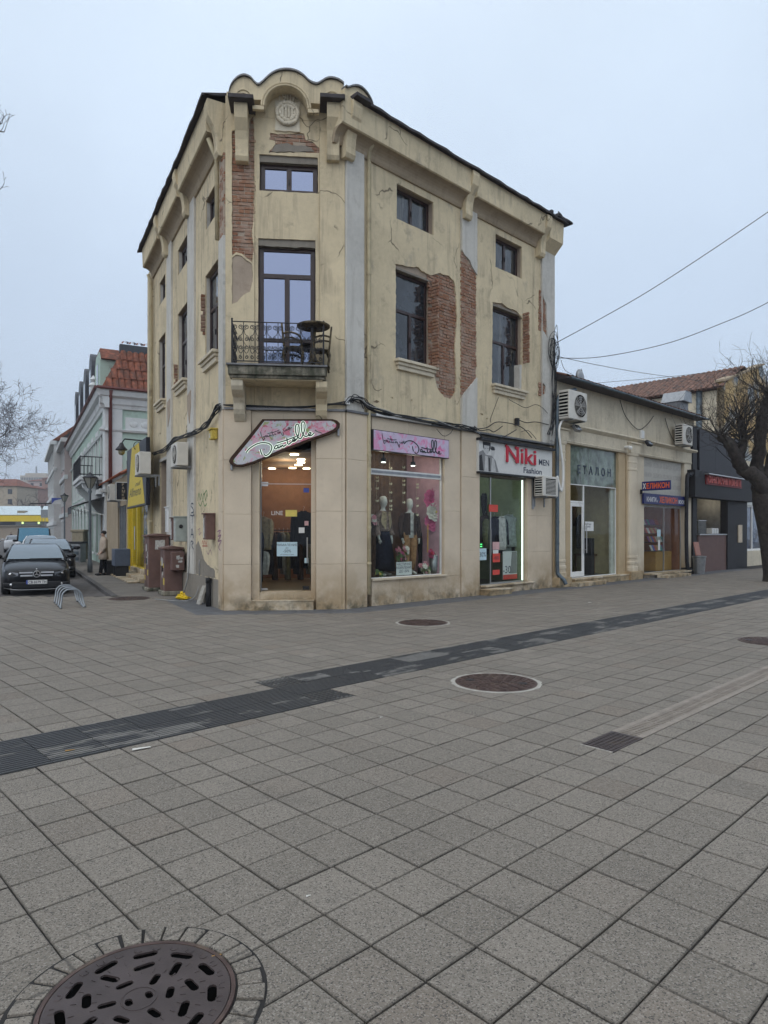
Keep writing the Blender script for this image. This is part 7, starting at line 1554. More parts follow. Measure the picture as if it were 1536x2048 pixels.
bb.panel(rect(-glen, 0, 0, zg), hs+ha, -.25, 0); bb.build('street_wall', MT['mint_plaster'], GB)
for h in hs:
    w = B(GL); (a, z0), (c, _), (_, z1), _ = h; w.panel(rect(a, c, z0, z1), [rect(a+.08, (a+c)/2-.04, z0+.08, z1-.5), rect((a+c)/2+.04, c-.08, z0+.08, z1-.5), rect(a+.08, c-.08, z1-.42, z1-.08)], -.2, -.12); wo_ = w.build('window', MT['white'], GB)
    p = B(GL); p.box(a, c, -.19, -.17, z0, z1); p.build('pane', MT['dark_glass'], wo_)
    f = B(GL); f.panel(rect(a-.18, c+.18, z0-.1, z1+.25), [rect(a, c, z0, z1)], 0, .07); f.build('surround', MT['moulding_white'], wo_)
for h in ha: p = B(GL); p.prism(h, -.2, -.18); p.build('arch_pane', MT['dark_glass'], GB); f = B(GL); xs = [q[0] for q in h]; f.panel([(min(xs)-.16, .4), (max(xs)+.16, .4)]+[(q[0]+(.16 if q[0] > (min(xs)+max(xs))/2+.01 else -.16 if q[0] < (min(xs)+max(xs))/2-.01 else 0), q[1]+.16) for q in h[2:]], [h], 0, .05); f.build('arch_surround', MT['moulding_white'], GB)
bb = B(GS); sw_ = (7.5-1.9, 7.5-.9, zwA+.6, zwB-.2); bb.panel(rect(0, 12, 0, zg), [rect(4.6, 5.7, zwA+.3, zwB)], -.25, 0); bb.build('side_wall', MT['mint_plaster'], GB)
bb = B(GS); bb.panel(rect(4.4, 5.9, zwA+.1, zwB+.25), [rect(4.6, 5.7, zwA+.3, zwB)], 0, .08); bb.build('surround', MT['moulding_white'], GB); bb = B(GS); bb.box(4.6, 5.7, -.2, -.15, zwA+.3, zwB); bb.build('pane', MT['dark_glass'], GB)
for fr, a, c in ((GL, -glen, .35), (GS, -.35, 12)):
    bb = B(fr); bb.prism([(-.1, zg-.85), (.10, zg-.85), (.14, zg-.70), (.20, zg-.62), (.24, zg-.35), (.42, zg-.25), (.50, zg-.02), (.50, zg+.06), (-.1, zg+.06)], a, c, 'yz'); bb.build('cornice', MT['moulding_white'], GB)
    bb = B(fr); bb.prism([(-.05, zg*.84-.6), (.10, zg*.84-.6), (.14, zg*.84-.5), (-.05, zg*.84-.45)], a, c, 'yz'); bb.build('string_course', MT['moulding_white'], GB)
    bb = B(fr); bb.prism([(-.05, zg*.42), (.14, zg*.42), (.18, zg*.42+.14), (-.05, zg*.42+.18)], a, c if fr is GL else .5, 'yz'); bb.build('string_course', MT['moulding_white'], GB)
bb = B(GL); bb.box(-.9, .0, -.02, .10, 0, zg-.8); bb.build('corner_pilaster', MT['moulding_white'], GB, bevel=.02); bb = B(GS); bb.box(-.10, .75, -.02, .08, 0, zg-.8); bb.build('corner_pilaster', MT['moulding_white'], GB, bevel=.02)
bb = B(GS); bb.box(.9, 12, .0, .03, zg*.78, zg*.86); bb.build('frieze_panel', MT['moulding_white'], GB)
for k in range(18): bb = B(GS); bb.ball((1.3+k*.55, .03, zg*.82), (.22, .05, .16), 8, 5); bb.build('frieze_relief', MT['moulding_white'], GB)
bb = B(GS); bb.tube([(.16, .5, zg), (.16, .2, zg-.5), (.16, .18, .1)], .09, 8); bb.build('downpipe', flat('brown_pipe', (.13, .04, .035), .5), GB, smooth=True)
bb = B(GS); bb.tube([(-.5, .56, zg+.1), (12, .56, zg+.1)], .08, 6); bb.build('gutter', MT['brown_pipe'], GB); bb = B(GL); bb.tube([(-glen, .56, zg+.1), (.5, .56, zg+.1)], .08, 6); bb.build('gutter', MT['brown_pipe'], GB)
mh = 2.3; mi = 1.1                                      # mansard: steep lower slope
Pm = lambda fr, s, d, z: fr.w(s, d, z)
bb = B(); a = [Pm(GS, -.3, .4, zg+.06), Pm(GS, 12, .4, zg+.06), Pm(GS, 12, .4-mi, zg+mh), Pm(GS, -.3+mi, .4-mi, zg+mh), Pm(GL, -glen, .4, zg+.06), Pm(GL, -glen, .4-mi, zg+mh), Pm(GS, 12, -6, zg+mh+1.6), Pm(GL, -glen, -6, zg+mh+1.6), Pm(GS, 6, -6, zg+mh+1.7)]
bb.add(a, [(0, 1, 2, 3), (4, 0, 3, 5), (3, 2, 6, 8), (5, 3, 8, 7)]); mr_ = bb.build('roof', MT['mansard_tile'], GB)
trm = math.hypot(mh, mi); ang_ = math.atan2(mh, mi)
tme = B(); tme.loft([[(math.cos(math.pi*j/4)*-.15, y, z+math.sin(math.pi*j/4)*.08) for j in range(5)] for y, z in ((0, .05), (.66, 0))], closed_sec=False); tmm = bpy.data.meshes.new('roof_tile'); tmm.from_pydata([tuple(v) for v in tme.V], [], tme.Fc); tmm.materials.append(MT['mansard_tile'])
rr = random.Random(9)
for r in range(4):
    for k in range(30):
        f = r*.60; s = -.1+f*math.cos(ang_)+.2+k*.30
        if s > 9: continue
        M_ = GS.M @ Matrix.Translation((s, .40-f*math.cos(ang_)+.03, zg+.10+f*math.sin(ang_)+rr.uniform(-.02, .02))) @ Matrix.Rotation(math.pi, 4, 'Z') @ Matrix.Rotation(ang_, 4, 'X'); link('roof_tile', tmm, mr_, mw=M_)
bb = B(GS); bb.box(mi-.4, 12, -mi+.2, -mi+.55, zg+mh-.05, zg+mh+.35); bb.build('roof_kerb', MT['dormer_dark'], GB)
for k in range(22):
    for r in range(2): M_ = GS.M @ Matrix.Translation((mi-.1+k*.36+r*.1, -mi+.45-r*.62, zg+mh+.36+r*.22)) @ Matrix.Rotation(math.pi, 4, 'Z') @ Matrix.Rotation(.33, 4, 'X'); link('roof_tile', tmm, mr_, mw=M_)
# gabled wall dormer and round-headed dormers along the street
bb = B(GL); bb.prism([(-5.4, zg-.1), (-2.6, zg-.1), (-2.6, zg+2.2), (-3.2, zg+2.75), (-4.8, zg+2.75), (-5.4, zg+2.2)], -1.8, .05); gd_ = bb.build('wall_dormer', MT['mint_plaster'], GB)
bb = B(GL); bb.prism([(-5.6, zg+2.25), (-2.4, zg+2.25), (-3.1, zg+2.95), (-4.9, zg+2.95)], -1.9, -.0); bb.build('dormer_roof', MT['mansard_tile'], gd_)
bb = B(GL); bb.box(-4.4, -3.6, .051, .07, zg+.7, zg+2.2); bb.build('dormer_pane', MT['dark_glass'], gd_)
for k in range(4):
    s = -8.4-k*4.2; bb = B(GL); bb.prism([(s-.8, zg+.8)]+[(s+.8, zg+.8)]+[(s+math.cos(math.pi*j/8)*.95, zg+2.9+math.sin(math.pi*j/8)*.95) for j in range(9)], -2.4, .05); dm_ = bb.build('dormer', MT['dormer_dark'], GB)
    bb = B(GL); bb.box(s-.5, s+.5, .051, .07, zg+1.1, zg+2.8); bb.build('pane', MT['dark_glass'], dm_)
bb = B(GL); bb.box(-glen, -6, -.2, .1, zg+.06, zg+.9); bb.build('attic_parapet', MT['mint_plaster'], GB)
for k in range(1): bb = B(GL); s = -6.3-k*6; bb.box(s-.35, s+.35, -.1, .22, zg+.06, zg+1.35); bb.lathe([(.15, zg+1.35), (.28, zg+1.5), (.1, zg+1.7), (.2, zg+1.85), (.02, zg+2.1)], (s, .06, 0), 10); bb.build('attic_post', MT['moulding_white'], GB)
# balcony of the green house
gb0, gb1 = GL.s(160, .9), GL.s(190, .9)
zgb = GL.z(150, 1050*1.0-110, 1.0); zgb = GL.z(163, 953, 1.0)
gs1 = GL.s(186, .5); gs0 = gs1-5.2
bb = B(GL); bb.box(gs0, gs1, -.05, 1.15, zgb-.22, zgb); bb.box(gs0+.1, gs1-.1, -.05, 1.05, zgb-.38, zgb-.22); bal = bb.build('balcony', MT['moulding_white'], GB, bevel=.03)
for s in (gs0+.6, gs1-.6):
    bb = B(GL); bb.prism([(-.02, zgb-.38), (1.0, zgb-.38), (.95, zgb-.6), (.70, zgb-.85), (.55, zgb-1.0), (.5, zgb-1.5), (.3, zgb-1.8), (-.02, zgb-2.0)], s-.2, s+.2, 'yz'); bb.build('balcony_console', MT['moulding_white'], bal, bevel=.03)
bb = B(GL)
for z in (zgb+.08, zgb+1.0): bb.tube([(gs0+.05, 0, z), (gs0+.05, 1.1, z), (gs1-.05, 1.1, z), (gs1-.05, 0, z)], .03, 5)
rl2 = bb.build('railing', MT['iron'], GB)
for k in range(22):
    s = gs0+.05+(gs1-gs0-.1)*k/21; bb = B(GL); bb.tube([(s, 1.1, zgb), (s, 1.1, zgb+1.05)], .018, 4)
    if k % 3 == 1: bb.tube([(s+math.cos(j*.7)*.13, 1.1, zgb+.55+math.sin(j*.7)*.25) for j in range(9)], .016, 4, closed=True)
    bb.build('baluster', MT['iron'], rl2)
for k in range(1, 6): 
    for s in (gs0+.05, gs1-.05): bb = B(GL); bb.tube([(s, 1.1*k/6, zgb), (s, 1.1*k/6, zgb+1.0)], .018, 4); bb.build('baluster', MT['iron'], rl2)
bb = B(GL); bb.box(-2.4, -1.0, -.02, .35, zwA-.5, zwA-.25); bb.build('window_ledge', MT['moulding_white'], GB, bevel=.02); bb = B(GL); bb.box(-2.35, -1.05, .28, .32, zwA-.25, zwA+.35); bb.build('flower_grille', MT['iron'], GB)
bb = B(GL); bb.box(-glen, -.05, -8, -7.9, 0, zg+1.5); bb.build('rear_wall', MT['mint_plaster'], GB)
# bracket lantern reaching out from the yellow shop roof
s_, z_ = LX.at(287, 883, .2); lp0 = LX.w(s_, .2, z_); PL = Fr(lp0.x, lp0.y, LA-90)
la0 = PL.s(243); zl = PL.z(243, 893)
t = thing('wall_lantern', 'black bell shaped lantern on a long bracket arm above the beauty shop', 'lamp', (lp0.x, lp0.y, z_)); zz = PL.z(262, 880)
bb = B(PL); bb.tube([(0, 0, z_-.2), (0, 0, zz), (la0+.12, 0, zz+.02)], .025, 6); bb.build('arm', MT['iron'], t); bb = B(PL); bb.lathe([(.05, zl+.12), (.09, zl+.02), (.19, zl-.10), (.19, zl-.12)], (la0, 0, 0), 16); bb.build('shade', MT['iron'], t, smooth=True)
bb = B(PL); bb.ball((la0, 0, zl-.18), .11, 14, 8); bb.build('globe', flat('lamp_globe', (.30, .27, .18), .3), t, smooth=True); bb = B(PL); bb.tube(smoothline([(la0+.12, 0, zz+.02), (la0+.1, 0, zl+.25), (la0, 0, zl+.1)], 4), .02, 5); bb.tube([(la0+.5+math.cos(k*.6)*.12, 0, zl+.05+math.sin(k*.6)*.14) for k in range(10)], .014, 4); bb.tube([(la0+.6, 0, zz), (la0+.6, 0, zl-.2)], .02, 6); bb.build('scroll', MT['iron'], t)
# ---- houses further down the street
def town(name, label, t0, t1, h, mat, roofmat, storeys, d=0.0, seed=0, trim='moulding_white', turret=False):
    T = thing(name, label, 'building', LX.w(-t0, d, 0), None); s0, s1 = -t1, -t0
    bb = B(LX); hs = []
    n = max(2, int((t1-t0)/2.6)); fh = h/storeys
    for k in range(storeys):
        for i in range(n): a = s0+(i+.25)*(t1-t0)/n; hs.append(rect(a, a+(t1-t0)/n*.45, fh*k+fh*.28, fh*k+fh*.82))
    bb.panel(rect(s0, s1, 0, h), hs, d-.3, d); bb.build('street_wall', MT[mat], T); bb = B(LX); bb.box(s0, s1, d-9, d-.31, 0, h); bb.build('body', MT[mat], T)
    for q in hs: (a, z0), (c, _), (_, z1), _ = q; p = B(LX); p.box(a, c, d-.2, d-.18, z0, z1); w = p.build('window', MT['dark_glass'], T); f = B(LX); f.panel(rect(a-.15, c+.15, z0-.1, z1+.2), [rect(a, c, z0, z1)], d, d+.08); f.build('surround', MT[trim], w)
    for z in [h-.1]+[fh*k for k in range(1, storeys)]: bb = B(LX); bb.box(s0-.2, s1+.2, d-.1, d+(.45 if z == h-.1 else .2), z-.25, z+.12); bb.build('cornice', MT[trim], T, bevel=.04)
    bb = B(LX); bb.box(s1-.01, s1+.12, d-9, d+.15, 0, h-.3); bb.build('side_wall', MT[mat], T)
    bb = B(LX); bb.prism([(d+.3, h+.05), (d-9, h+.05), (d-6, h+1.9), (d-2, h+1.9)], s0, s1+.15, 'yz'); bb.build('roof', MT[roofmat], T)
    if turret: bb = B(LX); bb.box(s1-2.5, s1, d-2.5, d+.5, h-.1, h+1.6); bb.prism([(s1-2.8, h+1.6), (s1+.3, h+1.6), (s1-.6, h+2.9), (s1-1.9, h+2.9)], d-2.8, d+.8); bb.build('corner_tower', MT[roofmat], T)
    return T
flat('pale_pink', (.46, .38, .37), .85, var=.06); flat('off_white', (.55, .55, .54), .85, var=.05)
gEnd = gT+glen
town('pink_house', 'narrow pale pink house beyond the green town house', gEnd+.1, gEnd+8, LX.z(128, 905, 0)*1.0, 'pale_pink', 'dormer_dark', 3, .4)
town('white_house', 'tall white house with red roof at the far end of the side street', gEnd+8.2, gEnd+26, LX.z(128, 838, 0.9), 'off_white', 'mansard_tile', 4, .9)
# ---- street lamps, sign posts
def street_lamp(u, v, vtop, label, z0=-.002):
    x, y = gp(u, v, z0); h = CH+(HZ-vtop)/F*y
    t = thing('street_lamp', label, 'street lamp', (x, y, z0), 'lamp posts along the side street'); flat('post_grey', (.13, .15, .17), .5)
    bb = B(); bb.lathe([(.10, z0), (.10, .35), (.075, .45), (.062, .9), (.048, h-.72), (.08, h-.66), (.05, h-.55), (.09, h-.50)], (x, y, 0), 14); bb.build('post', MT['post_grey'], t, smooth=True)
    bb = B(); bb.lathe([(.10, h-.50), (.28, h-.08)], (x, y, 0), 6); bb.build('lantern_glass', flat('lantern_glass', (.30, .30, .27), .25), t)
    bb = B(); bb.lathe([(.32, h-.08), (.31, h-.04), (.10, h+.05), (.02, h+.16)], (x, y, 0), 6); bb.build('cap', MT['iron'], t)
    bb = B()
    for k in range(6): a = 2*math.pi*k/6; bb.tube([(x+math.cos(a)*.10, y+math.sin(a)*.10, h-.5), (x+math.cos(a)*.285, y+math.sin(a)*.285, h-.07)], .014, 4)
    bb.build('lantern_frame', MT['iron'], t)
street_lamp(180, 1145, 952, 'grey lantern post on the pavement beside the parked black coupe')
street_lamp(129, 1110, 990, 'grey lantern post before the white arches of the green house')
street_lamp(84, 1084, 1012, 'thin far lantern post near the yellow supermarket', -.1)
x, y = gp(90, 1084, -.1); t = thing('road_sign', 'grey backed road sign on a post at the end of the side street', 'sign', (x, y, -.1)); bb = B(); bb.tube([(x, y, -.1), (x, y, 5.6)], .06, 6); bb.build('post', MT['grey_metal'], t); bb = B(); bb.box(x-.75, x+.55, y-.08, y-.04, 4.4, 5.9); bb.build('plate', flat('sign_back', (.22, .24, .26), .5), t)
s_ = LX.s(110, 1.2); PS = Fr(LX.w(s_, 0, 0).x, LX.w(s_, 0, 0).y, LA-90); t = thing('hanging_sign', 'white and blue projecting office sign on the far houses', 'sign', PS.w(-1.5, 0, 3.5)); a0, a1 = PS.s(103), PS.s(122); bb = B(PS); bb.box(a0, a1, -.06, .06, PS.z(110, 1008), PS.z(110, 996)); bb.build('plate', MT['white_paper'], t); bb = B(PS); bb.prism([(a0, PS.z(110, 1008)), (a0+.25, PS.z(110, 1001)), (a0+.9, PS.z(110, 996.6)), (a1, PS.z(110, 996.6)), (a1, PS.z(110, 996)), (a0, PS.z(110, 996))], .061, .08); bb.build('blue_corner', MT['blue_paper'], t); bb = B(PS); bb.tube([(a0-1.6, 0, PS.z(110, 1008)), (a0, 0, PS.z(110, 1007))], .05, 5); bb.build('arm', MT['iron'], t)
x, y = gp(160, 1118, -.002); t = thing('gate_pillar', 'short stone gate pillar before the green house', 'pillar', (x, y, 0)); bb = B(); bb.box(x-.35, x+.35, y-.35, y+.35, 0, 1.7); bb.box(x-.42, x+.42, y-.42, y+.42, 1.7, 1.85); bb.build('shaft', flat('buff_stone', (.30, .26, .19), .85), t, bevel=.03)
# ---- far end: yellow supermarket, houses on the hill
YS = 150.0; xs = lambda u, Y=YS: (u-768)/F*Y; zs_f = lambda v, Y=YS: CH+(HZ-v)/F*Y
SM = thing('supermarket', 'long low supermarket with yellow fascia and pale roof at the end of the side street', 'building', (xs(40), YS, -.14))
bb = B(); bb.box(xs(-120), xs(150), YS, YS+30, -.14, zs_f(1052)); bb.build('wall', flat('market_wall', (.33, .27, .21), .8), SM)
bb = B(); bb.box(xs(-120), xs(150), YS-.8, YS+30, zs_f(1043), zs_f(1031)); bb.build('yellow_fascia', flat('market_yellow', (.75, .55, .03), .5, var=.05), SM)
bb = B(); bb.box(xs(-120), xs(34), YS-.6, YS-.05, zs_f(1051), zs_f(1043.5)); bb.build('dark_fascia', MT['sign_navy'], SM); bb = B(); bb.box(xs(34), xs(150), YS-.6, YS-.05, zs_f(1051), zs_f(1043.5)); bb.build('grey_fascia', flat('grey_fascia', (.12, .13, .14), .6), SM)
bb = B(); bb.hexa([(xs(-120), YS-.9, zs_f(1030)), (xs(150), YS-.9, zs_f(1030)), (xs(150), YS+30, zs_f(1030)), (xs(-120), YS+30, zs_f(1030)), (xs(-120), YS+6, zs_f(1010)), (xs(150), YS+6, zs_f(1010)), (xs(150), YS+26, zs_f(1010)), (xs(-120), YS+26, zs_f(1010))]); bb.build('roof', flat('market_roof', (.52, .60, .62), .5, var=.08), SM)
for u in (36, 44): bb = B(); bb.box(xs(u-4), xs(u+3), YS+.5, YS+2, zs_f(1029), zs_f(1021)); bb.build('roof_unit', MT['buff_stone'], SM)
for u in (50, 82): bb = B(); bb.ball((xs(u), YS-1, zs_f(1046)), .25, 8, 6); bb.build('lamp', emitter('market_lamp', (.75, 1, .4), 1.5), SM)
rr = random.Random(6)
def far_house(x, y, w, dpt, h, m, lab, floors=3, flat_roof=False):
    T = thing('far_house', lab, 'house', (x, y, -.14)); bb = B(); bb.box(x, x+w, y, y+dpt, -.14, h); bb.build('wall', MT[m], T)
    if flat_roof: bb = B(); bb.box(x-.4, x+w+.4, y-.4, y+dpt, h, h+.6); bb.build('roof', MT['off_white'], T)
    else: bb = B(); bb.hexa([(x-.5, y-.6, h), (x+w+.5, y-.6, h), (x+w+.5, y+dpt+.5, h), (x-.5, y+dpt+.5, h), (x+w*.2, y+dpt*.45, h+w*.16), (x+w*.8, y+dpt*.45, h+w*.16), (x+w*.8, y+dpt*.55, h+w*.16), (x+w*.2, y+dpt*.55, h+w*.16)]); bb.build('roof', MT['mansard_tile'], T)
    n = max(2, int(w/3.2))
    for k in range(floors):
        for i in range(n): a = x+(i+.3)*w/n; z = h-(k+.8)*3.0; bb = B(); bb.box(a, a+1.3, y-.08, y+.1, z, z+1.5); bb.build('window', MT['dark_glass'], T)
    return T
flat('brick_wall', (.32, .19, .15), .9); flat('beige_wall', (.42, .36, .28), .9)
far_house(xs(-70, 200), 200, xs(34, 200)-xs(-70, 200), 12, CH+(HZ-972)/F*200, 'beige_wall', 'beige house with flat eaves at the left picture edge behind the bare tree', 3)
for i, (u0, u1, vt, Y, m, lab) in enumerate(((26, 62, 975, 260, 'brick_wall', 'reddish apartment house behind the supermarket, left of the far group'), (56, 92, 962, 300, 'pale_pink', 'pinkish apartment house in the middle of the far group'), (84, 125, 957, 280, 'brick_wall', 'brick apartment house behind the white house in the far group'), (8, 40, 970, 330, 'beige_wall', 'pale apartment house furthest left in the far group'))):
    far_house(xs(u0, Y), Y, xs(u1, Y)-xs(u0, Y), 14, CH+(HZ-vt)/F*Y, m, lab, 4)
Yh = 620; T = thing('hilltop_block', 'long hazy block with mast on the distant hill', 'building', (xs(70, Yh), Yh, 0)); bb = B(); bb.box(xs(40, Yh), xs(125, Yh), Yh, Yh+25, -.14, CH+(HZ-951)/F*Yh); bb.box(xs(48, Yh), xs(90, Yh), Yh+2, Yh+20, 20, CH+(HZ-946)/F*Yh); bb.build('wall', MT['beige_wall'], T); bb = B(); bb.tube([(xs(67, Yh), Yh+5, 40), (xs(67, Yh), Yh+5, CH+(HZ-932)/F*Yh)], .8, 5); bb.build('mast', MT['grey_metal'], T)
for k in range(16): bb = B(); a = xs(43+k*5, Yh); bb.box(a, a+1.4, Yh-.2, Yh+.1, CH+(HZ-960)/F*Yh, CH+(HZ-955)/F*Yh); bb.build('window', MT['dark_glass'], T)
bb = B(); n = 40
for i in range(n+1):
    pass
hill = [[(-420+i*14, y, -.2+max(0, z*(1+.12*math.sin(i*.7)+.06*math.sin(i*1.9)))) for i in range(n+1)] for y, z in ((380, 0), (470, 14), (560, 26), (660, 34), (800, 38))]
bb.loft(hill, closed_sec=False); o = bb.build('hill', flat('hill_brown', (.12, .10, .085), .95, var=.3, scale=.05), smooth=True); o['kind'] = 'structure'
# ---- bare trees on the left
def bare_tree(x, y, h, r, label, seed, depth=6, spread=.62, mat='bark_far', extra=(), rmin=.012):
    t = thing('bare_tree', label, 'tree', (x, y, -.1)); rr = random.Random(seed); bb = B(); P = [(x, y, -.14)]
    for k in range(1, 5): P.append((x+rr.uniform(-.15, .15), y+rr.uniform(-.15, .15), h*.32*k/4))
    bb.tube(P, [r*1.15, r, r*.92, r*.86, r*.8], 10); bb.build('trunk', MT[mat], t, smooth=True)
    bb = B()
    for k in range(5):
        a = 2*math.pi*k/5+rr.uniform(-.3, .3); grow(bb, P[-1], (math.cos(a)*.8, math.sin(a)*.8, .9), h*.26, r*.55, depth, rr, spread, .10, (2, 3), 3, rmin, .74)
    grow(bb, P[-1], (0, 0, 1), h*.28, r*.6, depth, rr, spread, .1, (2, 3), 3, rmin, .74)
    for L in extra:
        pts = smoothline(L, 4); n = len(pts); bb.tube(pts, [.09-.075*k/(n-1) for k in range(n)], 5)
        for k in range(n//2, n): grow(bb, pts[k], (pts[-1]-pts[0]).normalized()*.6+Vector((rr.uniform(-.5, .3), rr.uniform(-.4, .4), rr.uniform(-.2, .6))), .28, .012, 2, rr, .6, .1, (1, 2), 3, .006)
    bb.build('crown', MT[mat], t, kind='stuff', recalc=False)
bare_tree(-34.8, 52, 15.5, .38, 'bare spreading tree reaching in from the left picture edge above the cars', 21, 7)
bare_tree(-78, 122, 17, .4, 'reddish bare tree before the beige house at the left edge', 5, 5)
def P3(u, v, Y): return ((u-768)/F*Y, Y, CH+(HZ-v)/F*Y)
bare_tree(-20.5, 20, 14, .3, 'nearer bare tree whose twig tips enter high at the left picture edge', 9, 2, extra=([(-20.5, 20, 5), P3(-260, 420, 20), P3(-120, 330, 20), P3(-40, 270, 20), P3(4, 246, 20)], [(-20.5, 20, 5), P3(-260, 480, 20), P3(-110, 420, 20), P3(-40, 392, 20), P3(-2, 380, 20)], [(-20.5, 20, 5), P3(-260, 400, 20), P3(-120, 300, 20), P3(-40, 262, 20), P3(8, 264, 20)]))
for i in range(3): bare_tree(xs(44+i*16, 200), 200+i*6, 12+i, .3, 'far bare tree behind the supermarket roof, %s of three' % ('left', 'middle', 'right')[i], 40+i, 4, rmin=.035)
# ================================================================== vehicles
def car_paint(name, col, coat=1.0):
    t = NT(name); c = t.mix(t.ramp(t.noise(3, 4), .3, .7), sh(col, .9), sh(col, 1.15)); return t.done(c, .4, 0, None, .1, coat=.5)
MT['paint_black'] = car_paint('black_car_paint', (.005, .0055, .008)); MT['paint_dark'] = car_paint('dark_car_paint', (.009, .009, .012)); MT['paint_white'] = car_paint('white_car_paint', (.62, .63, .65))
def wind_glass(name, col):
    t = NT(name); return t.done(col, .05, .75, None, .6, coat=.5)
MT['windshield'] = wind_glass('windshield_glass', (.17, .21, .24)); MT['windshield_cyan'] = wind_glass('tinted_windshield', (.10, .23, .30))
MT['chrome'] = simple('chrome', (.75, .75, .77), .3, 1.0, var=.05); MT['lens'] = simple('headlamp_lens', (.10, .11, .13), .08, .3, var=.3, scale=20, coat=.8)
def car(loc, heading, label, paint='paint_black', H=1.40, L=4.55, hw=.885, glass='windshield', boxy=False, detail=True, name='parked_car', plate=None):
    """nose at the origin, rear towards +y"""
    t = thing(name, label, 'car', loc, world=False, rotz=heading); k = L/4.55
    zb = H-.42 if not boxy else H-.85
    if boxy: st_ = [(0, .82, .42, zb-.12), (.06, .90, .38, zb-.05), (.5, .93, .36, zb), (1.1, .94, .36, zb+.02), (2.5, .94, .36, zb+.04), (4.2, .94, .36, zb+.04), (4.5, .92, .4, zb)]
    else: st_ = [(0, .60, .34, zb-.42), (.03, .72, .24, zb-.33), (.14, .81, .19, zb-.26), (.40, .87, .17, zb-.17), (.85, .885, .17, zb-.09), (1.25, .89, .17, zb-.03), (2.4, .89, .17, zb+.0), (3.5, .885, .2, zb+.03), (4.2, .85, .25, zb+.02), (4.45, .80, .32, zb-.06), (4.55, .72, .4, zb-.2)]
    secs = []
    for y, w, zl, zt_ in st_:
        w *= hw/.885; cr = .0 if boxy else .035
        P = [(-w*.9, zl), (-w*.98, zl+.10), (-w, (zl+zt_)/2), (-w*.985, zt_-.12), (-w*.93, zt_-.03), (-w*.72, zt_+cr*.3), (-w*.40, zt_+cr), (0, zt_+cr*1.15), (w*.40, zt_+cr), (w*.72, zt_+cr*.3), (w*.93, zt_-.03), (w*.985, zt_-.12), (w, (zl+zt_)/2), (w*.98, zl+.10), (w*.9, zl)]
        secs.append([(x, y*k, z) for x, z in P])
    bb = B(); bb.loft(secs); bb.build('body', MT[paint], t, smooth=True, sub=1)
    if boxy: cab = [(1.25, .86, zb), (1.42, .80, H-.04), (1.8, .80, H), (4.1, .80, H), (4.4, .82, zb)]
    else: cab = [(1.08, .80, zb-.02), (1.45, .745, zb+.2), (1.95, .62, H-.035), (2.3, .60, H), (2.9, .60, H-.015), (3.4, .64, H-.12), (4.05, .72, zb+.03)]
    cw = hw/.885
    def csec(y, w, z, g=0):
        w *= cw; zz = zb-.05
        return [(-w-.12*(z-zb < .1 and not boxy)-.0, y*k, zz), (-w, y*k, max(z-.07, zz+.005)), (-w*.86, y*k, max(z-.012, zz+.01)+g), (0, y*k, max(z, zz+.015)+.012+g), (w*.86, y*k, max(z-.012, zz+.01)+g), (w, y*k, max(z-.07, zz+.005)), (w+.12*(z-zb < .1 and not boxy), y*k, zz)]
    bb = B(); bb.loft([csec(*c) for c in cab]); bb.build('windows', MT['dark_glass'], t, smooth=False)
    # roof skin and pillars
    i0, i1 = (1, 3) if boxy else (2, 4)
    bb = B(); R_s = [csec(c[0], c[1]+.012, c[2], .012) for c in cab[i0:i1+1]]; bb.loft([[s_[1], s_[2], s_[3], s_[4], s_[5], (s_[5][0], s_[5][1], s_[5][2]-.02), (0, s_[3][1], s_[3][2]-.03), (s_[1][0], s_[1][1], s_[1][2]-.02)] for s_ in R_s]); bb.build('roof', MT[paint], t, smooth=not boxy)
    for sg in (-1, 1):
        a = csec(*cab[0]); c = csec(*cab[i0]); m = [csec(*cab[j]) for j in range(0, i0+1)]
        P = [(sg*abs(s_[1][0])*1.0, s_[1][1]-.01, s_[2][2]-.02) for s_ in m]
        bb = B(); bb.tube(P, .038, 6); bb.build('pillar', MT[paint], t, smooth=True)
        e_s = [csec(*c) for c in cab[i1:]]; bb = B(); bb.tube([(sg*abs(s_[1][0]), s_[1][1], s_[2][2]-.02) for s_ in e_s], .05, 6); bb.build('pillar', MT[paint], t, smooth=True)
    y0, w0, z0 = cab[0]; y1, w1, z1 = cab[i0]; w0 *= cw; w1 *= cw
    bb = B(); G_ = []
    for f in (0, .25, .5, .75, 1):
        y = y0+(y1-y0)*f; z = z0+(z1-z0)*f+.02; w = (w0+(w1-w0)*f)*.93
        if not boxy and 0 < f < 1: z += .05*math.sin(math.pi*f)
        G_.append([(w*g, (y-.03-.05*(1-g*g)*(0 if boxy else 1))*k, z+.012) for g in (-1, -.6, 0, .6, 1)])
    bb.loft(G_, closed_sec=False); bb.build('windshield', MT[glass], t, smooth=True)
    bb = B(); bb.box(-w0*.2, w0*.85, (y0-.10)*k, (y0-.07)*k, z0+.02, z0+.045); bb.build('wiper', MT['black'], t)
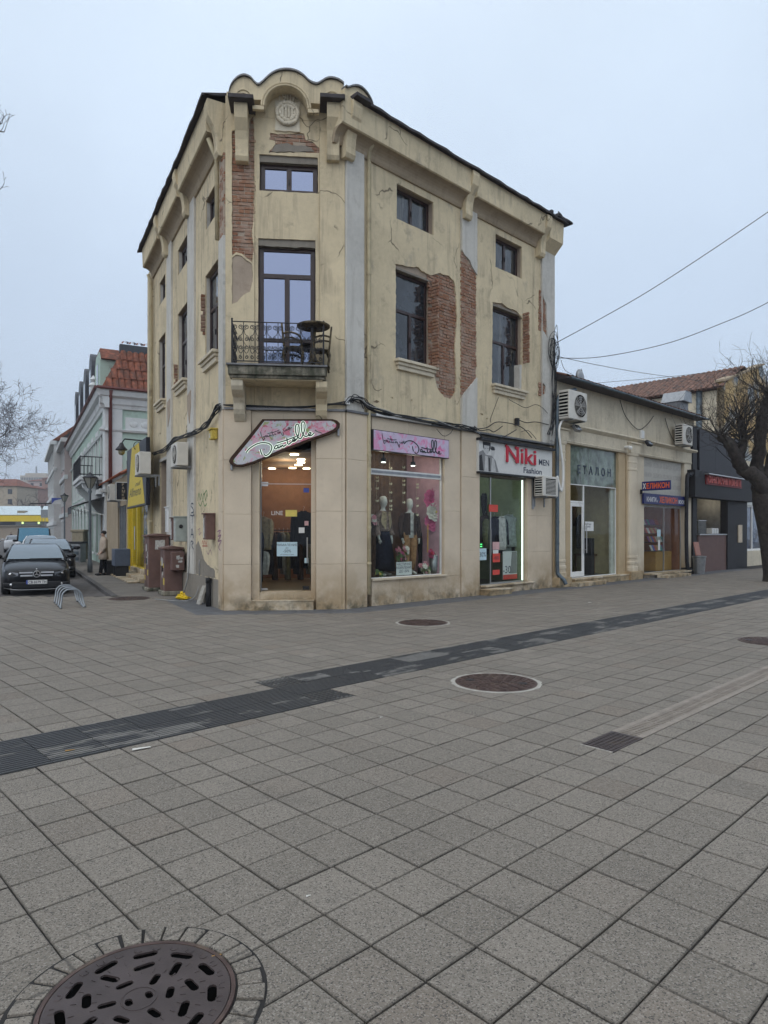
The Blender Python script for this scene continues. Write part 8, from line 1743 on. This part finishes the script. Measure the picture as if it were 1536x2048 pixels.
    for sg in (-1, 1):                                     # mirrors
        bb = B(); bb.ball((sg*(hw+.10), (y0+.38)*k, zb+.07), (.13, .07, .075), 12, 8); bb.tube([(sg*(hw-.08), (y0+.36)*k, zb+.0), (sg*(hw+.03), (y0+.37)*k, zb+.04)], .03, 6); bb.build('mirror', MT[paint], t, smooth=True)
        for yw in (.83*k, 3.6*k):
            r = .33 if not boxy else .38
            bb = B(); bb.lathe([(r-.10, -.10), (r-.02, -.11), (r, -.06), (r, .06), (r-.02, .11), (r-.10, .10)], (sg*(hw-.12), yw, r), 24, 'x'); wh = bb.build('wheel', MT['rubber'], t)
            bb = B(); bb.lathe([(r-.10, -.09), (r-.10, .09), (.06, .10), (.02, .10)], (sg*(hw-.115), yw, r), 18, 'x'); bb.build('rim', MT['grey_metal'], wh)
    if boxy:
        for sg in (-1, 1): bb = B(); bb.lathe([(.11, -.02), (.11, .03)], (sg*.66, -.02, zb-.22), 16, 'y'); bb.build('headlight', MT['lens'], t)
        for z in (zb-.33, zb-.25, zb-.17): bb = B(); bb.box(-.48, .48, -.03, .01, z, z+.04); bb.build('grille_bar', MT['iron'], t)
        bb = B(); bb.box(-.9, .9, -.14, .05, .42, .66); bb.build('bumper', MT['black'], t, bevel=.03)
        return t
    zg_ = zb-.42
    for sg in (-1, 1):                                     # swept headlamps
        P = [(sg*.44, .055, zg_+.075), (sg*.62, .10, zg_+.10), (sg*.76, .22, zg_+.15), (sg*.80, .34, zg_+.18), (sg*.82, .36, zg_+.06), (sg*.76, .16, zg_-.02), (sg*.60, .055, zg_-.03), (sg*.46, .03, zg_-.01)]
        P = [(x*hw/.885, y-.05, z) for x, y, z in P]; Q = [(x, y+.12, z) for x, y, z in P]
        bb = B(); bb.add(P+Q, [tuple(range(8))]+[(i, (i+1) % 8, 8+(i+1) % 8, 8+i) for i in range(8)]); hl = bb.build('headlight', MT['lens'], t, bevel=.012)
        bb = B(); bb.ball((sg*.64, .07, zg_+.04), (.05, .03, .045), 10, 8); bb.build('reflector', MT['chrome'], hl, smooth=True)
        bb = B(); bb.box(sg*.66-.16, sg*.66+.16, -.0, .10, zg_-.31, zg_-.19); fl = bb.build('fog_intake', MT['black'], t, bevel=.03); bb = B(); bb.ball((sg*.62, -.0, zg_-.245), (.045, .02, .04), 10, 6); bb.build('fog_lamp', MT['chrome'], fl, smooth=True)
    bb = B(); bb.hexa([(-.40, -.02, zg_-.06), (.40, -.02, zg_-.06), (.40, .10, zg_-.06), (-.40, .10, zg_-.06), (-.46, .03, zg_+.14), (.46, .03, zg_+.14), (.46, .14, zg_+.14), (-.46, .14, zg_+.14)]); gr = bb.build('grille', MT['black'], t, bevel=.02)
    for z, w in ((zg_+.085, .43), (zg_-.0, .40)):
        for sg in (-1, 1): bb = B(); bb.box(min(sg*.10, sg*w), max(sg*.10, sg*w), -.035, .0, z-.02, z+.02); bb.build('grille_bar', MT['chrome'], gr)
    bb = B(); bb.tube([(math.cos(2*math.pi*j/24)*.085, -.05, zg_+.04+math.sin(2*math.pi*j/24)*.085) for j in range(24)], .009, 6, closed=True)
    for a in (90, 210, 330): bb.tube([(0, -.05, zg_+.04), (math.cos(R_(a))*.085, -.05, zg_+.04+math.sin(R_(a))*.085)], [.012, .005], 5)
    bb.build('emblem', MT['chrome'], gr); bb = B(); bb.lathe([(.08, -.03), (.08, .02)], (0, 0, zg_+.04), 20, 'y'); bb.build('emblem_back', MT['black'], gr)
    bb = B(); bb.ball((0, .10, zg_+.175), (.02, .012, .015), 8, 6); bb.build('bonnet_badge', MT['chrome'], t)
    bb = B(); bb.box(-.62, .62, -.03, .06, zg_-.36, zg_-.17); bb.build('lower_intake', MT['black'], t, bevel=.03); bb = B(); bb.tube(smoothline([(-.80, .09, zg_-.33), (-.5, -.03, zg_-.385), (0, -.05, zg_-.39), (.5, -.03, zg_-.385), (.80, .09, zg_-.33)], 4), .008, 5); bb.build('bumper_trim', MT['grey_metal'], t)
    if plate:
        bb = B(); bb.box(-.26, .26, -.075, -.05, zg_-.235, zg_-.125); pl_ = bb.build('number_plate', MT['white'], t); bb = B(); bb.box(-.26, -.218, -.077, -.0755, zg_-.235, zg_-.125); bb.build('plate_band', MT['blue_paper'], pl_)
        text('plate_number', plate, MT['ink'], Matrix(((1, 0, 0, -.205), (0, 0, -1, -.0765), (0, 1, 0, zg_-.215), (0, 0, 0, 1))), .10, pl_, .0006, fit=.445, off=.002)
    return t
HD = math.atan2(.477, .879)                               # cars stand along the side street, noses towards us
x, y = -9.72, 18.75
car((x, y, -.10), HD, 'black coupe with chrome star grille parked nose first beside the bike rack', 'paint_black', 1.40, 4.6, plate='CB 0379 TH', name='black_coupe')
car(((102-768)/F*25.2, 25.2, -.10), HD, 'dark saloon parked behind the black coupe', 'paint_dark', 1.50, 4.6, name='dark_saloon')
car(((84-768)/F*31.5, 31.5, -.10), HD, 'white estate car half hidden behind the dark saloon', 'paint_white', 1.60, 4.5, name='white_car')
car(((69-768)/F*39.5, 39.5, -.10), HD, 'tall boxy black off-roader with bluish windscreen', 'paint_dark', 2.05, 4.6, .93, 'windshield_cyan', True, name='black_offroader')
car(((-2-768)/F*105, 105, -.10), 1.75, 'white car crossing at the far left edge', 'paint_white', 1.5, 4.4, name='white_far_car')
car(((31-768)/F*62, 62, -.10), HD+3.14, 'pale car with red tail lamp beside the off-roader', 'paint_white', 1.5, 4.4, name='pale_far_car')
# ---- grey kiosk of metal behind the cars
x, y = gp(143, 1128, -.1); t = thing('metal_bin_rack', 'grey metal street bin standing at the kerb behind the coupe', 'bin', (x, y, -.1)); bb = B(); bb.box(x-.5, x+.5, y, y+.7, -.1, 1.05); bb.build('body', MT['grey_metal'], t, bevel=.03); bb = B(); bb.box(x-.56, x+.56, y-.06, y+.76, 1.05, 1.15); bb.build('lid', MT['iron'], t, bevel=.02)
for k in range(3): bb = B(); bb.box(x-.4, x+.4, y-.03, y+.0, .1+k*.32, .28+k*.32); bb.build('slot_panel', MT['pipe_blue'], t)
# ================================================================== bike rack
x0, y0 = gp(128, 1217); x1, y1 = gp(160, 1214)
t = thing('bike_rack', 'low steel bike rack of four nested hoops before the black coupe', 'bike rack', ((x0+x1)/2, (y0+y1)/2, 0)); flat('galvanised', (.24, .26, .28), .38, metal=.75, var=.15)
ax = Vector((math.sin(R_(60)), math.cos(R_(60)), 0)); dv = Vector((-.477, .879, 0))
c0 = Vector(((x0+x1)/2, (y0+y1)/2, 0))
for k in range(4):
    o_ = c0+dv*(.46*k)-ax*.02*k; w = .19; P = [o_-ax*(w+.05)-dv*.10+Vector((0, 0, .01)), o_-ax*(w+.02)+Vector((0, 0, .16)), o_-ax*w+dv*.03+Vector((0, 0, .30)), o_-ax*(w*.6)+dv*.05+Vector((0, 0, .385)), o_+dv*.05+Vector((0, 0, .40)), o_+ax*(w*.6)+dv*.05+Vector((0, 0, .385)), o_+ax*w+dv*.03+Vector((0, 0, .30)), o_+ax*(w+.03)+Vector((0, 0, .16)), o_+ax*(w+.07)-dv*.10+Vector((0, 0, .01))]
    bb = B(); bb.tube(smoothline(P, 4), .021, 8); bb.build('hoop', MT['galvanised'], t, smooth=True)
for sg in (-1, 1): bb = B(); bb.tube([c0+ax*sg*.23-dv*.12+Vector((0, 0, .02)), c0+ax*sg*.23+dv*1.45+Vector((0, 0, .02))], .024, 8); bb.build('floor_bar', MT['galvanised'], t, smooth=True)
# ================================================================== utility cabinets and clutter at the side wall
flat('cabinet_brown', (.15, .088, .075), .7, var=.18, scale=4, dirt=(.09, .06, .05)); flat('sticker', (.50, .50, .48), .7, var=.3, scale=30); flat('sticker_yellow', (.55, .42, .08), .7, var=.3, scale=30)
def cabinet(sn_, w, d0, d1, z0, z1, label, box=False):
    t = thing('utility_cabinet', label, 'cabinet', LX.w(sn_-w/2, (d0+d1)/2, 0)); rr = random.Random(int(z1*100))
    bb = B(LX); bb.box(sn_-w-.05, sn_+.05, d0, d1+.05, 0, z0); bb.build('plinth', MT['mossy'], t, bevel=.02)
    bb = B(LX); bb.box(sn_-w, sn_, d0, d1, z0, z1-.06); bb.build('body', MT['cabinet_brown'], t, bevel=.012)
    bb = B(LX); bb.prism([(d0-.03, z1-.06), (d1+.05, z1-.06), (d1+.05, z1-.02), ((d0+d1)/2, z1+.03), (d0-.03, z1-.01)], sn_-w-.05, sn_+.05, 'yz'); bb.build('lid', MT['cabinet_brown'], t, bevel=.01)
    bb = B(LX); bb.box(sn_-w*.5-.004, sn_-w*.5+.004, d1, d1+.004, z0+.05, z1-.1); bb.build('door_seam', MT['black'], t)
    bb = B(LX); bb.box(sn_-w*.5+.05, sn_-w*.5+.09, d1, d1+.03, (z0+z1)/2-.08, (z0+z1)/2+.08); bb.build('latch', MT['iron'], t)
    if box:
        bb = B(LX); bb.box(sn_, sn_+.28, d0+.0, d1-.14, z0+.55, z1-.12); bx = bb.build('meter_box', MT['cabinet_brown'], t, bevel=.02)
        for k in range(5): a = rr.uniform(d0+.05, d1-.3); z = rr.uniform(z0+.6, z1-.3); bb = B(LX); bb.prism(rag(rect(a, a+rr.uniform(.06, .14), z, z+rr.uniform(.04, .1)), .01, .03, k), sn_+.2805, sn_+.282, 'yz'); bb.build('sticker_remains', MT['sticker'], bx)
    for k in range(7):
        s = sn_-w+rr.uniform(.05, w-.2); z = rr.uniform(z0+.15, z1-.3); bb = B(LX); bb.prism(rag(rect(s, s+rr.uniform(.08, .2), z, z+rr.uniform(.08, .2)), .015, .05, k), d1+.001, d1+.003); bb.build('sticker_remains', MT['sticker' if k % 3 else 'sticker_yellow'], t)
    a = (d0+d1)/2; bb = B(LX); bb.prism(rag(rect(a-.16, a+.1, z1-.42, z1-.16), .01, .05, 3), sn_+.001, sn_+.003, 'yz')
    if not box: bb.build('sticker_remains', MT['sticker'], t)
sb_ = LX.s(298, .65); zt_ = LX.z(298, 1069, .65)
cabinet(sb_, .75, .10, .66, .10, zt_, 'taller brown utility cabinet with stickers behind the smaller one')
ss_ = LX.s(329, .52); cabinet(ss_, .62, .06, .52, .12, LX.z(329, 1094, .5), 'smaller brown utility cabinet with projecting meter box', True)
def wallbox(u0, u1, v0, v1, dep, mat, label, name='wall_box', knob=None):
    s0, z1 = LF.at(u0, v0, dep); z0 = LF.z(u0, v1, dep); s1 = LF.s(u1, .0)
    s1 = max(s1, s0+.25); t = thing(name, label, 'box', LF.w(s0, dep, z0)); bb = B(LF); bb.box(s0, s1, .01, dep, z0, z1); bb.build('casing', MT[mat], t, bevel=.012)
    bb = B(LF); bb.box(s0-.02, s1+.02, .01, dep+.03, z1, z1+.03); bb.build('hood', MT[mat], t)
    if knob: bb = B(LF); bb.lathe([(.05, s1), (.05, s1+.02), (.03, s1+.03)], (0, dep*.6, (z0+z1)/2+.08), 14, 'x'); bb.build('knob', MT['black'], t)
    bb = B(LF); bb.prism(rag(rect(s0+.03, s0+(s1-s0)*.5, z0+.05, z1-.08), .02, .06, 4), dep+.001, dep+.003); bb.build('sticker_remains', MT['sticker'], t)
    return t
flat('box_grey', (.33, .36, .33), .6)
wallbox(347, 368, 1035, 1083, .34, 'box_grey', 'grey green electricity box with black knob on the side wall', knob=True); wallbox(341, 348, 1037, 1080, .25, 'cabinet_brown', 'narrow brown box left of the grey electricity box'); wallbox(406, 430, 1029, 1079, .22, 'cabinet_brown', 'brown meter box with torn stickers near the stone corner')
wallbox(330, 342, 1016, 1064, .08, 'white', 'flat white panel on the side wall behind the cabinets'); wallbox(418, 425, 861, 880, .14, 'sticker_yellow', 'small yellow meter high on the side wall')
bb = B(LF); s_ = LF.s(375, .12); bb.tube([(s_, .05, LF.z(375, 880, .1)), (s_, .05, LF.z(375, 1083, .1)), (s_-.05, .10, .5), (s_-.1, .2, .1)], .018, 6); tag(bb.build('conduit', MT['cable_grey'], smooth=True), 'thin grey conduit running down the side wall behind the boxes', 'pipe')
p = LX.w(LX.s(367, .30), .30, 0); x, y = p.x, p.y; t = thing('yellow_bag', 'crumpled yellow plastic bag lying at the side wall', 'bag', (x, y, 0)); bb = B(Matrix.Translation((x, y, .0))); bb.ball((0, 0, .05), (.17, .10, .04), 16, 8, .9, 3); bb.ball((-.05, .04, .10), (.08, .06, .08), 12, 8, .9, 5); bb.build('bag', flat('bag_yellow', (.72, .50, .01), .45), t)
p = LX.w(LX.s(395, .24), .24, 0); x, y = p.x, p.y; t = thing('stone_slab', 'loose grey stone slab leaning on the side wall plinth', 'slab', (x, y, 0)); a = Vector(LF.e).to_3d(); n_ = Vector(LF.n).to_3d(); p = Vector((x, y, 0)); bb = B(); q = [p-a*.14, p+a*.14]; bb.hexa([q[0], q[1], q[1]-n_*.06, q[0]-n_*.06]+[c-n_*.14+Vector((0, 0, .42)) for c in (q[0], q[1], q[1]-n_*.06, q[0]-n_*.06)]); bb.build('slab', MT['cement'], t, bevel=.01)
s_ = LF.s(418, .12); t = thing('black_pipe', 'short black plastic pipe standing at the stone corner', 'pipe', LF.w(s_, .12, 0)); bb = B(LF); bb.tube([(s_, .13, 0), (s_, .13, .62)], .055, 12); bb.build('pipe', MT['rubber'], t, smooth=True); bb = B(LF); bb.tube([(s_, .13, .53), (s_, .13, .64)], .066, 12); bb.build('socket', MT['rubber'], t, smooth=True)
bb = B(LF); s_ = LF.s(366, .4); bb.tube(smoothline([(s_+.05, .02, 1.0), (s_+.05, .05, .3), (s_-.05, .25, .02), (s_-.5, .75, .012), (s_-.8, .9, .012)], 5), .012, 6); tag(bb.build('hose', MT['cable_grey'], smooth=True), 'pale hose trailing from the cabinets onto the pavement', 'hose')
# ================================================================== graffiti on the side wall (paint on the plaster)
def graf(name, fr, P, mat, r=.010, d=.004):
    bb = B(fr)
    for S_ in P:
        q = smoothline(pl(fr, S_, d), 3)
        for i in range(len(q)-1):
            a, c = q[i], q[i+1]; v = (c-a); nn = Vector((-v.y, v.x)).normalized()*r if v.length > 1e-6 else Vector((0, r)); bb.add([(a.x+nn.x, d, a.y+nn.y), (c.x+nn.x, d, c.y+nn.y), (c.x-nn.x, d, c.y-nn.y), (a.x-nn.x, d, a.y-nn.y)], [(0, 1, 2, 3)])
    bb.build(name, MT[mat], HB, recalc=False)
flat('spray_green', (.10, .24, .08), .7); flat('spray_black', (.05, .06, .08), .7); flat('spray_red', (.40, .06, .04), .7); flat('spray_purple', (.22, .07, .18), .7)
rr = random.Random(77)
graf('green_graffiti', LF, [D5([(945+i*14, 720+(-1)**i*38+rr.uniform(-8, 8)) for i in range(8)]), D5([(955, 780), (975, 820), (1000, 760), (1020, 820), (1045, 790)]), D5([(1000, 640), (1010, 700), (1040, 650), (1050, 720)])], 'spray_green', .014)
graf('black_graffiti', LF, [D5([(898, 800), (880, 790), (874, 820), (895, 850), (898, 885), (876, 892)]), D5([(866, 918), (890, 925), (908, 912)]), D5([(886, 925), (886, 1010)]), D5([(870, 1160), (884, 1065), (900, 1165)]), D5([(872, 1125), (898, 1128)]), D5([(872, 1280), (872, 1200), (898, 1215), (880, 1240), (900, 1285)])], 'spray_black', .018, .064)
graf('red_graffiti', LF, [D5([(992, 1230), (1000, 1190), (1012, 1235), (1022, 1190), (1034, 1235), (1048, 1185)]), D5([(995, 1250), (1050, 1250)])], 'spray_red', .012)
graf('purple_graffiti', LF, [D5([(1155, 1100), (1190, 1080), (1165, 1150), (1195, 1130), (1165, 1200), (1200, 1190), (1170, 1260), (1190, 1300)])], 'spray_purple', .010, .066)
graf('purple_scrawl', LF, [D5([(950, 1080), (970, 1060), (960, 1130), (985, 1100)]), D5([(1040, 1300), (1060, 1340), (1080, 1290), (1100, 1350)])], 'spray_purple', .008)
# ================================================================== cables
def cable(parent, fr, P, r=.012, mat='cable', k=6): bb = B(fr); bb.tube(smoothline(P, k), r, 5); return bb.build('cable', MT[mat], parent, smooth=True)
rc = random.Random(31)
t = thing('cable_bundle', 'sagging bundle of black cables along the side street facade', 'cables', LF.w(4, .1, 3.9)); base = [LF.at(u, v, .1) for u, v in C6([(95, 1195), (150, 1180), (205, 1125), (260, 1105), (320, 1085), (365, 1050), (400, 1005), (425, 965)])]
for k in range(8): cable(t, LF, [(s, .08+rc.uniform(0, .07), z+rc.uniform(-.07, .06)) for s, z in base]+[(LLEN-.05, .10, ZB+.08+rc.uniform(-.03, .05))], rc.uniform(.008, .016))
t = thing('cable_bundle', 'black cables lying on the ledge above the slanted boutique sign', 'cables', CHM.w(1.2, .08, ZB))
for k in range(5): cable(t, CHM, [(-.03, .10, ZB+.09), (.2, .08, ZB+.07+rc.uniform(0, .04)), (.9, .07, ZB+.06+rc.uniform(0, .03)), (1.6, .08, ZB+.06+rc.uniform(0, .04)), (2.2, .09, ZB+.10+rc.uniform(0, .08)), (CL+.02, .12, ZB+.14+rc.uniform(-.05, .09))], rc.uniform(.009, .016))
t = thing('cable_bundle', 'tangled cables hanging above the lilac boutique sign', 'cables', RT.w(2.2, .1, ZB)); base = [RT.at(u, v, .12) for u, v in C4([(0, 1120), (60, 1125), (130, 1160), (250, 1205), (400, 1235), (560, 1265), (700, 1290), (790, 1310), (880, 1330)])]
for k in range(8): cable(t, RT, [(s, .10+rc.uniform(0, .08), z+rc.uniform(-.06, .07)) for s, z in base], rc.uniform(.008, .018), 'cable' if k % 4 else 'cable_grey')
for k in range(5): s, z = RT.at(690+k*4, 806, .14); cable(t, RT, [(s, .12, z), (s+.15, .14, z+.16+rc.uniform(-.05, .06)), (s+.4, .14, z+.12), (s+.55, .12, z-.05)], .009)
s, z = RT.at(863, 853, .1); cable(t, RT, [(RT.s(872, .1), .12, RT.z(872, 858, .1)), (RT.s(884, .1), .14, RT.z(884, 872, .1)), (RT.s(897, .1), .14, RT.z(897, 868, .1)), (RT.s(905, .1), .12, RT.z(905, 858, .1))], .007)
s, z = RT.at(695, 803, .1); bb = B(RT); bb.box(s-.06, s+.06, .07, .12, z-.06, z+.07); bb.build('junction_box', MT['white'], t)
t = thing('cable_bundle', 'looping cables over the menswear sign', 'cables', RT.w(5.5, .1, ZB))
for P in ([(880, 1320), (950, 1310), (1010, 1275), (1060, 1272), (1150, 1290), (1215, 1320), (1270, 1380)], [(890, 1345), (940, 1390), (1000, 1400), (1080, 1370), (1160, 1325)], [(1105, 1115), (1160, 1140), (1220, 1172), (1290, 1150), (1340, 1170), (1380, 1210)], [(1030, 1100), (1000, 1180), (980, 1250), (985, 1275)], [(1170, 1255), (1230, 1275), (1300, 1270), (1385, 1290)], [(1195, 1340), (1240, 1330), (1280, 1370), (1300, 1390)], [(870, 1300), (910, 1330), (960, 1325), (1000, 1340), (1060, 1300)]):
    cable(t, RT, [(s, .09+rc.uniform(0, .05), z) for s, z in pl(RT, C4(P), .1)], rc.uniform(.008, .014))
bb = B(RT); s, z = RT.at(1036, 842, .1); bb.box(s-.05, s+.05, .02, .12, z-.12, z+.08); bb.build('cable_clip', MT['iron'], t)
t = thing('cable_bundle', 'wild coil of black wires at the right end of the corner house', 'cables', RT.w(RLEN-.1, .1, 5)); s0_, z0_ = RT.at(1108, 695, .12)
for k in range(9):
    cx, cz = s0_+rc.uniform(-.12, .12), z0_+rc.uniform(-.35, .25); r1, r2 = rc.uniform(.10, .24), rc.uniform(.25, .55); ph = rc.uniform(0, 6)
    cable(t, RT, [(cx+math.cos(ph+j*.9)*r1*(1+.2*rc.uniform(-1, 1)), .10+rc.uniform(0, .1), cz+math.sin(ph+j*.9)*r2) for j in range(8)], .008, k=4)
for k in range(7): cable(t, RT, [(s0_+rc.uniform(-.1, .1), .1+rc.uniform(0, .06), z0_+rc.uniform(-.3, .3)), (s0_+rc.uniform(-.15, .15), .12, z0_-1.0), (s0_+rc.uniform(-.12, .12), .12, z0_-2.0), (s0_+rc.uniform(-.1, .1)-.05*k, .11, RT.z(1100, 870, .1))], rc.uniform(.008, .013))
for k in range(3): cable(t, RT, [(s0_+.05, .12, RT.z(1108, 850, .1)), (s0_-.1-k*.1, .2, RT.z(1100, 880+k*4, .1)), (s0_-.25, .15, RT.z(1093, 878, .1)), (s0_-.15, .12, RT.z(1098, 862, .1))], .012, 'cable_grey')
bb = B(RT); s_ = RT.s(1109); bb.tube(smoothline([(RT.s(1131, .2), .2, RT.z(1131, 835, .2)), (RT.s(1118, .22), .22, RT.z(1118, 860, .2)), (s_+.12, .22, 3.6), (s_+.06, .2, 2.9), (s_-.1, .15, RT.z(1104, 950, .2))], 5), .035, 8); tag(bb.build('insulated_pipe', MT['white'], smooth=True), 'white insulated pipe curving beside the blue drainpipe', 'pipe')
for (P, lab) in (([(1240, 800), (1250, 830), (1270, 855), (1283, 858), (1298, 845), (1307, 832)], 'loose black cable hanging in a loop on the cream upper wall'), ([(1330, 836), (1338, 862), (1350, 885), (1360, 897)], 'loose black cable hanging toward the fan air conditioner')):
    bb = B(RT); bb.tube(smoothline([(s, .05, z) for s, z in pl(RT, P, .05)], 4), .012, 5); tag(bb.build('loose_cable', MT['cable'], smooth=True), lab, 'cable')
def wire(P, r, lab): bb = B(); bb.tube(smoothline(P, 8), r, 4); tag(bb.build('overhead_wire', MT['cable'], smooth=True), lab, 'wire', 'overhead wires')
wire([P3(1108, 688, 20.2), P3(1200, 638, 19.6), P3(1320, 568, 18.8), P3(1536, 424, 17.5), P3(1800, 235, 16)], .012, 'thick overhead wire rising steeply to the right edge')
wire([P3(1112, 716, 20.2), P3(1200, 714, 19.8), P3(1330, 688, 19.2), P3(1440, 648, 18.6), P3(1536, 605, 18), P3(1800, 465, 16.5)], .011, 'sagging overhead wire below the thick one')
wire([P3(1112, 712, 20.2), P3(1200, 731, 22), P3(1300, 748, 25), P3(1420, 764, 30)], .009, 'thin wire falling from the house corner toward the far roofs')
wire([P3(1170, 768, 26), P3(1300, 757, 26), P3(1420, 745, 26), P3(1536, 733, 26), P3(1800, 700, 26)], .009, 'faint wire crossing above the low tiled roofs')
wire([P3(1122, 720, 20.4), P3(1130, 740, 20.4), P3(1150, 752, 20.6), P3(1160, 762, 20.8)], .008, 'short wire dropping to the satellite dish')
bb = B(); A1, A2 = GS.w(1.0, .05, GS.z(218, 963)), LX.w(LX.s(254, .4), .4, LX.z(254, 922, .4)); bb.tube(smoothline([A1, A1.lerp(A2, .4)-Vector((0, 0, .35)), A1.lerp(A2, .7)-Vector((0, 0, .2)), A2], 5), .02, 4); tag(bb.build('overhead_wire', MT['cable'], smooth=True), 'cable slung from the green house to the black and yellow sign', 'wire', 'overhead wires')
# ================================================================== people
flat('skin', (.42, .26, .19), .6); flat('hair_dark', (.02, .016, .014), .7); flat('coat_beige', (.42, .34, .27), .9, bump=.004, bscale=40)
def skinmesh(name, V, E, Rr, mat, parent, M):
    me = bpy.data.meshes.new(name); me.from_pydata([tuple(M @ Vector(v)) for v in V], E, []); me.materials.append(mat); o = link(name, me, parent)
    m = o.modifiers.new('skin', 'SKIN'); m.use_smooth_shade = True
    for i, r in enumerate(Rr): d = me.skin_vertices[0].data[i]; d.radius = r if isinstance(r, tuple) else (r, r); d.use_root = (i == 0)
    s = o.modifiers.new('sub', 'SUBSURF'); s.levels = 1; s.render_levels = 1; return o
def person(x, y, z0, H, rot, label, coat, coat_len, trousers, step=.12, bag=False):
    k = H/1.72; t = thing('person', label, 'person', (x, y, z0)); M = Matrix.Translation((x, y, z0)) @ Matrix.Rotation(rot, 4, 'Z') @ Matrix.Diagonal((k, k, k, 1))
    V = [(0, 0, .93), (0, 0, 1.12), (0, .01, 1.34), (0, .01, 1.44), (0, -.005, 1.50), (0, -.02, 1.60), (0, -.01, 1.69)]; R0 = [(.15, .11), (.135, .10), (.165, .10), (.09, .07), (.052, .055), (.078, .095), (.06, .07)]; E_ = [(0, 1), (1, 2), (2, 3), (3, 4), (4, 5), (5, 6)]
    for sg in (-1, 1):
        b0_ = len(V); V += [(sg*.09, 0, .86), (sg*.10, -sg*step*.5, .48), (sg*.10, -sg*step, .10), (sg*.10, -sg*step-.03, .045), (sg*.11, -sg*step-.16, .03)]; R0 += [(.095, .095), (.062, .065), (.045, .045), (.045, .045), (.035, .028)]; E_ += [(0, b0_), (b0_, b0_+1), (b0_+1, b0_+2), (b0_+2, b0_+3), (b0_+3, b0_+4)]
        a0_ = len(V); V += [(sg*.19, .01, 1.38), (sg*.24, .03, 1.10), (sg*.22, -.10, .90), (sg*.20, -.15, .84)]; R0 += [(.06, .06), (.048, .048), (.036, .036), (.035, .025)]; E_ += [(2, a0_), (a0_, a0_+1), (a0_+1, a0_+2), (a0_+2, a0_+3)]
        for f in range(4):
            h = len(V); V += [(sg*(.185+.011*f), -.185-.004*f, .805), (sg*(.18+.011*f), -.19, .765)]; R0 += [(.009, .009), (.007, .007)]; E_ += [(a0_+3, h), (h, h+1)]
    skinmesh('body', V, E_, R0, MT['skin'], t, M)
    def ell(z, rx, ry, cy=0, n=16): return [(math.cos(2*math.pi*j/n)*rx, cy+math.sin(2*math.pi*j/n)*ry, z) for j in range(n)]
    bb = B(M); bb.loft([ell(coat_len, .235, .19), ell((coat_len+.95)/2, .215, .17), ell(1.0, .20, .155), ell(1.2, .205, .15), ell(1.36, .215, .145, .01), ell(1.44, .15, .11, .01), ell(1.50, .075, .075)]); bb.build('coat', MT[coat], t, smooth=True)
    for sg in (-1, 1):
        bb = B(M); bb.tube([(sg*.17, .01, 1.40), (sg*.215, .015, 1.32), (sg*.25, .03, 1.10), (sg*.235, -.07, .93)], [.075, .08, .068, .055], 10); bb.build('sleeve', MT[coat], t, smooth=True)
        bb = B(M); bb.tube([(sg*.09, 0, .92), (sg*.095, -sg*step*.3, .66), (sg*.10, -sg*step*.5, .48), (sg*.10, -sg*step, .10)], [.11, .095, .085, .07], 10); bb.build('trouser_leg', MT[trousers], t, smooth=True)
        bb = B(M); bb.ball((sg*.105, -sg*step-.08, .05), (.05, .14, .05), 10, 6); bb.build('shoe', MT['black'], t, smooth=True)
    bb = B(M); bb.ball((0, .012, 1.655), (.088, .103, .085), 14, 10); bb.build('hair', MT['hair_dark'], t, smooth=True)
    bb = B(M); bb.ball((0, -.115, 1.585), (.013, .02, .022), 8, 6); bb.build('nose', MT['skin'], t, smooth=True)
    if bag: bb = B(M); bb.box(.22, .34, -.22, .06, .55, .82); bb.build('carried_bag', MT['black'], t, bevel=.03)
ps = LX.w(LX.s(207, 1.0), 1.0, 0); person(ps.x, ps.y, 0, 1.72, R_(-60), 'person in a long beige coat and dark trousers standing under the awning', 'coat_beige', .62, 'cloth_black')
person((22-768)/F*104, 104, -.12, 1.75, .2, 'far off person in dark clothes walking before the supermarket', 'cloth_navy', .80, 'cloth_black', .2, True)
# ================================================================== damp winter air
b = B(); b.box(-715, 715, -75, 915, -1.2, 80); o = b.build('haze', bpy.data.materials.new('haze')); o['kind'] = 'stuff'
hm = o.data.materials[0]; hm.use_nodes = True; hn = hm.node_tree; hn.nodes.clear(); ho = hn.nodes.new('ShaderNodeOutputMaterial'); hv = hn.nodes.new('ShaderNodeVolumePrincipled')
hv.inputs['Color'].default_value = (.80, .86, .95, 1); hv.inputs['Density'].default_value = .0007; hv.inputs['Density Attribute'].default_value = ''; hn.links.new(hv.outputs[0], ho.inputs['Volume'])
try: hm.cycles.homogeneous_volume = True
except Exception: pass
